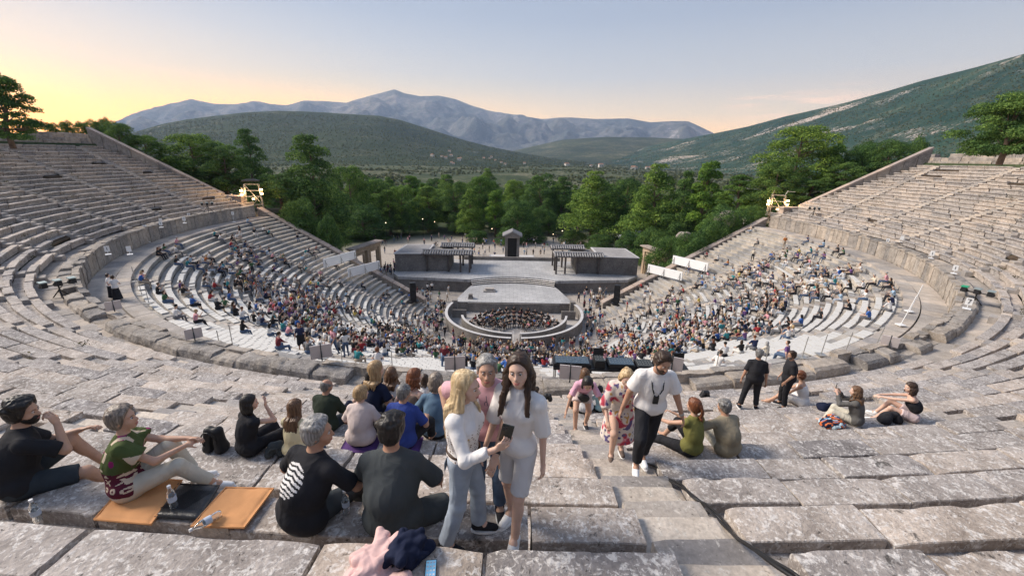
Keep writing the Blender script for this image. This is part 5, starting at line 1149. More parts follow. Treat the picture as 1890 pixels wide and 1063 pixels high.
TAUP = cloth('taupe_cotton', (0.16, 0.12, 0.10)); GSW = cloth('grey_sweater', (0.12, 0.115, 0.11)); NAVY = cloth('navy_cloth', (0.015, 0.02, 0.045)); PSK = cloth('pale_pink_cloth', (0.72, 0.48, 0.45), 0.08); DSH = cloth('dark_shorts', (0.04, 0.05, 0.06)); LTP = cloth('light_pink_shorts', (0.62, 0.50, 0.50)); PUR = cloth('purple_pad', (0.10, 0.05, 0.17))
GREENP = cloth('moss_green_print', (0.075, 0.10, 0.035)); MAROON = cloth('maroon_print', (0.10, 0.018, 0.035)); CREAM = cloth('cream_print', (0.62, 0.50, 0.38)); MAG = cloth('magenta_print', (0.25, 0.02, 0.12))
FL1 = cloth('floral_white', (0.70, 0.62, 0.56)); FL2 = cloth('floral_red', (0.45, 0.06, 0.09)); FL3 = cloth('floral_blue', (0.12, 0.10, 0.22)); FL4 = cloth('floral_pink', (0.62, 0.27, 0.30)); FL5 = cloth('floral_ochre', (0.55, 0.33, 0.12))
SIT = dict(feet=((-.13, .52, -.42), (.13, .52, -.42)), hands=((-.16, .40, .16), (.16, .40, .16)))
UPK = dict(feet=((-.12, .52, -.22), (.12, .52, -.22)), knees=((-.15, .4, 1), (.15, .4, 1)))
V1 = 0.009
# far left man
h = Human(sex='m', g=1.12, vox=V1, lean=14, bend=.05, head=(-32, 6, 0), hands=((-.12, .48, .34), (.13, .34, .60)), elbows=((-.5, .1, -1), (.5, .2, -1)), feet=((-.10, .58, -.12), (.18, .66, -.30)), knees=((-.2, .3, 1), (.3, .3, 1)), curl=(50, 85), hdir=(None, (-.25, -.25, 1)), hnorm=(None, (-.7, -.7, 0)))
h.body('person', SK['mid']); h.face(HR['black']); h.beard(HR['black']); h.top(BLK, .85, belly=.03); h.bottom(DSH, .88, name='shorts'); h.shoes(BLK); h.hair(HR['black'], 'short', 3, 1.9)
h.finish(loc=row_pt(40, 1, .20), ytop=737, rz=-38, label='bearded man in black tee and dark shorts resting chin on fist at the far left')
# woman in the patterned top
def printed(h):
    P, U, Rs, Fs = h.P, h.U, h.Rs, h.Fs
    def f(c, I):
        a, b, y = (c-P)@Rs, (c-P)@U, (c-P)@Fs; out = np.zeros(len(c), int)
        out[b < .20] = 1
        out[(vnoise(np.stack([a, b, y], -1)+5, 13) > .78) & (b > .22)] = 3
        fr = lambda v, w: np.abs((v/w) % 1-.5)*2
        out[(fr(a, .16) < .22) & (fr(b+.03, .15) < .55) & (b > .22)] = 2
        row = (b > .03) & (b < .08); q = np.hypot((a+y*.6) % .085-.042, b-.055); out[row & (q < .026) & (q > .011)] = 2
        row = (b > .10) & (b < .15); q = np.abs(np.abs((a+y*.6) % .11-.055)-np.abs(b-.125)*1.2); out[row & (q < .009)] = 2
        row = (b > .165) & (b < .20); out[row & (np.abs((a+y*.6) % .10-.05) < (.20-b)*.9)] = 2
        return out
    return f
h = Human(sex='f', H=1.64, g=1.12, vox=V1, lean=6, side=-4, bend=.05, head=(-14, -4, 0), hands=((.00, .50, .40), (.06, .47, .37)), elbows=((-.6, -.1, -.9), (.7, -.1, -.9)), feet=((-.04, .48, -.03), (.10, .62, -.10)), knees=((-.1, .2, 1), (.2, .3, 1)), footdir=((0, 1, -.1), (.25, 1, -.1)), curl=(60, 60))
h.body('person', SK['mid']); h.face(HR['dark']); h.top([GREENP, MAROON, CREAM, MAG], .55, hem=-.02, matfn=printed(h), sl_loose=.035); h.bottom(BEI, 1.85, waist=.03); h.shoes(M_WHITE); h.hair(HR['ash'], 'short', 8, 1.3)
h.finish(loc=row_pt(243, 1, .12, .02), ytop=752, rz=-58, label='woman with short ash hair in green and maroon patterned top hugging her beige knees')
# woman in black, hand raised
h = Human(sex='f', H=1.62, g=1.08, vox=.011, lean=8, bend=.03, head=(-20, 8, 0), hands=((-.2, .3, .25), (.10, .27, .66)), elbows=((-.5, -.2, -1), (.5, .2, -1)), curl=(30, 35), hdir=(None, (0, .1, 1)), hnorm=(None, (-.6, -.6, 0)), **UPK)
h.body('person', SK['fair']); h.face(HR['black']); h.top(BLK, .30, hem=-.1); h.bottom(BLK, 1.9); h.shoes(BLK); h.hair(HR['black'], 'long', 4, 1.1, fall=.16)
h.finish(loc=row_pt(460, 3, .16), ytop=729, rz=-38, label='black-haired woman in sleeveless black top raising a hand to her face')
mb = MB(); 
for q in (-1, 1): mb.tube([h.h2w((q*.016+q*.026*math.cos(t), .072-.01*abs(math.cos(t)), .088+.016*math.sin(t))) for t in np.linspace(0, 6.28, 12)], .003, 5); mb.bar(h.h2w((q*.044, .066, .088)), h.h2w((q*.08, -.02, .07)), .0025, 5)
mb.build('sunglasses', M_BLACK, h.root)
# woman with long highlighted hair
h = Human(sex='f', H=1.62, vox=.011, lean=10, head=(-22, 10, 0), elbows=((-.6, -.2, -.7), (.6, -.2, -.7)), **SIT)
h.body('person', SK['fair']); h.top(YEL, .5); h.bottom(JEAN, 1.9); h.hair(HR['brown'], 'long', 5, 1.25, fall=.40)
h.finish(loc=row_pt(546, 3, .16), ytop=737, rz=-8, label='woman with long highlighted brown hair in pale yellow top and jeans, seen from behind')
# bald man
h = Human(sex='m', g=1.2, vox=.012, lean=14, head=(-30, 4, 0), **SIT)
h.body('person', SK['tan']); h.top(GRN, .9); h.bottom(DSH, .9); h.hair(HR['dgrey'], 'bald'); h.finish(loc=row_pt(602, 5, .16), ytop=700, rz=-8, label='bald man in dark green tee seated behind the long-haired woman in yellow')
# man with the striped circle
h = Human(sex='m', g=1.12, vox=V1, lean=15, side=10, bend=.05, twist=-8, head=(-62, 2, 0), hands=((-.25, .38, .15), (.30, .42, .16)), elbows=((-.7, -.2, -.5), (.9, -.5, -.4)), feet=((-.2, .55, -.4), (.25, .6, -.35)), curl=(40, 50))
def circ(c, I, h=h):
    a, b, y = (c-h.P)@h.Rs+.045, (c-h.P)@h.U-.335, (c-h.P)@h.Fs; r = np.hypot(a, b)
    return np.where((r < .118) & (y < 0) & ((((b+.28*np.abs(a-.01))/.030) % 1) > .45), 1, 0)
h.body('person', SK['tan']); h.face(HR['grey']); h.top([BLK, WHT], .80, hem=-.13, belly=.04, matfn=circ); h.bottom(CHAR, 1.9); h.shoes(M_WHITE); h.hair(HR['grey'], 'short', 6, 1.2)
h.finish(loc=row_pt(560, 1, .30), ytop=772, rz=-14, label='grey-haired man in black tee with a white striped circle on its back, leaning right')
# dark-haired man, grey tee
h = Human(sex='m', g=1.22, vox=V1, lean=12, side=-2, bend=.05, head=(-6, 8, 0), hands=((-.26, .40, .12), (.26, .36, .14)), elbows=((-.9, -.2, -.6), (.9, -.2, -.6)), feet=((-.25, .5, -.4), (.42, .36, -.42)), knees=((-.5, .4, .8), (.9, .5, .9)))
h.body('person', SK['tan']); h.top(CHAR, .92, hem=-.12, belly=.04); h.bottom(CHAR, .82, name='shorts'); h.shoes(BLK); h.hair(HR['black'], 'short', 2, 1.5)
h.finish(loc=row_pt(728, 1, .29), ytop=763, rz=-2, label='broad-shouldered dark-haired man in grey tee seen straight from behind')
# dusty pink and blue tees
h = Human(sex='f', g=1.25, H=1.62, vox=.011, lean=12, head=(-38, 6, 0), hands=((-.2, .35, .2), (.22, .32, .2)), **UPK)
h.body('person', SK['fair']); h.top(ROS, .9, belly=.03, hem=-.1); h.bottom(BLK, 1.9); h.hair(HR['dblond'], 'bob', 3, 1.5, fall=.07); h.finish(loc=row_pt(667, 4, .18, .04), ytop=712, rz=-4, label='woman with short blond hair in dusty pink tee sitting on a purple pad')
h = Human(sex='m', g=1.22, vox=.011, lean=14, head=(-30, 6, 0), hands=((-.2, .38, .2), (.25, .38, .25)), feet=((-.12, .5, -.25), (.25, .55, -.2)), knees=((-.2, .3, 1), (.5, .3, 1)))
h.body('person', SK['tan']); h.top(BLU, .85, belly=.03, hem=-.1); h.bottom(BLK, 1.9); h.hair(HR['dgrey'], 'short', 7, 1.1); h.finish(loc=row_pt(742, 4, .18, .04), ytop=710, rz=-10, label='grey-haired man in royal blue tee sitting on a purple pad')
# the group further down near the wall
def sitter(px, k, ytop, rz, label, sex, top, hair, hk, fall=.3, skn='fair', sl=.6, bot=BLK, H=1.64, hd=(0, 6, 0), g=1.0, tank=False, sc=None):
    h = Human(sex=sex, H=H, g=g, vox=.014, lean=12, head=hd, **UPK); h.body('person', SK[skn]); h.top(top, sl, tank=tank); h.bottom(bot, 1.9); h.hair(HR[hair], hk, int(px), 1.2, fall=fall)
    h.finish(loc=row_pt(px, k, .17), ytop=ytop, rz=rz, label=label); return h
sitter(688, 6, 667, -25, 'dark blond woman in navy clothes at the left end of the group near the wall', 'f', NAVY, 'dblond', 'long', .25, hd=(-30, 5, 0))
sitter(684, 6, 681, -15, 'person with black hair in black clothes beside the dark blond woman', 'f', BLK, 'black', 'long', .3)
sitter(703, 9, 697, 0, 'child with dark hair in white between the black-haired person and the curly-haired woman', 'm', WHT, 'black', 'short', H=1.35)
sitter(720, 7, 678, -12, 'woman with curly brown hair and white lace top in the group near the wall', 'f', WHT, 'brown', 'wavy', .27)
sitter(757, 6, 681, -35, 'auburn-haired woman in brown tank top turning right', 'f', TAUP, 'auburn', 'wavy', .17, sl=0, tank=True, hd=(-25, 4, 0))
sitter(781, 9, 691, -20, 'dark-haired person in white behind the auburn-haired woman', 'f', WHT, 'dark', 'long', .2)
sitter(803, 5, 688, -5, 'woman with grey-blond bob in a denim shirt, right end of the group', 'f', DNM, 'ash', 'bob', .14, sl=1.6)
# selfie: blonde woman
loc = at_z(858, 998, UZ(1)); rz = -98; PHONE = at_d(945, 790, 2.30)
h = Human(sex='f', H=1.70, vox=.008, pelvis=(0, 0, .925), lean=1, side=5, bend=.0, twist=-12, head=(-14, 2, 4), chest=.35, headfwd=.04,
          hands=((-.38, .30, 1.15), loc_of(loc, rz, 1, PHONE+A((-.07, -.01, -.06)))), elbows=((-.6, -.5, -.6), (.5, -.3, -.9)), feet=((-.13, .10, .085), (.12, -.14, .085)), knees=((0, 1, 0), (.0, 1, 0)), curl=(30, 62), hdir=(None, loc_of((0, 0, 0), rz, 1, (.55, -.1, .55))), hnorm=(None, loc_of((0, 0, 0), rz, 1, (-.1, 1, .1))))
h.body('person', SK['fair']); h.face(HR['dblond'])
def eyelet(c, I, h=h):
    a, b, y = (c-h.P)@h.Rs, (c-h.P)@h.U, (c-h.P)@h.Fs; return np.zeros(len(c), int)
m_, t, b = base_mat('white_eyelet_cotton'); v = t.nodes.new('ShaderNodeTexVoronoi'); v.inputs['Scale'].default_value = 36; v.inputs['Randomness'].default_value = 0.25; cc = t.nodes.new('ShaderNodeTexCoord'); t.links.new(cc.outputs['Object'], v.inputs['Vector'])
r = ramp(t, [(0.26, (0.22, 0.14, 0.11)), (0.34, (0.80, 0.77, 0.75))]); t.links.new(v.outputs['Distance'], r.inputs[0]); t.links.new(r.outputs[0], b.inputs['Base Color']); b.inputs['Roughness'].default_value = .85; EYE = m_
def blouse(c, I, h=h):
    a, b_, y = (c-h.P)@h.Rs, (c-h.P)@h.U, (c-h.P)@h.Fs; d0 = np.linalg.norm(c-h.sh[1], axis=1); return np.where((b_ < .34) & (b_ > .02) & (np.abs(a) < .17), 1, 0)
h.top([WHT, EYE], 1.72, hem=.045, loose=.016, tuck=True, matfn=blouse, folds=.022, neck=.012, sl_loose=.014, name='blouse'); h.bottom(LJEAN, 1.93, waist=.075, flare=.16, folds=.010, name='jeans')
mb = MB(); pts = [h.P+h.U*.075+h.Rp*math.cos(t)*.150+h.Fp*math.sin(t)*.128 for t in np.linspace(0, 6.283, 28)]; mb.tube(pts, .013, 6); mb.build('belt', plain('brown_leather', (.06, .03, .015), .4, .2, 9), h.root, True)
mb = MB(); q = h.P-h.Fp*.125+h.Rp*.08-h.U*.055; mb.add([q+h.Rp*x+h.U*z+h.Rp*0-h.Fp*(.008-abs(x)*.1) for x, z in ((-.05, .05), (.05, .05), (.05, -.04), (0, -.06), (-.05, -.04))], [(0, 1, 2, 3, 4)]); mb.build('back_pocket', LJEAN, h.root)
h.shoes(BLK); h.hair(HR['blond'], 'long', 12, 1.15, fall=.44); mb = MB(); uvs(mb, h.h2w((.083, .0, -.042)), (.008,)*3, n=8); mb.build('earring', plain('gold', (.6, .38, .1), .25, .1, 9, metal=1), h.root)
BL = h.finish(loc=loc, ytop=688, rz=rz, label='blonde woman in white eyelet blouse and light jeans taking a selfie with outstretched arm'); sc = BL.scale[0]
grip = world_of(loc, rz, sc, h.wr[1]+h.hdir[1]*.085*sc)+A((0, .018, 0.02))
ph = empty('phone', tuple(grip+A((.012, .0, .045))), 0, 'dark phone with three lenses held up by the blonde woman', 'phone')
mb = MB(); R_ = rotm((0, 0, 1), -10) @ rotm((1, 0, 0), 12) @ rotm((0, 1, 0), 12); mb.box((0, 0, 0), (.078, .010, .158), M=R_); mb.build('case', plain('dark_green_case', (.018, .022, .018), .4, .1, 8, spec=.5), ph)
mb = MB(); mb.box(R_@A((-.017, -.007, .052)), (.036, .004, .038), M=R_); mb.build('camera_bump', plain('camera_glass', (.03, .03, .032), .15, .1, 8, spec=.7), ph)
mb = MB()
for x, z in ((-.026, .061), (-.026, .043), (-.009, .052)): mb.bar(R_@A((x, -.0085, z)), R_@A((x, -.011, z)), .0065, 12)
mb.build('lenses', M_BLACK, ph)
# girl
locg = at_z(950, 985, UZ(1)); rzg = 152
h = Human(sex='f', H=1.66, vox=.008, pelvis=(0, 0, .90), lean=2, side=-3, bend=.01, head=(14, -4, 6), chest=.12, g=.82,
          hands=((-.22, .0, .80), (.24, .10, .82)), elbows=((-.3, -1, -.3), (.3, -1, -.3)), feet=((-.05, .10, .085), (.10, -.14, .085)), knees=((0, 1, 0), (0, 1, 0)), curl=(30, 30))
h.body('person', SK['fair']); h.face(HR['dark'], smile=.005); h.top(WHT, .95, hem=-.12, loose=.022, folds=.026, sl_loose=.020); h.bottom(cloth('off_white_shorts', (.62, .61, .62), .05), .90, loose=.010, name='shorts'); h.shoes(M_WHITE); h.hair(HR['dark'], 'wavy', 21, 1.15, fall=.34)
f = Surf(.008)
for q in range(16):
    a_ = random.uniform(.9, 1.5)*(1 if q % 2 else -1); p = h.h2w((math.sin(a_)*.084, .005, .0)); pts = [p]
    for j in range(1, 8): u = j/7; pts.append(p+h.hr*math.sin(a_)*.03*u+h.hf*(.05*math.sin(u*1.6)+.03*u)*1.25+h.hr*math.sin(u*9+q)*.012-h.U*.33*u*random.uniform(.9, 1.05))
    for j in range(7): f.cap(pts[j], pts[j+1], .014-.001*j, .013-.001*j, k=.006)
f.ell(h.h2w((0, -.06, .115)), (.03, .03, .035)); to_obj('hair_front', f, HR['dark'], h.root, .002, 50)
GL = h.finish(loc=locg, ytop=655, rz=rzg, label='smiling girl with long dark wavy hair in white tee and white shorts')
# man in pink shirt
locm = at_z(902, 936, UZ(1)); rzm = 178; tgt = locg+A((-.16, -.22, .98))
h = Human(sex='m', H=1.74, g=1.1, vox=.008, pelvis=(0, 0, .95), lean=14, bend=.02, head=(4, -6, 3), headfwd=.07, hands=(loc_of(locm, rzm, .98, tgt), (.35, .15, 1.1)), elbows=((-1, -.1, -.2), (.8, -.3, -.5)), feet=((-.11, .06, .085), (.11, -.04, .085)), knees=((0, 1, 0), (0, 1, 0)), curl=(55, 40))
h.body('person', SK['mid']); h.face(HR['dgrey'], bw=.0045); h.top(PNK, .85, hem=-.08, loose=.02, folds=.014, neck=.01); h.bottom(JEAN, 1.9); h.shoes(BLK); h.hair(HR['grey'], 'short', 9, .7)
mb = MB(); c = h.P+h.U*.36+h.Fs*.135
for q in (-1, 1): mb.tube([c+h.Rs*(q*.012+.012*math.cos(t))+h.U*(.05*q+.025*math.sin(t)) for t in np.linspace(0, 6.28, 14)], .003, 5)
mb.bar(c+h.U*.03, c+h.U*.14+h.Rs*.01, .003, 5); mb.build('hanging_glasses', plain('blue_frames', (.01, .012, .05), .3, .1, 5, spec=.6), h.root)
mb = MB()
for q in (-1, 1): mb.add([h.T+h.Rs*q*.015+h.Fs*.075-h.U*.03, h.T+h.Rs*q*.075+h.Fs*.05+h.U*.02, h.T+h.Rs*q*.07+h.Fs*.095-h.U*.045, h.T+h.Rs*q*.02+h.Fs*.11-h.U*.085], [(0, 1, 2, 3)])
mb.build('collar', PNK, h.root); mb = MB(); w0 = h.wr[0]-h.hdir[0]*.03; mb.bar(w0-h.hdir[0]*.012, w0+h.hdir[0]*.012, .033, 14); mb.build('watch', M_BLACK, h.root)
h.finish(loc=locm, ytop=657, rz=rzm, label='grey-haired man in pink shirt looking down between the blonde woman and the girl')
# man with lanyard climbing
locw = at_slope(1184, 860, -.10)
h = Human(sex='m', g=1.06, vox=.009, pelvis=(0, 0, .93), lean=10, head=(14, 18, -4), headfwd=.05, hands=((-.40, .12, .76), (.36, .02, .80)), elbows=((-.4, -1, -.3), (.5, -1, -.3)), feet=((-.02, -.10, .06), (.14, .22, .20)), knees=((0, 1, 0), (.2, 1, 0)), curl=(45, 45), footdir=((-.1, 1, 0), (.15, 1, .0)))
h.body('person', SK['tan']); h.face(HR['dark']); h.beard(HR['dark']); h.top(WHT, .72, hem=-.07, belly=.02, folds=.014, sl_loose=.028); h.bottom(BLK, 1.82); h.shoes(M_WHITE); h.hair(HR['dark'], 'short', 5, 1.2)
mb = MB(); e0 = h.P+h.U*.20+h.Fs*.150
for q in (-1, 1): mb.tube([h.T+h.Rs*q*.065-h.Fs*.02+h.U*.01, h.T+h.Rs*q*.075+h.Fs*.07-h.U*.02, h.P+h.U*.36+h.Rs*q*.06+h.Fs*.148, e0+h.U*.04+h.Rs*q*.012], .008, 6)
mb.build('lanyard', BLK, h.root); mb = MB(); mb.box((0, 0, 0), (.062, .022, .105), M=np.stack([h.Rs, h.Fs, h.U]).T); mb.v[-1] += e0; mb.build('badge', M_BLACK, h.root)
mb = MB()
for q in range(7):
    for s in (-1, 1): p = (h.T+h.Rs*s*.072+h.Fs*.085-h.U*.03)*(1-q/7)+(e0+h.U*.06+h.Rs*s*.02+h.Fs*.004)*(q/7)+h.Fs*.012; uvs(mb, p, (.006, .004, .009), n=6)
mb.build('lanyard_print', M_WHITE, h.root)
mb = MB(); w0 = h.wr[0]-h.hdir[0]*.02; mb.bar(w0-h.hdir[0]*.012, w0+h.hdir[0]*.012, .032, 14); mb.build('watch', M_STEEL, h.root)
h.finish(loc=locw, ytop=655, rz=176, label='dark-bearded man in white tee with black lanyard walking up the steps')
# woman in the floral dress
def floral(c, I):
    n = vnoise(c+3, 14); m = vnoise(c+19, 22); o = np.zeros(len(c), int); o[n > .60] = 3; o[(n > .70)] = 1; o[m > .74] = 2; o[(m < .24) & (n < .5)] = 4; return o
def dress(h, mats, hemz, r0, r1, matfn=None, name='dress', sleeve=.9):
    h.top(mats, sleeve, hem=None, loose=.03, matfn=matfn, name='dress_bodice', folds=.012, sl_loose=.04)
    f = Surf(h.vox); S = h.S; w_ = h.P+h.U*.10*S; b = A((h.P[0], h.P[1]+.05, hemz)); f.cap(w_, b, r0, r1, cutb=True, flat=((0, 1, 0), .8)); h.add(to_obj(name, f, mats, h.root, .02, 8, matfn=matfn, aniso=(1.6, 1.6, .25)))
locf = at_slope(1134, 838, -.12)
h = Human(sex='f', H=1.60, g=1.15, vox=.010, pelvis=(0, 0, .84), lean=22, head=(0, 16, 0), headfwd=.05, hands=((-.22, .30, .75), (.2, .36, .80)), elbows=((-.7, -.5, -.4), (.7, -.5, -.4)), feet=((-.10, -.1, .06), (.08, .2, .16)), knees=((0, 1, 0), (0, 1, 0)))
h.body('person', SK['fair']); h.face(HR['dblond']); dress(h, [FL1, FL2, FL3, FL4, FL5], .34, .17, .24, floral, sleeve=1.3); h.shoes(TAUP); h.hair(HR['blond'], 'bun', 5, 1.3); h.hair(HR['dblond'], 'bob', 6, 1.3, fall=.06, name='hair_sides')
h.finish(loc=locf, ytop=686, rz=172, label='woman in colourful floral dress looking down while climbing the steps')
# woman in pink bending on the steps
locp = at_slope(1070, 792, -.15)
h = Human(sex='f', H=1.62, vox=.012, pelvis=(0, -.1, .80), lean=48, head=(0, 36, 0), headfwd=.06, hands=((-.38, .42, .52), (.38, .40, .50)), elbows=((-1, -.2, .3), (1, -.2, .3)), feet=((-.12, -.12, .06), (.12, .2, .16)), knees=((-.2, 1, 0), (.2, 1, 0)), curl=(10, 10))
h.body('person', SK['mid']); h.face(HR['dark']); h.top(cloth('bright_pink_cotton', (.72, .40, .50)), .8, tuck=True); h.bottom(ROS, .6, name='shorts'); h.shoes(BLK); h.hair(HR['black'], 'bob', 9, 1.6, fall=.12)
mb = MB(); b0 = h.P+h.Fs*.18+h.U*.10; f = Surf(.012); f.ell(b0, (.12, .05, .085)); to_obj('shoulder_bag', f, M_BLACK, h.root); 
h.finish(loc=locp, ytop=703, rz=178, label='woman in bright pink top with black shoulder bag bending forward on the steps')
sitter(1078, 9, 680, 5, 'person with very long brown hair seen from behind at the wall opening', 'f', WHT, 'brown', 'long', .42)
sitter(1107, 9, 712, 10, 'small dark-haired child in pale top beside the steps', 'f', cloth('mint_cotton', (.42, .58, .56)), 'black', 'bob', .1, H=1.2)
# couple
h = Human(sex='f', H=1.64, g=1.05, vox=.010, lean=8, side=4, bend=.04, head=(12, 4, 0), hands=((-.22, .52, .34), (.05, .46, .40)), elbows=((-.7, .1, -.6), (.6, 0, -.7)), feet=((-.36, .80, -.12), (.02, .55, -.05)), knees=((-.1, .3, 1), (.1, .2, 1)), curl=(50, 50))
h.body('person', SK['mid']); h.top(OLV, .12, hem=-.12); h.bottom(BLK, 1.55); h.hair(HR['auburn'], 'pony', 7, 1.1, fall=.24); h.finish(loc=row_pt(1274, 4, .19), ytop=735, rz=24, label='woman with auburn ponytail in olive sleeveless top beside the man in khaki')
mb = MB()
for q in (-1, 1): mb.tube([h.h2w((q*.03+q*.022*math.cos(t), .058, .105+.016*math.sin(t))) for t in np.linspace(0, 6.28, 12)], .003, 5)
mb.build('sunglasses', M_BLACK, h.root)
h = Human(sex='m', g=1.22, vox=.010, lean=16, side=-4, bend=.06, head=(20, 8, 0), hands=((-.30, .42, .40), (.12, .42, .30)), elbows=((-.9, -.2, -.3), (.9, -.2, -.6)), feet=((-.16, .62, -.1), (.16, .6, -.1)), knees=((-.3, .3, 1), (.3, .3, 1)))
h.body('person', SK['tan']); h.top(KHA, .85, belly=.04, hem=-.12); h.bottom(BEI, 1.9, waist=.05); h.shoes(TAUP); h.hair(HR['dgrey'], 'short', 9, 1.2); h.finish(loc=row_pt(1341, 4, .19), ytop=737, rz=12, label='man with greying hair in khaki tee leaning toward the woman in olive')
# two men in black standing
def stander(px, k, ytop, rz, label, sex='m', top=BLK, bot=BLK, hair='dgrey', hk='short', hands=None, beard=None, g=1.12, skn='tan', head=(0, 5, 0), feet=None, fall=.3, sl=.85, vox=.012):
    h = Human(sex=sex, g=g, vox=vox, pelvis=(0, 0, .93), lean=3, head=head, hands=hands or ((-.30, .05, .80), (.30, .05, .80)), elbows=((-.3, -1, -.2), (.3, -1, -.2)), feet=feet or ((-.14, 0, .06), (.14, .02, .06)), knees=((0, 1, 0), (0, 1, 0)))
    h.body('person', SK[skn]); h.top(top, sl, belly=.03); h.bottom(bot, 1.9); h.shoes(BLK); h.hair(HR[hair], hk, int(px), 1.1, fall=fall)
    if beard: h.beard(HR[beard]); h.face(HR['dark'])
    h.finish(loc=row_pt(px, k, .2), ytop=ytop, rz=rz, label=label); return h
stander(1381, 9, 645, -18, 'greying man in black tee and trousers standing with his back turned', feet=((-.24, -.05, .06), (.18, .05, .06)), g=1.2, head=(-20, 4, 0))
stander(1443, 9, 648, 75, 'bearded man in black polo standing sideways with hands in his pockets', hair='dark', beard='dgrey', hands=((-.20, .14, .88), (.20, .14, .88)), head=(10, 4, 0), g=1.2)
# three women on the right
h = Human(sex='f', H=1.62, vox=.012, lean=14, head=(0, 8, 0), hands=((-.15, .5, .1), (.2, .45, .15)), feet=((-.1, .66, -.12), (.1, .60, -.16)), knees=((-.1, .2, 1), (.1, .2, 1)))
h.body('person', SK['mid']); h.top(WHT, 0, tank=True); h.bottom(WHT, 1.1, name='skirt', loose=.03); h.hair(HR['auburn'], 'bob', 4, 1.0, fall=.05); h.finish(loc=row_pt(1480, 9, .19), ytop=684, rz=48, label='woman with auburn bob in a white strappy dress sitting near the standing men')
h = Human(sex='f', H=1.64, vox=.011, lean=10, head=(6, 6, 0), hands=((-.10, .42, .62), (.10, .40, .60)), elbows=((-.6, 0, -1), (.6, 0, -1)), curl=(60, 60), **{k: v for k, v in UPK.items()})
h.body('person', SK['fair']); h.top(GSW, 1.8, loose=.03); h.bottom(BEI, 1.9); h.hair(HR['brown'], 'wavy', 14, 1.25, fall=.30); h.finish(loc=row_pt(1577, 6, .17), ytop=713, rz=46, label='long-haired woman in grey sweater holding up a phone')
wv = world_of(h.root.location, 46, h.root.scale[0], (h.wr[0]+h.wr[1])/2+A((0, .06, .09))); mb = MB(); mb.box((0, 0, 0), (.075, .01, .15), rz=math.radians(46)); o = mb.build('phone', M_BLACK); o.location = tuple(wv); tag(o, 'black phone held by the woman in the grey sweater', 'phone')
h = Human(sex='f', H=1.66, vox=.010, lean=14, bend=.05, head=(22, 12, 0), hands=((-.05, .62, .36), (.04, .60, .38)), elbows=((-.8, .1, -.3), (.8, .1, -.3)), feet=((-.12, .60, -.15), (.10, .58, -.1)), knees=((-.2, .3, 1), (.2, .3, 1)), curl=(50, 50))
h.body('person', SK['fair']); 
f = Surf(.010); f.ell(h.mid, (.155, .125, .15), [h.Rs, h.Fs, h.U], k=.05); f.ell(h.P+h.U*.30, (.160, .122, .12), [h.Rs, h.Fs, h.U], k=.05); f.clip(h.P+h.U*.36, h.U); f.clip(h.P+h.U*.06, -h.U); h.add(to_obj('strapless_top', f, BLK, h.root, .006, 9))
h.bottom(LTP, .55, waist=.05, name='shorts'); h.shoes(M_WHITE); h.hair(HR['dark'], 'wavy', 17, 1.3, fall=.16); h.finish(loc=row_pt(1682, 6, .19), ytop=706, rz=52, label='dark-haired woman in black strapless top and pink shorts hugging her knees')
# two women standing on the left walkway, and a few others near the wall
def walker(px, py, z, ytop, rz, label, **kw):
    h = Human(sex=kw.get('sex', 'f'), vox=.02, pelvis=(0, 0, .93), lean=2, head=(0, 8, 0), hands=kw.get('hands', ((-.2, .25, 1.1), (.2, .25, 1.1))), elbows=((-.5, -.5, -.6), (.5, -.5, -.6)), feet=((-.1, 0, .06), (.1, .02, .06)), knees=((0, 1, 0), (0, 1, 0)))
    h.body('person', SK['fair']); h.top(kw.get('top', WHT), .6)
    if kw.get('skirt'): f = Surf(.02); f.cap(h.P+h.U*.1, (0, 0, .12), .15, .27, cutb=True, flat=((0, 1, 0), .7)); h.add(to_obj('skirt', f, BLK, h.root, .02, 8))
    else: h.bottom(kw.get('bot', BLK), 1.9)
    h.hair(HR[kw.get('hair', 'dark')], kw.get('hk', 'bob'), 3, 1.3, fall=.08); h.finish(px, py, ytop, rz=rz, label=label, z=z)
walker(208, 551, 12.42, 505, -60, 'woman in white top and long black skirt, left of the pair on the walkway', skirt=True)
walker(219, 555, 12.42, 508, 40, 'woman in white top and long black skirt, right of the pair on the walkway', skirt=True)
walker(700, 700, LZ(33), 640, 0, 'red-haired person in white tee and black trousers standing below the wall', hair='auburn')
walker(899, 705, LZ(33), 655, 0, 'person in dark green standing right behind the head of the man in pink', top=GRN, hair='black')
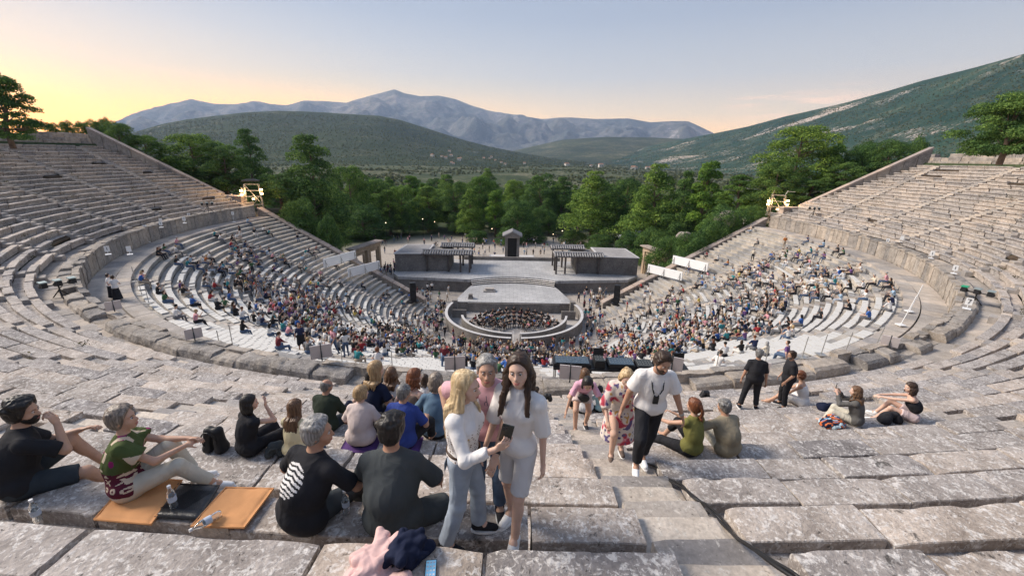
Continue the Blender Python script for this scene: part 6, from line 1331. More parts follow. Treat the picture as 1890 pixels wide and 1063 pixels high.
# ------------------------------------------------------------------ things lying and standing about
ORG = plain('orange_canvas', (0.64, 0.31, 0.13), 0.8, 0.10, 3, 0.3, 50, dist=.004); CLEAR = None
m_, t, b = base_mat('clear_plastic'); b.inputs['Base Color'].default_value = (.9, .95, .97, 1); b.inputs['Roughness'].default_value = .06; b.inputs['Transmission Weight'].default_value = .92; b.inputs['IOR'].default_value = 1.25; CLEAR = m_
def rugged(mb, c, size, ax, n=(12, 10), th=.03, sag=0.0, puff=.008, mi=0):
    u = np.linspace(-1, 1, n[0]); v = np.linspace(-1, 1, n[1]); U_, V_ = np.meshgrid(u, v, indexing='ij'); ed = np.minimum(1, np.minimum(1-np.abs(U_), 1-np.abs(V_))*6)
    top = A(c)+ax[0]*U_[..., None]*size[0]/2+ax[1]*V_[..., None]*size[1]/2+A((0, 0, 1))*(th*(.35+.65*np.sqrt(ed))+puff*fbm(np.stack([U_*2, V_*2, 0*U_], -1), 2.0, 2))[..., None]
    bot = top.copy(); bot[..., 2] = c[2]; N0 = n[0]*n[1]; F = grid_faces(*n)
    mb.addq(top.reshape(-1, 3), F, mi); b0 = mb.n-N0; mb.addq(bot.reshape(-1, 3), F[:, ::-1], mi); b1 = mb.n-N0
    rim = [i*n[1] for i in range(n[0])]+[(n[0]-1)*n[1]+j for j in range(1, n[1])]+[i*n[1]+n[1]-1 for i in range(n[0]-2, -1, -1)]+[j for j in range(n[1]-2, 0, -1)]
    for a_, b_ in zip(rim, rim[1:]+rim[:1]): mb.f.append((b0+b_, b0+a_, b1+a_, b1+b_)); mb.m.append(mi)
def mat_thing(name, pa, pb, pc, pd, z, m, label, th=.03, puff=.01, piping=None, z2=None):
    P_ = [at_z(*p, z) for p in (pa, pb, pc, pd)]; c = sum(P_)/4; x = (P_[1]-P_[0]+P_[2]-P_[3])/2; y = (P_[3]-P_[0]+P_[2]-P_[1])/2; lx, ly = np.linalg.norm(x), np.linalg.norm(y); x /= lx; y /= ly
    e = empty(name, tuple(c), 0, label, 'seat mat'); mb = MB(); rugged(mb, A((0, 0, 0.)), (lx, ly), (x, y), (18, 16), th, 0, puff); mb.build('mat_body', m, e, True)
    mb = MB(); pts = []
    for (a_, b_) in ((-1, -1), (1, -1), (1, 1), (-1, 1), (-1, -1)): pts.append(x*a_*lx/2+y*b_*ly/2+A((0, 0, th*.5)))
    full = []
    for a_, b_ in zip(pts[:-1], pts[1:]): full += [a_+(b_-a_)*k/6 for k in range(6)]
    mb.tube(full+[pts[-1]], .008, 5); mb.build('piping', piping or m, e); return e, x, y
Z1 = UZ(1)+.012
mat_thing('orange_mat', (172, 962), (282, 968), (335, 890), (245, 880), Z1, ORG, 'orange canvas mat under the woman in the patterned top')
mat_thing('orange_mat', (352, 975), (452, 974), (505, 905), (418, 900), Z1, ORG, 'flat orange canvas mat with a crumpled bottle lying on it')
bq, x, y = mat_thing('black_quilted_mat', (284, 958), (368, 957), (405, 900), (330, 893), Z1, plain('black_quilt', (.02, .02, .022), .35, .2, 4, .5, 30, spec=.5), 'black quilted mat between the two orange mats', .028, .004)
mb = MB()
for i in range(-5, 6): 
    for s in (1, -1):
        p0, p1 = x*(i*.020-.08*s)+y*-.11, x*(i*.020+.08*s)+y*.11; mb.bar(p0+A((0, 0, .03)), p1+A((0, 0, .03)), .0022, 4)
mb.build('quilting', M_BLACK, bq)
def bottle(p, rot, label, h=.21, mat=None, cap=None):
    e = empty('water_bottle', tuple(p), 0, label, 'bottle'); e.rotation_euler = rot; mb = MB(); pr = [(.0, .0), (.030, .004), (.032, .03), (.029, .07), (.032, .09), (.029, .11), (.032, .14), (.026, .17), (.012, .195), (.012, h)]; n = 14; an = np.linspace(0, 2*math.pi, n, endpoint=False)
    V = np.concatenate([np.stack([r*np.cos(an), r*np.sin(an), np.full(n, z)], -1) for r, z in pr]); mb.addq(V, grid_faces(len(pr), n, True)[:, ::-1]); mb.build('bottle_body', mat or CLEAR, e, True)
    mb = MB(); mb.bar((0, 0, h), (0, 0, h+.02), .014, 12); mb.build('cap', cap or M_WHITE, e); mb = MB(); disc(mb, .0325, .075, .125, 20, inner=.031); mb.build('label', plain('bottle_label', (.55, .62, .72), .4, .2, 9, 0), e)
bottle(at_z(322, 936, Z1+.02), (0, 0, 0), 'upright clear water bottle on the black quilted mat'); bottle(at_z(72, 962, UZ(1)-.06), (0, 0, 0), 'clear water bottle standing at the far left near the bearded man')
bottle(at_z(408, 946, Z1+.065), (math.radians(86), 0, math.radians(-32)), 'crumpled clear bottle lying on the orange mat'); bottle(at_z(640, 945, UZ(1)), (0, 0, .3), 'clear bottle between the striped-circle man and the man in grey')
bottle(at_z(1655, 803, UZ(6)), (0, 0, 0), 'lilac water bottle beside the woman in the strapless top', .2, plain('lilac_bottle', (.42, .36, .58), .3, .1, 5, 0), M_BLACK)
# clothes heap and phone in front
hp_ = at_z(712, 1050, UZ(0)); e = empty('jacket_heap', tuple(hp_), 0, 'heap of a pale pink scarf and a navy jacket on the nearest seat', 'clothes')
def heap(name, lobes, m, seed, fold=.045, v=.012):
    f = Surf(v)
    for a_, b_, r0, r1 in lobes: f.cap(a_, b_, r0, r1, k=.022)
    f.clip((0, 0, -.04), (0, 0, -1)); to_obj(name, f, m, e, fold, 7, seed, aniso=(1.5, 1, 1), sm_=2)
def folds_(c, L_, n, r, zz, ang, seed):
    rq = random.Random(seed); out = []
    for i in range(n):
        a_ = math.radians(ang+rq.uniform(-38, 38)); o_ = rq.uniform(-1, 1); m0 = A((c[0]+o_*.09, c[1]+rq.uniform(-.5, .5)*L_*.5, zz*(1-abs(o_)**1.5*.8)*rq.uniform(.6, 1))); d_ = A((math.cos(a_), math.sin(a_), rq.uniform(-.25, .1)))*L_*rq.uniform(.25, .5); m1 = m0+d_; m0 = m0-d_*.6; m1[2] = max(.0, m1[2]); m0[2] = max(0, m0[2]); out.append((m0, m1, r*rq.uniform(.7, 1.2), r*rq.uniform(.5, 1)))
    return out
heap('pink_scarf', folds_((-.07, -.02), .34, 34, .026, .12, 70, 4)+folds_((.12, -.12), .2, 12, .022, .05, 40, 9), PSK, 1, .03, .008)
heap('navy_jacket', folds_((.10, .05), .26, 30, .028, .17, 60, 6), NAVY, 2, .03, .008)
p = at_z(795, 1052, UZ(0)+.02); e = empty('phone', tuple(p), .1, 'phone with a lit home screen lying on the nearest seat beside the clothes heap', 'phone'); mb = MB(); mb.box((0, 0, 0), (.072, .145, .009)); mb.build('case', M_BLACK, e)
mb = MB(); mb.box((0, 0, .006), (.064, .134, .002)); mb.build('screen', plain('lit_screen', (.10, .22, .38), .2, .5, 14, 0, emit=(.12, .28, .42), es=.8), e); mb = MB()
for i in range(3):
    for j in range(4): mb.box((-.02+.02*i, .05-.028*j, .0078), (.012, .012, .001))
mb.build('icons', M_WHITE, e)
def bag(px, k, size, m, label, rz=0, dR=.17, strap=True):
    p = row_pt(px, k, dR); e = empty('bag', tuple(p), math.radians(rz), label, 'bag'); f = Surf(.014); a_, b_, c_ = size; [f.cap((sx*a_*.27, sy*b_*.16, .04), (sx*a_*.18+a_*.04, sy*b_*.10, c_*.80), b_*.30, b_*.20, k=.05) for sx in (-1, 1) for sy in (-1, 1)]; f.cap((-a_*.15, 0, c_*.9), (a_*.2, 0, c_*.82), b_*.16, b_*.2, k=.03); f.clip((0, 0, 0), (0, 0, -1)); to_obj('bag_body', f, m, e, .055, 7, int(px))
    if strap: mb = MB(); mb.tube([(a_*.3*math.cos(t), -b_*.45-.02*math.sin(t), c_*.55+c_*.42*math.sin(t)) for t in np.linspace(-1.2, 4.3, 14)], .009, 5); mb.build('strap', m, e)
bag(398, 3, (.30, .18, .34), M_BLACK, 'black drawstring rucksack left of the woman in black'); bag(510, 3, (.22, .16, .16), CHAR, 'small dark bag between the woman in black and the woman in yellow', 20); bag(648, 8, (.30, .18, .14), NAVY, 'dark bag lying left of the group near the wall', 0)
bag(1640, 6, (.5, .26, .16), BLK, 'black jacket and bag spread beside the woman in the strapless top', 10, strap=False); bag(1525, 8, (.45, .25, .10), NAVY, 'dark folded jacket on the stones behind the woman with the phone', 0, strap=False)
bag(1010, 12, (.3, .2, .2), M_BLACK, 'black bag by the wall opening left of the mixing desk'); bag(1300, 12, (.34, .2, .2), M_BLACK, 'black bag on the wall right of the person in blue')
def towel(px, k, label, cols, size, rz):
    p = row_pt(px, k, .2); e = empty('blanket', tuple(p), math.radians(rz), label, 'blanket'); f = Surf(.016); f.ell((0, 0, .05), (size[0]/2, size[1]/2, .09), k=.04); f.ell((.08, .1, .08), (size[0]/4, size[1]/3, .09), k=.04); f.clip((0, 0, 0), (0, 0, -1))
    to_obj('folded_cloth', f, cols, e, .05, 7, 3, matfn=lambda c, I: ((vnoise(c*A([1, 3, 1])+7, 11)*len(cols)*1.2).astype(int) % len(cols)))
towel(1535, 6, 'colourful blue and orange striped blanket beside the woman in the grey sweater', [cloth('bright_blue', (.03, .22, .45)), cloth('orange_print', (.62, .16, .05)), NAVY, cloth('pale_stripe', (.5, .62, .68))], (.46, .34, .1), 0)
for px, k, lab in ((667, 4, 'purple seat pad under the woman in dusty pink'), (745, 4, 'purple seat pad under the man in royal blue')):
    p = row_pt(px, k, .17); mb = MB(); rugged(mb, A((0, 0, 0.)), (.52, .40), (A((1, 0, 0.)), A((0, 1, 0.))), (10, 9), .035); o = mb.build('seat_pad', PUR, None, True); o.location = tuple(p+A((0, 0, .004))); tag(o, lab, 'seat pad')
p = at_z(1597, 795, UZ(6)+.01); mb = MB(); mb.box((0, 0, 0), (.08, .15, .01), rz=.4); o = mb.build('phone', M_BLACK); o.location = tuple(p); tag(o, 'dark phone lying on the stone left of the strapless-top woman', 'phone')
# cable running down the right side of the steps
pts = []
for px, py, off_ in ((1480, 1075, .0), (1425, 1040, .02), (1395, 1015, .02), (1370, 1000, -.10), (1345, 978, -.18), (1322, 955, -.14), (1300, 930, -.16), (1280, 915, -.12), (1262, 900, -.12), (1240, 890, -.16), (1228, 880, -.20), (1222, 866, -.14), (1205, 858, -.10), (1180, 852, -.06)):
    pts.append(at_slope(px, py, off_+.02))
pts = A(pts); tt = np.linspace(0, len(pts)-1, 60); sp = np.stack([np.interp(tt, range(len(pts)), pts[:, i]) for i in range(3)], -1)
for _ in range(3): sp[1:-1] = (sp[:-2]+2*sp[1:-1]+sp[2:])/4
mb = MB(); mb.tube(sp, .014, 6); sp2 = sp+A([[.03*math.sin(i*.35), .02*math.cos(i*.5), .012] for i in range(60)]); mb2 = MB(); mb2.tube(sp2, .012, 6)
ec = empty('power_cable', tuple(sp[0]), 0, 'pair of black cables snaking down beside the right edge of the steps', 'cable')
for m2 in (mb, mb2): m2.v = [v-sp[0] for v in m2.v]; m2.build('cable_strand', M_BLACK, ec, True)
# numbered white signs
def sign(px, py, z, h, label, w_=.30, hh=.42, base=True, tilt=0, rz=None, num=None, py_is_base=True):
    p = at_z(px, py, z); rz = math.atan2(p[0]-CAM_P[0], -(p[1]-CAM_P[1]))*0+math.radians(rz if rz is not None else -math.degrees(math.atan2(p[0]-CAM_P[0], p[1]-CAM_P[1]))); e = empty('block_sign', tuple(p), rz, label, 'sign', 'white signs around the walkway')
    mb = MB(); mb.box((0, 0, h), (w_, .02, hh), M=rotm((1, 0, 0), tilt)); mb.build('board', M_WHITE, e); mb = MB()
    if base: mb.bar((0, .02, 0), (0, .02, h), .016, 6); mb.box((0, 0, .02), (.35, .35, .04)); mb.build('stake', M_WHITE, e)
    if num:
        mb = MB()
        if num == 7: mb.box((0, -.02, h+.12), (.16, .01, .035)); mb.bar((.06, -.02, h+.12), (-.02, -.02, h-.12), .018, 4)
        else: mb.box((0, -.02, h), (.03, .01, .22))
        mb.build('numeral', M_BLACK, e)
for i, (px, py, zz, h, nm) in enumerate([(274, 447, 12.45, 1.6, 1), (353, 420, 12.45, 1.6, 1), (302, 432, 12.45, 1.6, 0), (240, 470, 14.0, .45, 0), (200, 470, 14.1, .45, 1), (341, 412, 13.9, .5, 1), (298, 420, 14.0, .45, 1), (432, 410, 12.5, 1.2, 1), (1537, 434, 12.45, 1.6, 1), (1631, 470, 12.45, 1.6, 1), (1553, 415, 14.1, .45, 0), (1605, 427, 14.1, .45, 1), (1663, 447, 14.1, .45, 0), (1718, 477, 14.1, .45, 1), (1760, 505, 14.1, .45, 1), (1784, 570, 14.1, .45, 7), (1443, 404, 12.5, 1.2, 1)]):
    side = 'left' if px < 945 else 'right'; sign(px, py, zz, h, 'white numbered sign on the %s side, %s of the row counting from the %s' % ('walkway wall' if h < 1 else 'walkway', ORD[i % 9+1], side), num=nm)
for i, (px, py, h) in enumerate([(212, 575, .35), (360, 628, .35), (595, 668, .5), (1238, 690, .5), (840, 690, .5), (1051, 712, .6), (1402, 690, .35), (1640, 640, .3)]):
    p = at_z(px, py, 14.1); e = empty('grey_board', tuple(p), -math.atan2(p[0]-CAM_P[0], p[1]-CAM_P[1]), 'pale board with a dark centre strip propped on the wall, %s from the left' % ORD[1+sorted([212, 360, 595, 1238, 840, 1051, 1402, 1640]).index(px)], 'board', 'boards propped on the walkway wall'); s = 1.0 if h > .4 else .8
    mb = MB(); mb.box((-.2*s, 0, h*.9), (.36*s, .03, .62*s), M=rotm((1, 0, 0), 12)); mb.box((.2*s, 0, h*.9), (.36*s, .03, .62*s), M=rotm((1, 0, 0), 12)); mb.build('panel', plain('pinkish_board', (.60, .54, .53), .8, .06, 2, .05), e); mb = MB(); mb.box((0, 0, h*.85), (.045, .05, .75*s)); mb.build('centre_strip', CHAR, e)
# rope posts along the top edge of the lower tier
for i, (px, py, tx) in enumerate([(250, 520, 0), (262, 545, 0), (275, 560, 0), (1662, 600, 1.2), (1615, 640, .6), (1560, 650, .3), (1515, 655, .2), (1480, 660, .2), (1410, 680, 0), (725, 690, 0), (632, 672, 0), (598, 660, 0), (430, 640, 0), (408, 650, 0), (1320, 690, 0), (1678, 575, 1.0)]):
    p = at_z(px, py, 12.5); mb = MB(); hgt = 1.9 if tx > .9 else 1.15; mb.bar((0, 0, 0), (tx*.35, 0, hgt), .022 if tx < .9 else .026, 6); mb.box((0, 0, .03), (.4, .4, .05)); o = mb.build('barrier_post', M_STEEL if tx < .9 else M_WHITE); o.location = tuple(p)
    tag(o, '%s barrier post at the top edge of the lower seats, %s from the left' % ('white' if tx > .9 else 'thin metal', ORD[1+sorted([250, 262, 275, 1662, 1615, 1560, 1515, 1480, 1410, 725, 632, 598, 430, 408, 1320, 1678]).index(px)]), 'post', 'barrier posts above the lower seats')
# mixing desk
dk = at_z(1100, 700, 12.95); e = empty('mixing_desk', tuple(dk), math.radians(-3), 'long black mixing desk with several consoles in front of the walkway wall', 'mixing desk')
xs_ = [at_z(px, 680, 13.55)-dk for px in (1022, 1092, 1112, 1160, 1205, 1270)]; x0, x1 = xs_[0][0], xs_[-1][0]
mb = MB(); mb.box(((x0+x1)/2, .2, .55), (x1-x0, .9, .08)); mb.build('table_top', M_BLACK, e); mb = MB()
for x in np.linspace(x0+.1, x1-.1, 5):
    for y in (-.2, .6): mb.bar((x, y, -.5), (x, y, .52), .03, 5)
mb.build('table_leg', M_STEEL, e)
BLG = plain('blue_grey_console', (.06, .09, .12), .35, .3, 12, .1, spec=.5); W_ = (x1-x0)
for i, (f0, f1, hh, lab) in enumerate(((0.0, .28, .16, 1), (.30, .38, .3, 0), (.40, .60, .18, 1), (.61, .74, .14, 0), (.75, .86, .10, 1))):
    mb = MB(); c = x0+W_*(f0+f1)/2; w_ = W_*(f1-f0)-.04; mb.box((c, .2, .60+hh/2), (w_, .75, hh), M=rotm((1, 0, 0), 0)); mb.build('console', M_BLACK, e)
    mb = MB(); mb.box((c, .16, .63+hh), (w_*.9, .6, .03), M=rotm((1, 0, 0), 0)); mb.build('control_panel', BLG if lab else CHAR, e)
    mb = MB()
    for q in range(int(w_/.12)):
        for r_ in range(3): mb.box((c-w_*.42+q*.12, -.02+r_*.16+.03*(q % 3), .655+hh), (.015, .035, .015))
    mb.build('faders', M_STEEL, e)
mb = MB(); mb.box((x0+W_*.34, .42, 1.08), (W_*.08, .03, .34), M=rotm((1, 0, 0), -12)); mb.build('monitor', M_BLACK, e); mb = MB(); mb.box((x0+W_*.93, .4, 1.0), (.5, .05, .36)); mb.build('monitor', M_BLACK, e)
for i, (px, lab, m2, sz) in enumerate([(1035, 'red cushion box under the left end of the mixing desk', cloth('dark_red_case', (.22, .02, .03)), (.5, .4, .35)), (1018, 'grey flight case left of the mixing desk', M_PLAS, (.5, .5, .5)), (1062, 'pale case under the mixing desk', KHA, (.5, .4, .4)), (1190, 'black flight case under the right part of the mixing desk', M_BLACK, (.9, .5, .5))]):
    p = at_z(px, 706, 13.2); e = empty('equipment_case', (p[0], p[1]+.1, 12.55), rnd.uniform(-.2, .2), lab, 'case'); mb = MB(); mb.box((0, 0, sz[2]/2+.02), sz); mb.build('case_body', m2, e); mb = MB()
    for sx in (-1, 1):
        for sy in (-1, 1): mb.bar((sx*sz[0]/2, sy*sz[1]/2, 0), (sx*sz[0]/2, sy*sz[1]/2, sz[2]+.03), .022, 5)
    mb.build('edge_trim', M_STEEL, e)
# spotlight stands at the sides
def rig(px, py, z, label, s=1.0, green=False, rz=0):
    p = at_z(px, py, z); e = empty('spotlight_stand', tuple(p), math.radians(rz), label, 'stage light'); mb = MB()
    for a_ in (0.4, 2.5, 4.6): mb.bar((0, 0, .9*s), (.7*s*math.cos(a_), .7*s*math.sin(a_), 0), .03, 5)
    mb.bar((0, 0, .2), (0, 0, 1.2*s), .035, 6); mb.bar((-.8*s, 0, 1.2*s), (.8*s, 0, 1.2*s), .03, 6); mb.build('tripod', M_BLACK, e)
    for i in range(3):
        mb = MB(); x = (-.62+.62*i)*s; mb.bar((x, -.1, 1.28*s), (x, .45*s, 1.12*s), .17*s, 10, r2=.13*s); mb.box((x, -.2*s, 1.30*s), (.26*s, .3*s, .26*s)); mb.build('lamp_housing', M_BLACK, e)
        mb = MB(); mb.box((x, -.05, 1.48*s), (.34*s, .5*s, .05)); mb.build('top_plate', plain('pale_metal', (.42, .50, .50), .4, .1, 5, .05, metal=.5) if not green or i else plain('green_light', (.03, .35, .18), .5, .1, 5, 0), e)
rig(118, 560, 13.3, 'cluster of black spotlights on a low stand in the left drain channel', .95, False, 60); rig(1792, 572, 13.3, 'cluster of black spotlights with a green light in the right drain channel', .95, True, -60)
rig(385, 392, 14.6, 'small black equipment stand on the rows beside the upper left wall end', .8, rz=40); rig(1500, 400, 14.6, 'small black equipment stand on the rows beside the upper right wall end', .9, rz=-40)
# light towers
LAMP = plain('lit_lamp', (1, .8, .5), .4, 0, 1, 0, emit=(1.0, .66, .30), es=7)
GLOBE = plain('small_globe', (1, .9, .7), .4, 0, 1, 0, emit=(1.0, .75, .45), es=2.5)
def tower(x, y, z, rz, label, canopy):
    e = empty('light_tower', (x, y, z), rz, label, 'light tower'); mb = MB(); h = 4.6; cs = [(-1.1, -.7), (1.1, -.7), (1.1, .7), (-1.1, .7)]
    for a_, b_ in cs: mb.bar((a_*1.15, b_*1.1, 0), (a_*.85, b_*.9, h), .055, 6)
    for lv in (.15, 1.4, 2.7, 3.6, h-.05):
        k = 1.15-.30*lv/h
        for i in range(4): (a_, b_), (c_, d_) = cs[i], cs[(i+1) % 4]; mb.bar((a_*k, b_*k, lv), (c_*k, d_*k, lv), .04, 5)
    mb.bar((-1.25, -.75, 0), (.9, -.65, h*.6), .035, 5); mb.bar((1.2, -.75, 1.4), (-.9, -.65, h), .035, 5); mb.build('scaffold_frame', M_STEEL, e); mb = MB()
    for i in range(11): mb.bar((-1.35, -.9, .3+.36*i), (-.85, -.9, .3+.36*i), .03, 5)
    for q in (-1.35, -.85): mb.bar((q, -.9, 0), (q+.05, -.9, 4.2), .035, 5)
    mb.build('ladder', M_STEEL, e)
    if canopy: mb = MB(); mb.box((0, 0, h+.45), (2.4, 1.8, .14)); mb.box((0, 0, h+.62), (2.0, 1.4, .18), taper=.6); mb.build('canopy', M_BLACK, e)
    else: mb = MB(); mb.bar((.9, 0, h), (1.2, 0, h+.7), .05, 5); mb.bar((-.9, 0, h), (-.7, 0, h+.7), .05, 5); mb.bar((1.1, 0, h+.6), (2.2, 0, h+.55), .05, 5); mb.build('top_bars', M_STEEL, e)
    for q, (a_, zz) in enumerate(((-1.35, 3.1), (-1.35, 3.65), (1.3, 3.2), (1.3, 3.8), (.1, 2.4))):
        mb = MB(); mb.box((a_, -.95, zz), (.42, .25, .30)); hsg = mb.build('lamp_housing', M_BLACK, e); mb = MB(); mb.box((a_, -1.09, zz), (.36, .03, .24)); mb.build('lamp_glass', LAMP, hsg)
    for a_ in (-1.3, 1.3):
        pl = bpy.data.lights.new('tower_lamp', 'POINT'); pl.energy = 260; pl.color = (1, .62, .28); pl.shadow_soft_size = .3; po = bpy.data.objects.new('tower_lamp', pl); C.objects.link(po); po.parent = e; po.location = (a_, -1.5, 3.4)
tl = at_z(472, 393, 12.55); tower(tl[0], tl[1], 12.4, math.radians(25), 'scaffold light tower with dark canopy and glowing lamps on the left', True)
tl = at_d(1428, 404, 82); tower(tl[0], tl[1], float(ground_z(tl[0], tl[1])), math.radians(-25), 'open scaffold light tower with glowing lamps on the right', False)
# vehicles under the trees
def vehicle(px, py, d, kind, col, label, rz):
    p = at_d(px, py, d); e = empty(kind, (p[0], p[1], float(ground_z(p[0], p[1]))), math.radians(rz), label, kind); L_, W2, H_ = (5.2, 2.0, 2.3) if kind == 'van' else (4.3, 1.75, 1.45); body = plain('car_paint_'+col[0], col[1], .3, .03, 2, 0, spec=.5)
    pr = [(-L_/2, .35), (-L_/2, H_*.55), (-L_/2+.25, H_*.96), (L_*.18, H_), (L_*.33, H_*.62), (L_/2, H_*.5), (L_/2, .35)] if kind == 'van' else [(-L_/2, .3), (-L_/2, H_*.6), (-L_*.33, H_*.68), (-L_*.2, H_), (L_*.12, H_), (L_*.27, H_*.66), (L_/2, H_*.52), (L_/2, .3)]
    mb = MB(); n = len(pr); mb.add([(x, -W2/2*(.9 if z > H_*.7 else 1), z) for x, z in pr]+[(x, W2/2*(.9 if z > H_*.7 else 1), z) for x, z in pr], [tuple(range(n)), tuple(range(n, 2*n))[::-1]]+[(i, n+i, n+(i+1) % n, (i+1) % n) for i in range(n)]); mb.build('body', body, e)
    mb = MB(); mb.box((L_*.255 if kind == 'van' else L_*.2, 0, H_*.8), (.06, W2*.78, H_*.26), M=rotm((0, 1, 0), 38))
    for s in (-1, 1): mb.box((0 if kind == 'van' else -.15, s*W2*.466, H_*.8), (L_*.42, .05, H_*.24))
    mb.build('windows', plain('car_glass', (.02, .025, .03), .1, .1, 3, 0, spec=.6), e)
    for sx in (-.3, .3):
        for s in (-1, 1): mb = MB(); mb.bar((L_*sx, s*W2*.42, .34), (L_*sx, s*W2*.52, .34), .34, 16); mb.build('wheel', M_BLACK, e)
vehicle(1172, 427, 128, 'van', ('white', (.75, .76, .78)), 'white van parked under the pines on the right', 100); vehicle(1150, 436, 122, 'car', ('silver', (.55, .57, .6)), 'silver car parked in shade left of the white van', 20); vehicle(1128, 440, 120, 'car', ('dark', (.03, .035, .04)), 'dark car parked behind the right stage building', 10)
# boulders
for i, (px, py, d, s_) in enumerate([(1342, 410, 76, 2.0), (1262, 440, 86, 1.3)]):
    P = at_d(px, py, max(d, wall_dist(px)+2.5)); f = Surf(.14); f.ell((0, 0, .3), (s_, s_*.8, s_*.7), k=.3); f.ell((s_*.5, .2, .2), (s_*.6, s_*.6, s_*.5), k=.3); o = to_obj('boulder', f, M_WALL, None, .5, .9, i); o.location = tuple(P); tag(o, ['large rounded boulder beside the right light tower', 'pale boulder behind the right gateway', 'small boulder behind the left retaining wall'][i], 'boulder')
# distant wind turbines on the ridge and little lamps in the wood
for i, px in enumerate((390, 416)):
    P = at_d(px, 193, 9050); e = empty('wind_turbine', (P[0], P[1], P[2]-10), 0, 'tiny wind turbine on the far ridge, %s of the two' % ('left' if i == 0 else 'right'), 'wind turbine'); mb = MB(); mb.bar((0, 0, 0), (0, 0, 85), 2.2, 6, r2=1.4); mb.build('tower', M_WHITE, e); mb = MB()
    for k in range(3): a_ = .4+k*2.094+i; mb.bar((0, -3, 85), (42*math.cos(a_), -3, 85+42*math.sin(a_)), 1.6, 5, r2=.5)
    mb.build('rotor', M_WHITE, e)
for i, (px, py) in enumerate([(712, 412), (780, 405), (802, 410), (908, 423), (927, 430), (1021, 433), (1038, 427), (1082, 420), (1125, 415), (1105, 438)]):
    P = at_d(px, py, 112+i % 3*6); zg = float(ground_z(P[0], P[1])); e = empty('path_lamp', (P[0], P[1], zg), 0, 'small glowing path lamp at the edge of the wood, %s from the left' % ORD[i+1], 'lamp', 'path lamps in the wood'); mb = MB(); mb.bar((0, 0, 0), (0, 0, P[2]-zg), .05, 6); mb.build('pole', M_BLACK, e); mb = MB(); uvs(mb, (0, 0, P[2]-zg+.1), (.13,)*3, n=8); mb.build('globe', GLOBE, e)
# ------------------------------------------------------------------ the audience in the lower tier
def crowd_mesh(name, vox, female=False, stand=False, lean=12, twist=0, head=(0, 6, 0), hands=None, feet=None, hk=0, skirt=False, sl=.7, g=1.08):
    h = Human.__new__(Human)
    Human.__init__(h, sex='f' if female else 'm', H=1.62 if female else 1.73, g=g, vox=vox, pelvis=(0, 0, .93 if stand else .11), lean=lean, twist=twist, head=head,
                   hands=hands or (((-.26, .08, .85), (.26, .08, .85)) if stand else ((-.14, .42, .22), (.14, .42, .22))), elbows=((-.7, -.3, -.4), (.7, -.3, -.4)),
                   feet=feet or (((-.11, -.05, .05), (.11, .06, .05)) if stand else ((-.13, .50, -.34), (.13, .50, -.34))), knees=((-.1, .5, .3 if stand else 1), (.1, .5, .3 if stand else 1)))
    f = Surf(vox); S = h.S; R3 = [h.Rs, h.Fs, h.U]; HB = [h.hr, h.hf, h.hu]
    f.ell(h.P, (.17, .13, .12), R3, 3, .04); f.ell(h.mid, (.15, .11, .16), R3, 2, .05); f.ell(h.P+h.U*.34, (.17, .115, .16), R3, 2, .05); f.cap(h.sh[0], h.sh[1], .06, .06, 2, .05)
    f.cap(h.T-h.U*.03, h.Hc, .055, .05, 0, .02); f.ell(h.h2w((0, .01, 0)), (.074, .092, .112), HB, 0, .02); f.ell(h.h2w((0, -.022, .036)), (.088, .100, .098), HB, 1, .015)
    if hk: f.ell(h.h2w((0, -.06, -.06)), (.09, .07, .12), HB, 1, .03)
    if hk > 1: f.ell(h.h2w((0, -.09, -.18)), (.10, .05, .14), HB, 1, .03)
    for i in (0, 1):
        m = h.sh[i]+(h.el[i]-h.sh[i])*sl; f.cap(h.sh[i], m, .058, .052, 2, .03); f.cap(m, h.el[i], .044, .040, 0, .02); f.cap(h.el[i], h.wr[i], .040, .028, 0, .02); f.cap(h.wr[i], h.wr[i]+h.hdir[i]*.13, .034, .022, 0, .01)
        if not skirt: f.cap(h.hip[i], h.kn[i], .088, .062, 3, .04); f.cap(h.kn[i], h.an[i], .060, .042, 3, .02)
        else: f.cap(h.kn[i], h.an[i], .048, .036, 0, .02); f.cap(h.hip[i], h.kn[i], .11, .10, 3, .06)
        f.cap(h.an[i]+A((0, -.03, -.03)), h.an[i]+A((0, .13, -.04)), .045, .036, 4, .01)
    V, Q, I = f.mesh(); return relax(V, Q, 1), Q, I
VAR_S, VAR_T = [], []
for q, kw in enumerate([dict(), dict(female=True, hk=2, twist=15), dict(lean=22, head=(15, 12, 0), hands=((-.1, .40, .30), (.12, .42, .28))), dict(female=True, hk=1, lean=6, head=(-35, 0, 0), skirt=True), dict(lean=4, head=(40, 0, 0), hands=((-.3, -.1, .12), (.2, .4, .2))), dict(female=True, hk=2, lean=18, hands=((-.1, .35, .45), (.1, .35, .45)), head=(0, 22, 0)),
                        dict(lean=14, twist=-25, head=(-40, 4, 0), feet=((-.2, .55, -.3), (.3, .42, -.36))), dict(female=True, hk=0, lean=10, sl=.3, hands=((-.2, .4, .2), (.28, .30, .62)))]):
    VAR_S.append((crowd_mesh('s', .030, **kw), crowd_mesh('s', .046, **kw), kw.get('female', False)))
for q, kw in enumerate([dict(), dict(female=True, hk=2, skirt=True), dict(lean=-2, feet=((-.12, -.22, .05), (.1, .24, .05)), hands=((-.26, .2, .9), (.26, -.1, .85))), dict(female=True, hk=1, hands=((-.1, .28, 1.15), (.14, .3, 1.2))), dict(hands=((-.16, .3, 1.1), (.3, .0, .85)), head=(30, 5, 0)), dict(female=True, hk=2, feet=((-.1, .2, .05), (.1, -.2, .05)))]):
    VAR_T.append((crowd_mesh('t', .030, stand=True, **{'lean': 3, **kw}), crowd_mesh('t', .046, stand=True, **{'lean': 3, **kw}), kw.get('female', False)))
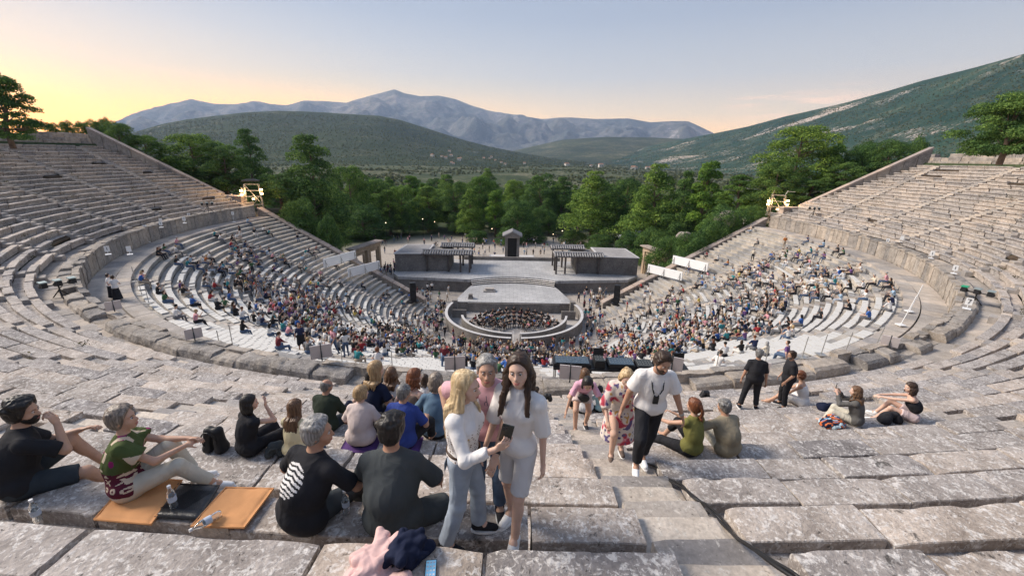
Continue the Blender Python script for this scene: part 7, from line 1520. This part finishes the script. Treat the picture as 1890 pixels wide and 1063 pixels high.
def flat(name, c, ro=.85): return plain('crowd_'+name, c, ro, .12, 8, 0)
TOPS = [('white', (.72, .70, .68), 26), ('black', (.02, .02, .022), 24), ('pale blue', (.32, .45, .58), 7), ('navy', (.025, .035, .09), 9), ('red', (.36, .035, .04), 4), ('pink', (.62, .30, .34), 5), ('beige', (.48, .38, .29), 7), ('grey', (.18, .18, .185), 8), ('teal', (.04, .24, .26), 4), ('orange', (.50, .17, .04), 1), ('green', (.05, .12, .06), 4), ('purple', (.14, .07, .20), 3), ('blue', (.04, .12, .38), 6), ('maroon', (.16, .025, .035), 4), ('yellow', (.60, .45, .10), 1), ('cream', (.66, .58, .46), 5)]
BOTS = [('dark', (.02, .02, .025), 9), ('denim', (.08, .12, .20), 8), ('beige', (.42, .34, .26), 4), ('white', (.62, .60, .57), 3), ('grey', (.14, .14, .15), 3), ('pale', (.42, .46, .52), 2)]
HAIRS = [('black', (.012, .010, .010), 6), ('brown', (.05, .028, .016), 8), ('grey', (.32, .31, .30), 4), ('blond', (.42, .29, .15), 3), ('auburn', (.13, .045, .02), 2)]
SKINS = [(.56, .35, .25), (.48, .28, .19), (.64, .42, .32)]
TM = [flat('top_'+n.replace(' ', '_'), c) for n, c, w_ in TOPS]; BM = [flat('legs_'+n, c) for n, c, w_ in BOTS]; HMt = [flat('hair_'+n, c, .6) for n, c, w_ in HAIRS]; SM_ = [flat('skin_'+ORD[i+1], c, .55) for i, c in enumerate(SKINS)]; SHM = flat('shoes', (.05, .05, .05))
rc = random.Random(21)
def pickw(L_): 
    t = rc.random()*sum(x[2] for x in L_)
    for i, x in enumerate(L_):
        t -= x[2]
        if t <= 0: return i
    return 0
def cface(x, y, jit=22): return math.degrees(math.atan2(x, -y))+rc.gauss(0, jit)
PPL = []      # (x, y, z, rz, standing, variant, tag data)
BASE = [.03, .28, .60, .68, .72, .64, .62, .60, .50, .46, .30, .05]
for j in range(1, NL):
    R, z = LR(j), LZ(j)
    for (s0, s1) in wedge_spans(R):
        L_ = (s1-s0)*R
        if L_ < 1.2: continue
        wn = int(round(((s0+s1)/2-math.radians(0.28))/math.radians(17.6)-0.5))+6; wn = min(11, max(0, wn)); n = int(L_/.60); idx = 0
        for q in range(n):
            a = s0+(s1-s0)*(q+.5)/n+rc.uniform(-.06, .06)/R; x, y = (R+.2)*math.sin(a), -(R+.2)*math.cos(a); p = BASE[wn]
            if wn in (5, 6): p *= 1.0 if j < 21 else .17
            elif wn in (4, 7): p *= 1.0 if j < 24 else .16
            elif wn in (3, 8): p *= 1.0 if j < 28 else .30
            else: p *= 1.0 if j < 30 else .55
            if wn in (1, 10): p *= .5 if j < 9 else 1
            cl = vnoise(A([[x, y, j*.2]]), .42)[0]; p *= 0.92 if cl > .47 else 0.24
            if cl > .6: p *= 1.3
            if rc.random() < p: idx += 1; PPL.append((x, y, z+.07, cface(x, y), 0, rc.randrange(len(VAR_S)), (j, wn, idx)))
def stand_at(x, y, z, rz, what): PPL.append((x, y, z, rz, 1, rc.randrange(len(VAR_T)), what))
for s in STAIR_L:                                    # people on the stairs
    for j in range(1, 31):
        R = LR(j)
        if abs(s) < end_angle(R)-.1 and rc.random() < .085 and not (j > 23 and abs(s) < .9): stand_at(R*math.sin(s), -R*math.cos(s), LZ(j)-.05, cface(R*math.sin(s), -R*math.cos(s), 60), ('stair', j, s))
for i in range(260):                                 # standing round the orchestra edge and in the side passages
    t = rc.random()
    if t < .40: s = rc.choice((-1, 1)); x, y = s*rc.uniform(9.9, 14.5 if rc.random() < .6 else 11.5), rc.uniform(-6.5, 9.5); x = x if y < 4 else s*rc.uniform(9.9, 21)
    elif t < .62: s = rc.choice((-1, 1)); x, y = s*rc.uniform(10.5, 23), rc.uniform(5.2, 12.0)
    else: a = rc.gauss(0, .42); r_ = rc.uniform(9.9, 12.0); x, y = r_*math.sin(a), -r_*math.cos(a)
    if abs(x) > 12.6 and y < yline(x)+.9: y = yline(x)+rc.uniform(1.2, 3)
    if math.hypot(x, y) < 9.75: continue
    if y > 12.2: continue
    stand_at(x, y, .02, rc.uniform(0, 360), ('floor', 0, 0))
for i in range(150):                                 # the crowd behind the stage
    x, y = rc.gauss(-6, 20), rc.uniform(35, 60)
    if abs(x) < 5.5 and y < 35 or abs(x) > 45: continue
    stand_at(x, y, float(ground_z(x, y)), rc.uniform(0, 360), ('plaza', 0, 0))
for i in range(34): x, y = rc.uniform(-25.0, -22.0), rc.uniform(17, 34); stand_at(x, y, .02, rc.uniform(0, 360), ('plaza', 0, 0))
for (px, py) in ((560, 660), (618, 655), (640, 660), (820, 655)): p_ = at_z(px, py, LZ(29)); R_ = math.hypot(p_[0], p_[1]); stand_at(p_[0], p_[1], LZ(int((R_-12.5)/.75)), rc.uniform(0, 360), ('stair', 29, 0))
PPL.sort(key=lambda q: math.dist(q[:3], CAM_P))
def np_mesh(name, V, Q, I, mats):
    me = bpy.data.meshes.new(name); me.vertices.add(len(V)); me.vertices.foreach_set('co', V.astype(np.float32).ravel()); me.loops.add(Q.size); me.loops.foreach_set('vertex_index', Q.astype(np.int32).ravel())
    me.polygons.add(len(Q)); me.polygons.foreach_set('loop_start', np.arange(0, Q.size, 4, dtype=np.int32)); 
    for m_ in mats: me.materials.append(m_)
    me.polygons.foreach_set('material_index', I.astype(np.int32)); me.polygons.foreach_set('use_smooth', np.ones(len(Q), bool)); me.update(calc_edges=True); return me
MESH_S = [np_mesh('spectator', *v[0], [SM_[0], HMt[0], TM[0], BM[0], SHM]) for v in VAR_S]; MESH_T = [np_mesh('spectator', *v[0], [SM_[0], HMt[0], TM[0], BM[0], SHM]) for v in VAR_T]
NAMED = 44; used_labels = set(); rest = []
WEDGE = ['far left end', 'second', 'third', 'fourth', 'fifth', 'sixth', 'seventh', 'eighth', 'ninth', 'tenth', 'eleventh', 'far right end']
cnt = 0; stn = 0
for q in PPL:
    x, y, z, rz, st_, v, info = q; ti_, bi, hi_, si = pickw(TOPS), pickw(BOTS), pickw(HAIRS), rc.randrange(3)
    if cnt >= 300-NAMED: rest.append((q, ti_, bi, hi_, si)); continue
    if st_ == 0:
        j, wn, idx = info; lab = '%s-haired spectator in %s top, seated %s along %s row below walkway, %s wedge' % (HAIRS[hi_][0], TOPS[ti_][0], ORD[min(idx, 40)], ORD[NL-j], WEDGE[wn])
    else:
        stn += 1; lab = '%s-haired spectator in %s top standing on the lower stairs, %s nearest the viewer' % (HAIRS[hi_][0], TOPS[ti_][0], ORD[min(stn, 40)])
    if lab in used_labels: rest.append((q, ti_, bi, hi_, si)); continue
    used_labels.add(lab); o = bpy.data.objects.new('person', (MESH_T if st_ else MESH_S)[v]); C.objects.link(o); o.location = (x, y, z); o.rotation_euler = (0, 0, math.radians(rz)); sc_ = rc.uniform(.95, 1.08); o.scale = (sc_,)*3
    for k_, m_ in enumerate((SM_[si], HMt[hi_], TM[ti_], BM[bi], SHM)): o.material_slots[k_].link = 'OBJECT'; o.material_slots[k_].material = m_
    tag(o, lab, 'person', 'spectators in the lower seats'); cnt += 1
ALLM = SM_+HMt+TM+BM+[SHM]; VV, QQ, II, off = [], [], [], 0
def add_far(q, ti_, bi, hi_, si):
    global off
    x, y, z, rz, st_, v, info = q; V, Q, I = (VAR_T if st_ else VAR_S)[v][1]; c, s = math.cos(math.radians(rz)), math.sin(math.radians(rz)); k = rc.uniform(.95, 1.08)
    VV.append(np.stack([V[:, 0]*c-V[:, 1]*s, V[:, 0]*s+V[:, 1]*c, V[:, 2]], -1)*k+A((x, y, z))); QQ.append(Q+off); off += len(V)
    lut = A([si, 3+hi_, 3+len(HMt)+ti_, 3+len(HMt)+len(TM)+bi, len(ALLM)-1]); II.append(lut[I])
for r_ in rest: add_far(*r_)
me = np_mesh('crowd', np.concatenate(VV), np.concatenate(QQ), np.concatenate(II), ALLM); o = bpy.data.objects.new('crowd', me); C.objects.link(o)
tag(o, 'dense audience filling the lower rows, orchestra edge and the ground behind the stage', 'crowd', kind='stuff')
# musicians, chairs and stands in the pit
mbc = MB(); mbc.box((0, -.02, -.02), (.44, .44, .04)); mbc.box((0, -.24, .26), (.42, .03, .34))
for sx in (-.19, .19):
    for sy in (-.2, .18): mbc.bar((sx, sy, -.45), (sx, sy, -.03), .014, 5)
ch0 = mbc.build('orchestra_chair', M_BLACK); mbs = MB(); mbs.bar((0, 0, 0), (0, 0, 1.05), .015, 5); mbs.box((0, 0, 1.12), (.46, .03, .32), M=rotm((1, 0, 0), -25)); mbs.box((0, -.02, 1.125), (.40, .02, .26), M=rotm((1, 0, 0), -25), mi=1)
for a_ in (0, 2.1, 4.2): mbs.bar((0, 0, .15), (.25*math.cos(a_), .25*math.sin(a_), 0), .01, 4)
st0 = mbs.build('music_stand', [M_BLACK, M_WHITE]); first = True
VIOL = plain('varnished_wood', (.22, .08, .03), .3, .3, 6, .05, spec=.5); f = Surf(.03); f.ell((0, 0, .35), (.20, .07, .22), k=.05); f.ell((0, 0, .68), (.16, .065, .17), k=.05); f.cap((0, 0, .8), (0, .03, 1.35), .025, .02, k=.03); f.cap((0, 0, .1), (0, 0, -.05), .012, .01, k=.01); cel0 = to_obj('cello', f, VIOL); nc = 0
for ri, (rr, n) in enumerate(((2.2, 7), (3.5, 11), (4.8, 15), (6.0, 15))):
    for i in range(n):
        a_ = -1.25+2.5*(i+.5)/n if rr < 4 else -1.35+2.7*(i+.5)/n
        x, y = rr*1.0*math.sin(a_), -4.6+rr*math.cos(a_)*1.15
        if y > 2.6 or math.hypot(x, y) > 6.7 and y < 0: y = min(y, 2.4)
        if math.hypot(x, y) > 6.75 and y < 0: continue
        rz = math.degrees(math.atan2(x, -(y+4.8)))+180*0; rz = math.degrees(math.atan2(-(0-x), (-4.9-y)));
        v = rc.randrange(len(VAR_S)); o = bpy.data.objects.new('musician', MESH_S[v]); C.objects.link(o); o.location = (x, y, .50); o.rotation_euler = (0, 0, math.radians(rz)); bi = pickw(TOPS) if rc.random() < .55 else 1
        for k_, m_ in enumerate((SM_[rc.randrange(3)], HMt[pickw(HAIRS)], TM[bi], BM[0], SHM)): o.material_slots[k_].link = 'OBJECT'; o.material_slots[k_].material = m_
        tag(o, '%s-topped musician seated in the pit, %s from left in the %s arc of players' % (TOPS[bi][0], ORD[i+1], ORD[ri+1]), 'person', 'musicians in the orchestra pit')
        c_ = ch0 if first else ch0.copy(); s_ = st0 if first else st0.copy()
        if not first: C.objects.link(c_); C.objects.link(s_)
        d_ = A((-math.sin(math.radians(rz)), math.cos(math.radians(rz)))); c_.location = (x, y, .50); c_.rotation_euler = (0, 0, math.radians(rz)); s_.location = (x+d_[0]*.75, y+d_[1]*.75, .02); s_.rotation_euler = (0, 0, math.radians(rz)); first = False
        tag(c_, 'black chair under the %s musician from left in the %s arc of players' % (ORD[i+1], ORD[ri+1]), 'chair', 'musicians chairs'); tag(s_, 'music stand before the %s musician from left in the %s arc of players' % (ORD[i+1], ORD[ri+1]), 'music stand', 'music stands')
        if i % 4 == 1:
            k_ = cel0 if nc == 0 else cel0.copy()
            if nc: C.objects.link(k_)
            nc += 1; k_.location = (x+d_[0]*.35, y+d_[1]*.35, .06); k_.rotation_euler = (0, math.radians(8), math.radians(rz)); tag(k_, 'brown cello held by the %s musician from left in the %s arc of players' % (ORD[i+1], ORD[ri+1]), 'cello', 'cellos in the pit')
# ------------------------------------------------------------------ air
mb = MB(); mb.box((1000, 750, 900), (19500, 18500, 2000))
mb.v[-1][:4, 2] = -260; mb.v[-1][4:, 2] = 1750
m_ = bpy.data.materials.new('evening_haze'); m_.use_nodes = True; t = m_.node_tree; t.nodes.clear()
pv = N(t, 'ShaderNodeVolumePrincipled'); pv.inputs['Color'].default_value = (0.50, 0.68, 1.0, 1); pv.inputs['Density'].default_value = 0.000085; pv.inputs['Anisotropy'].default_value = 0.2
out = N(t, 'ShaderNodeOutputMaterial'); t.links.new(pv.outputs[0], out.inputs['Volume'])
o = mb.build('haze', m_); tag(o, 'thin blue evening haze over the valley', 'haze', kind='stuff')
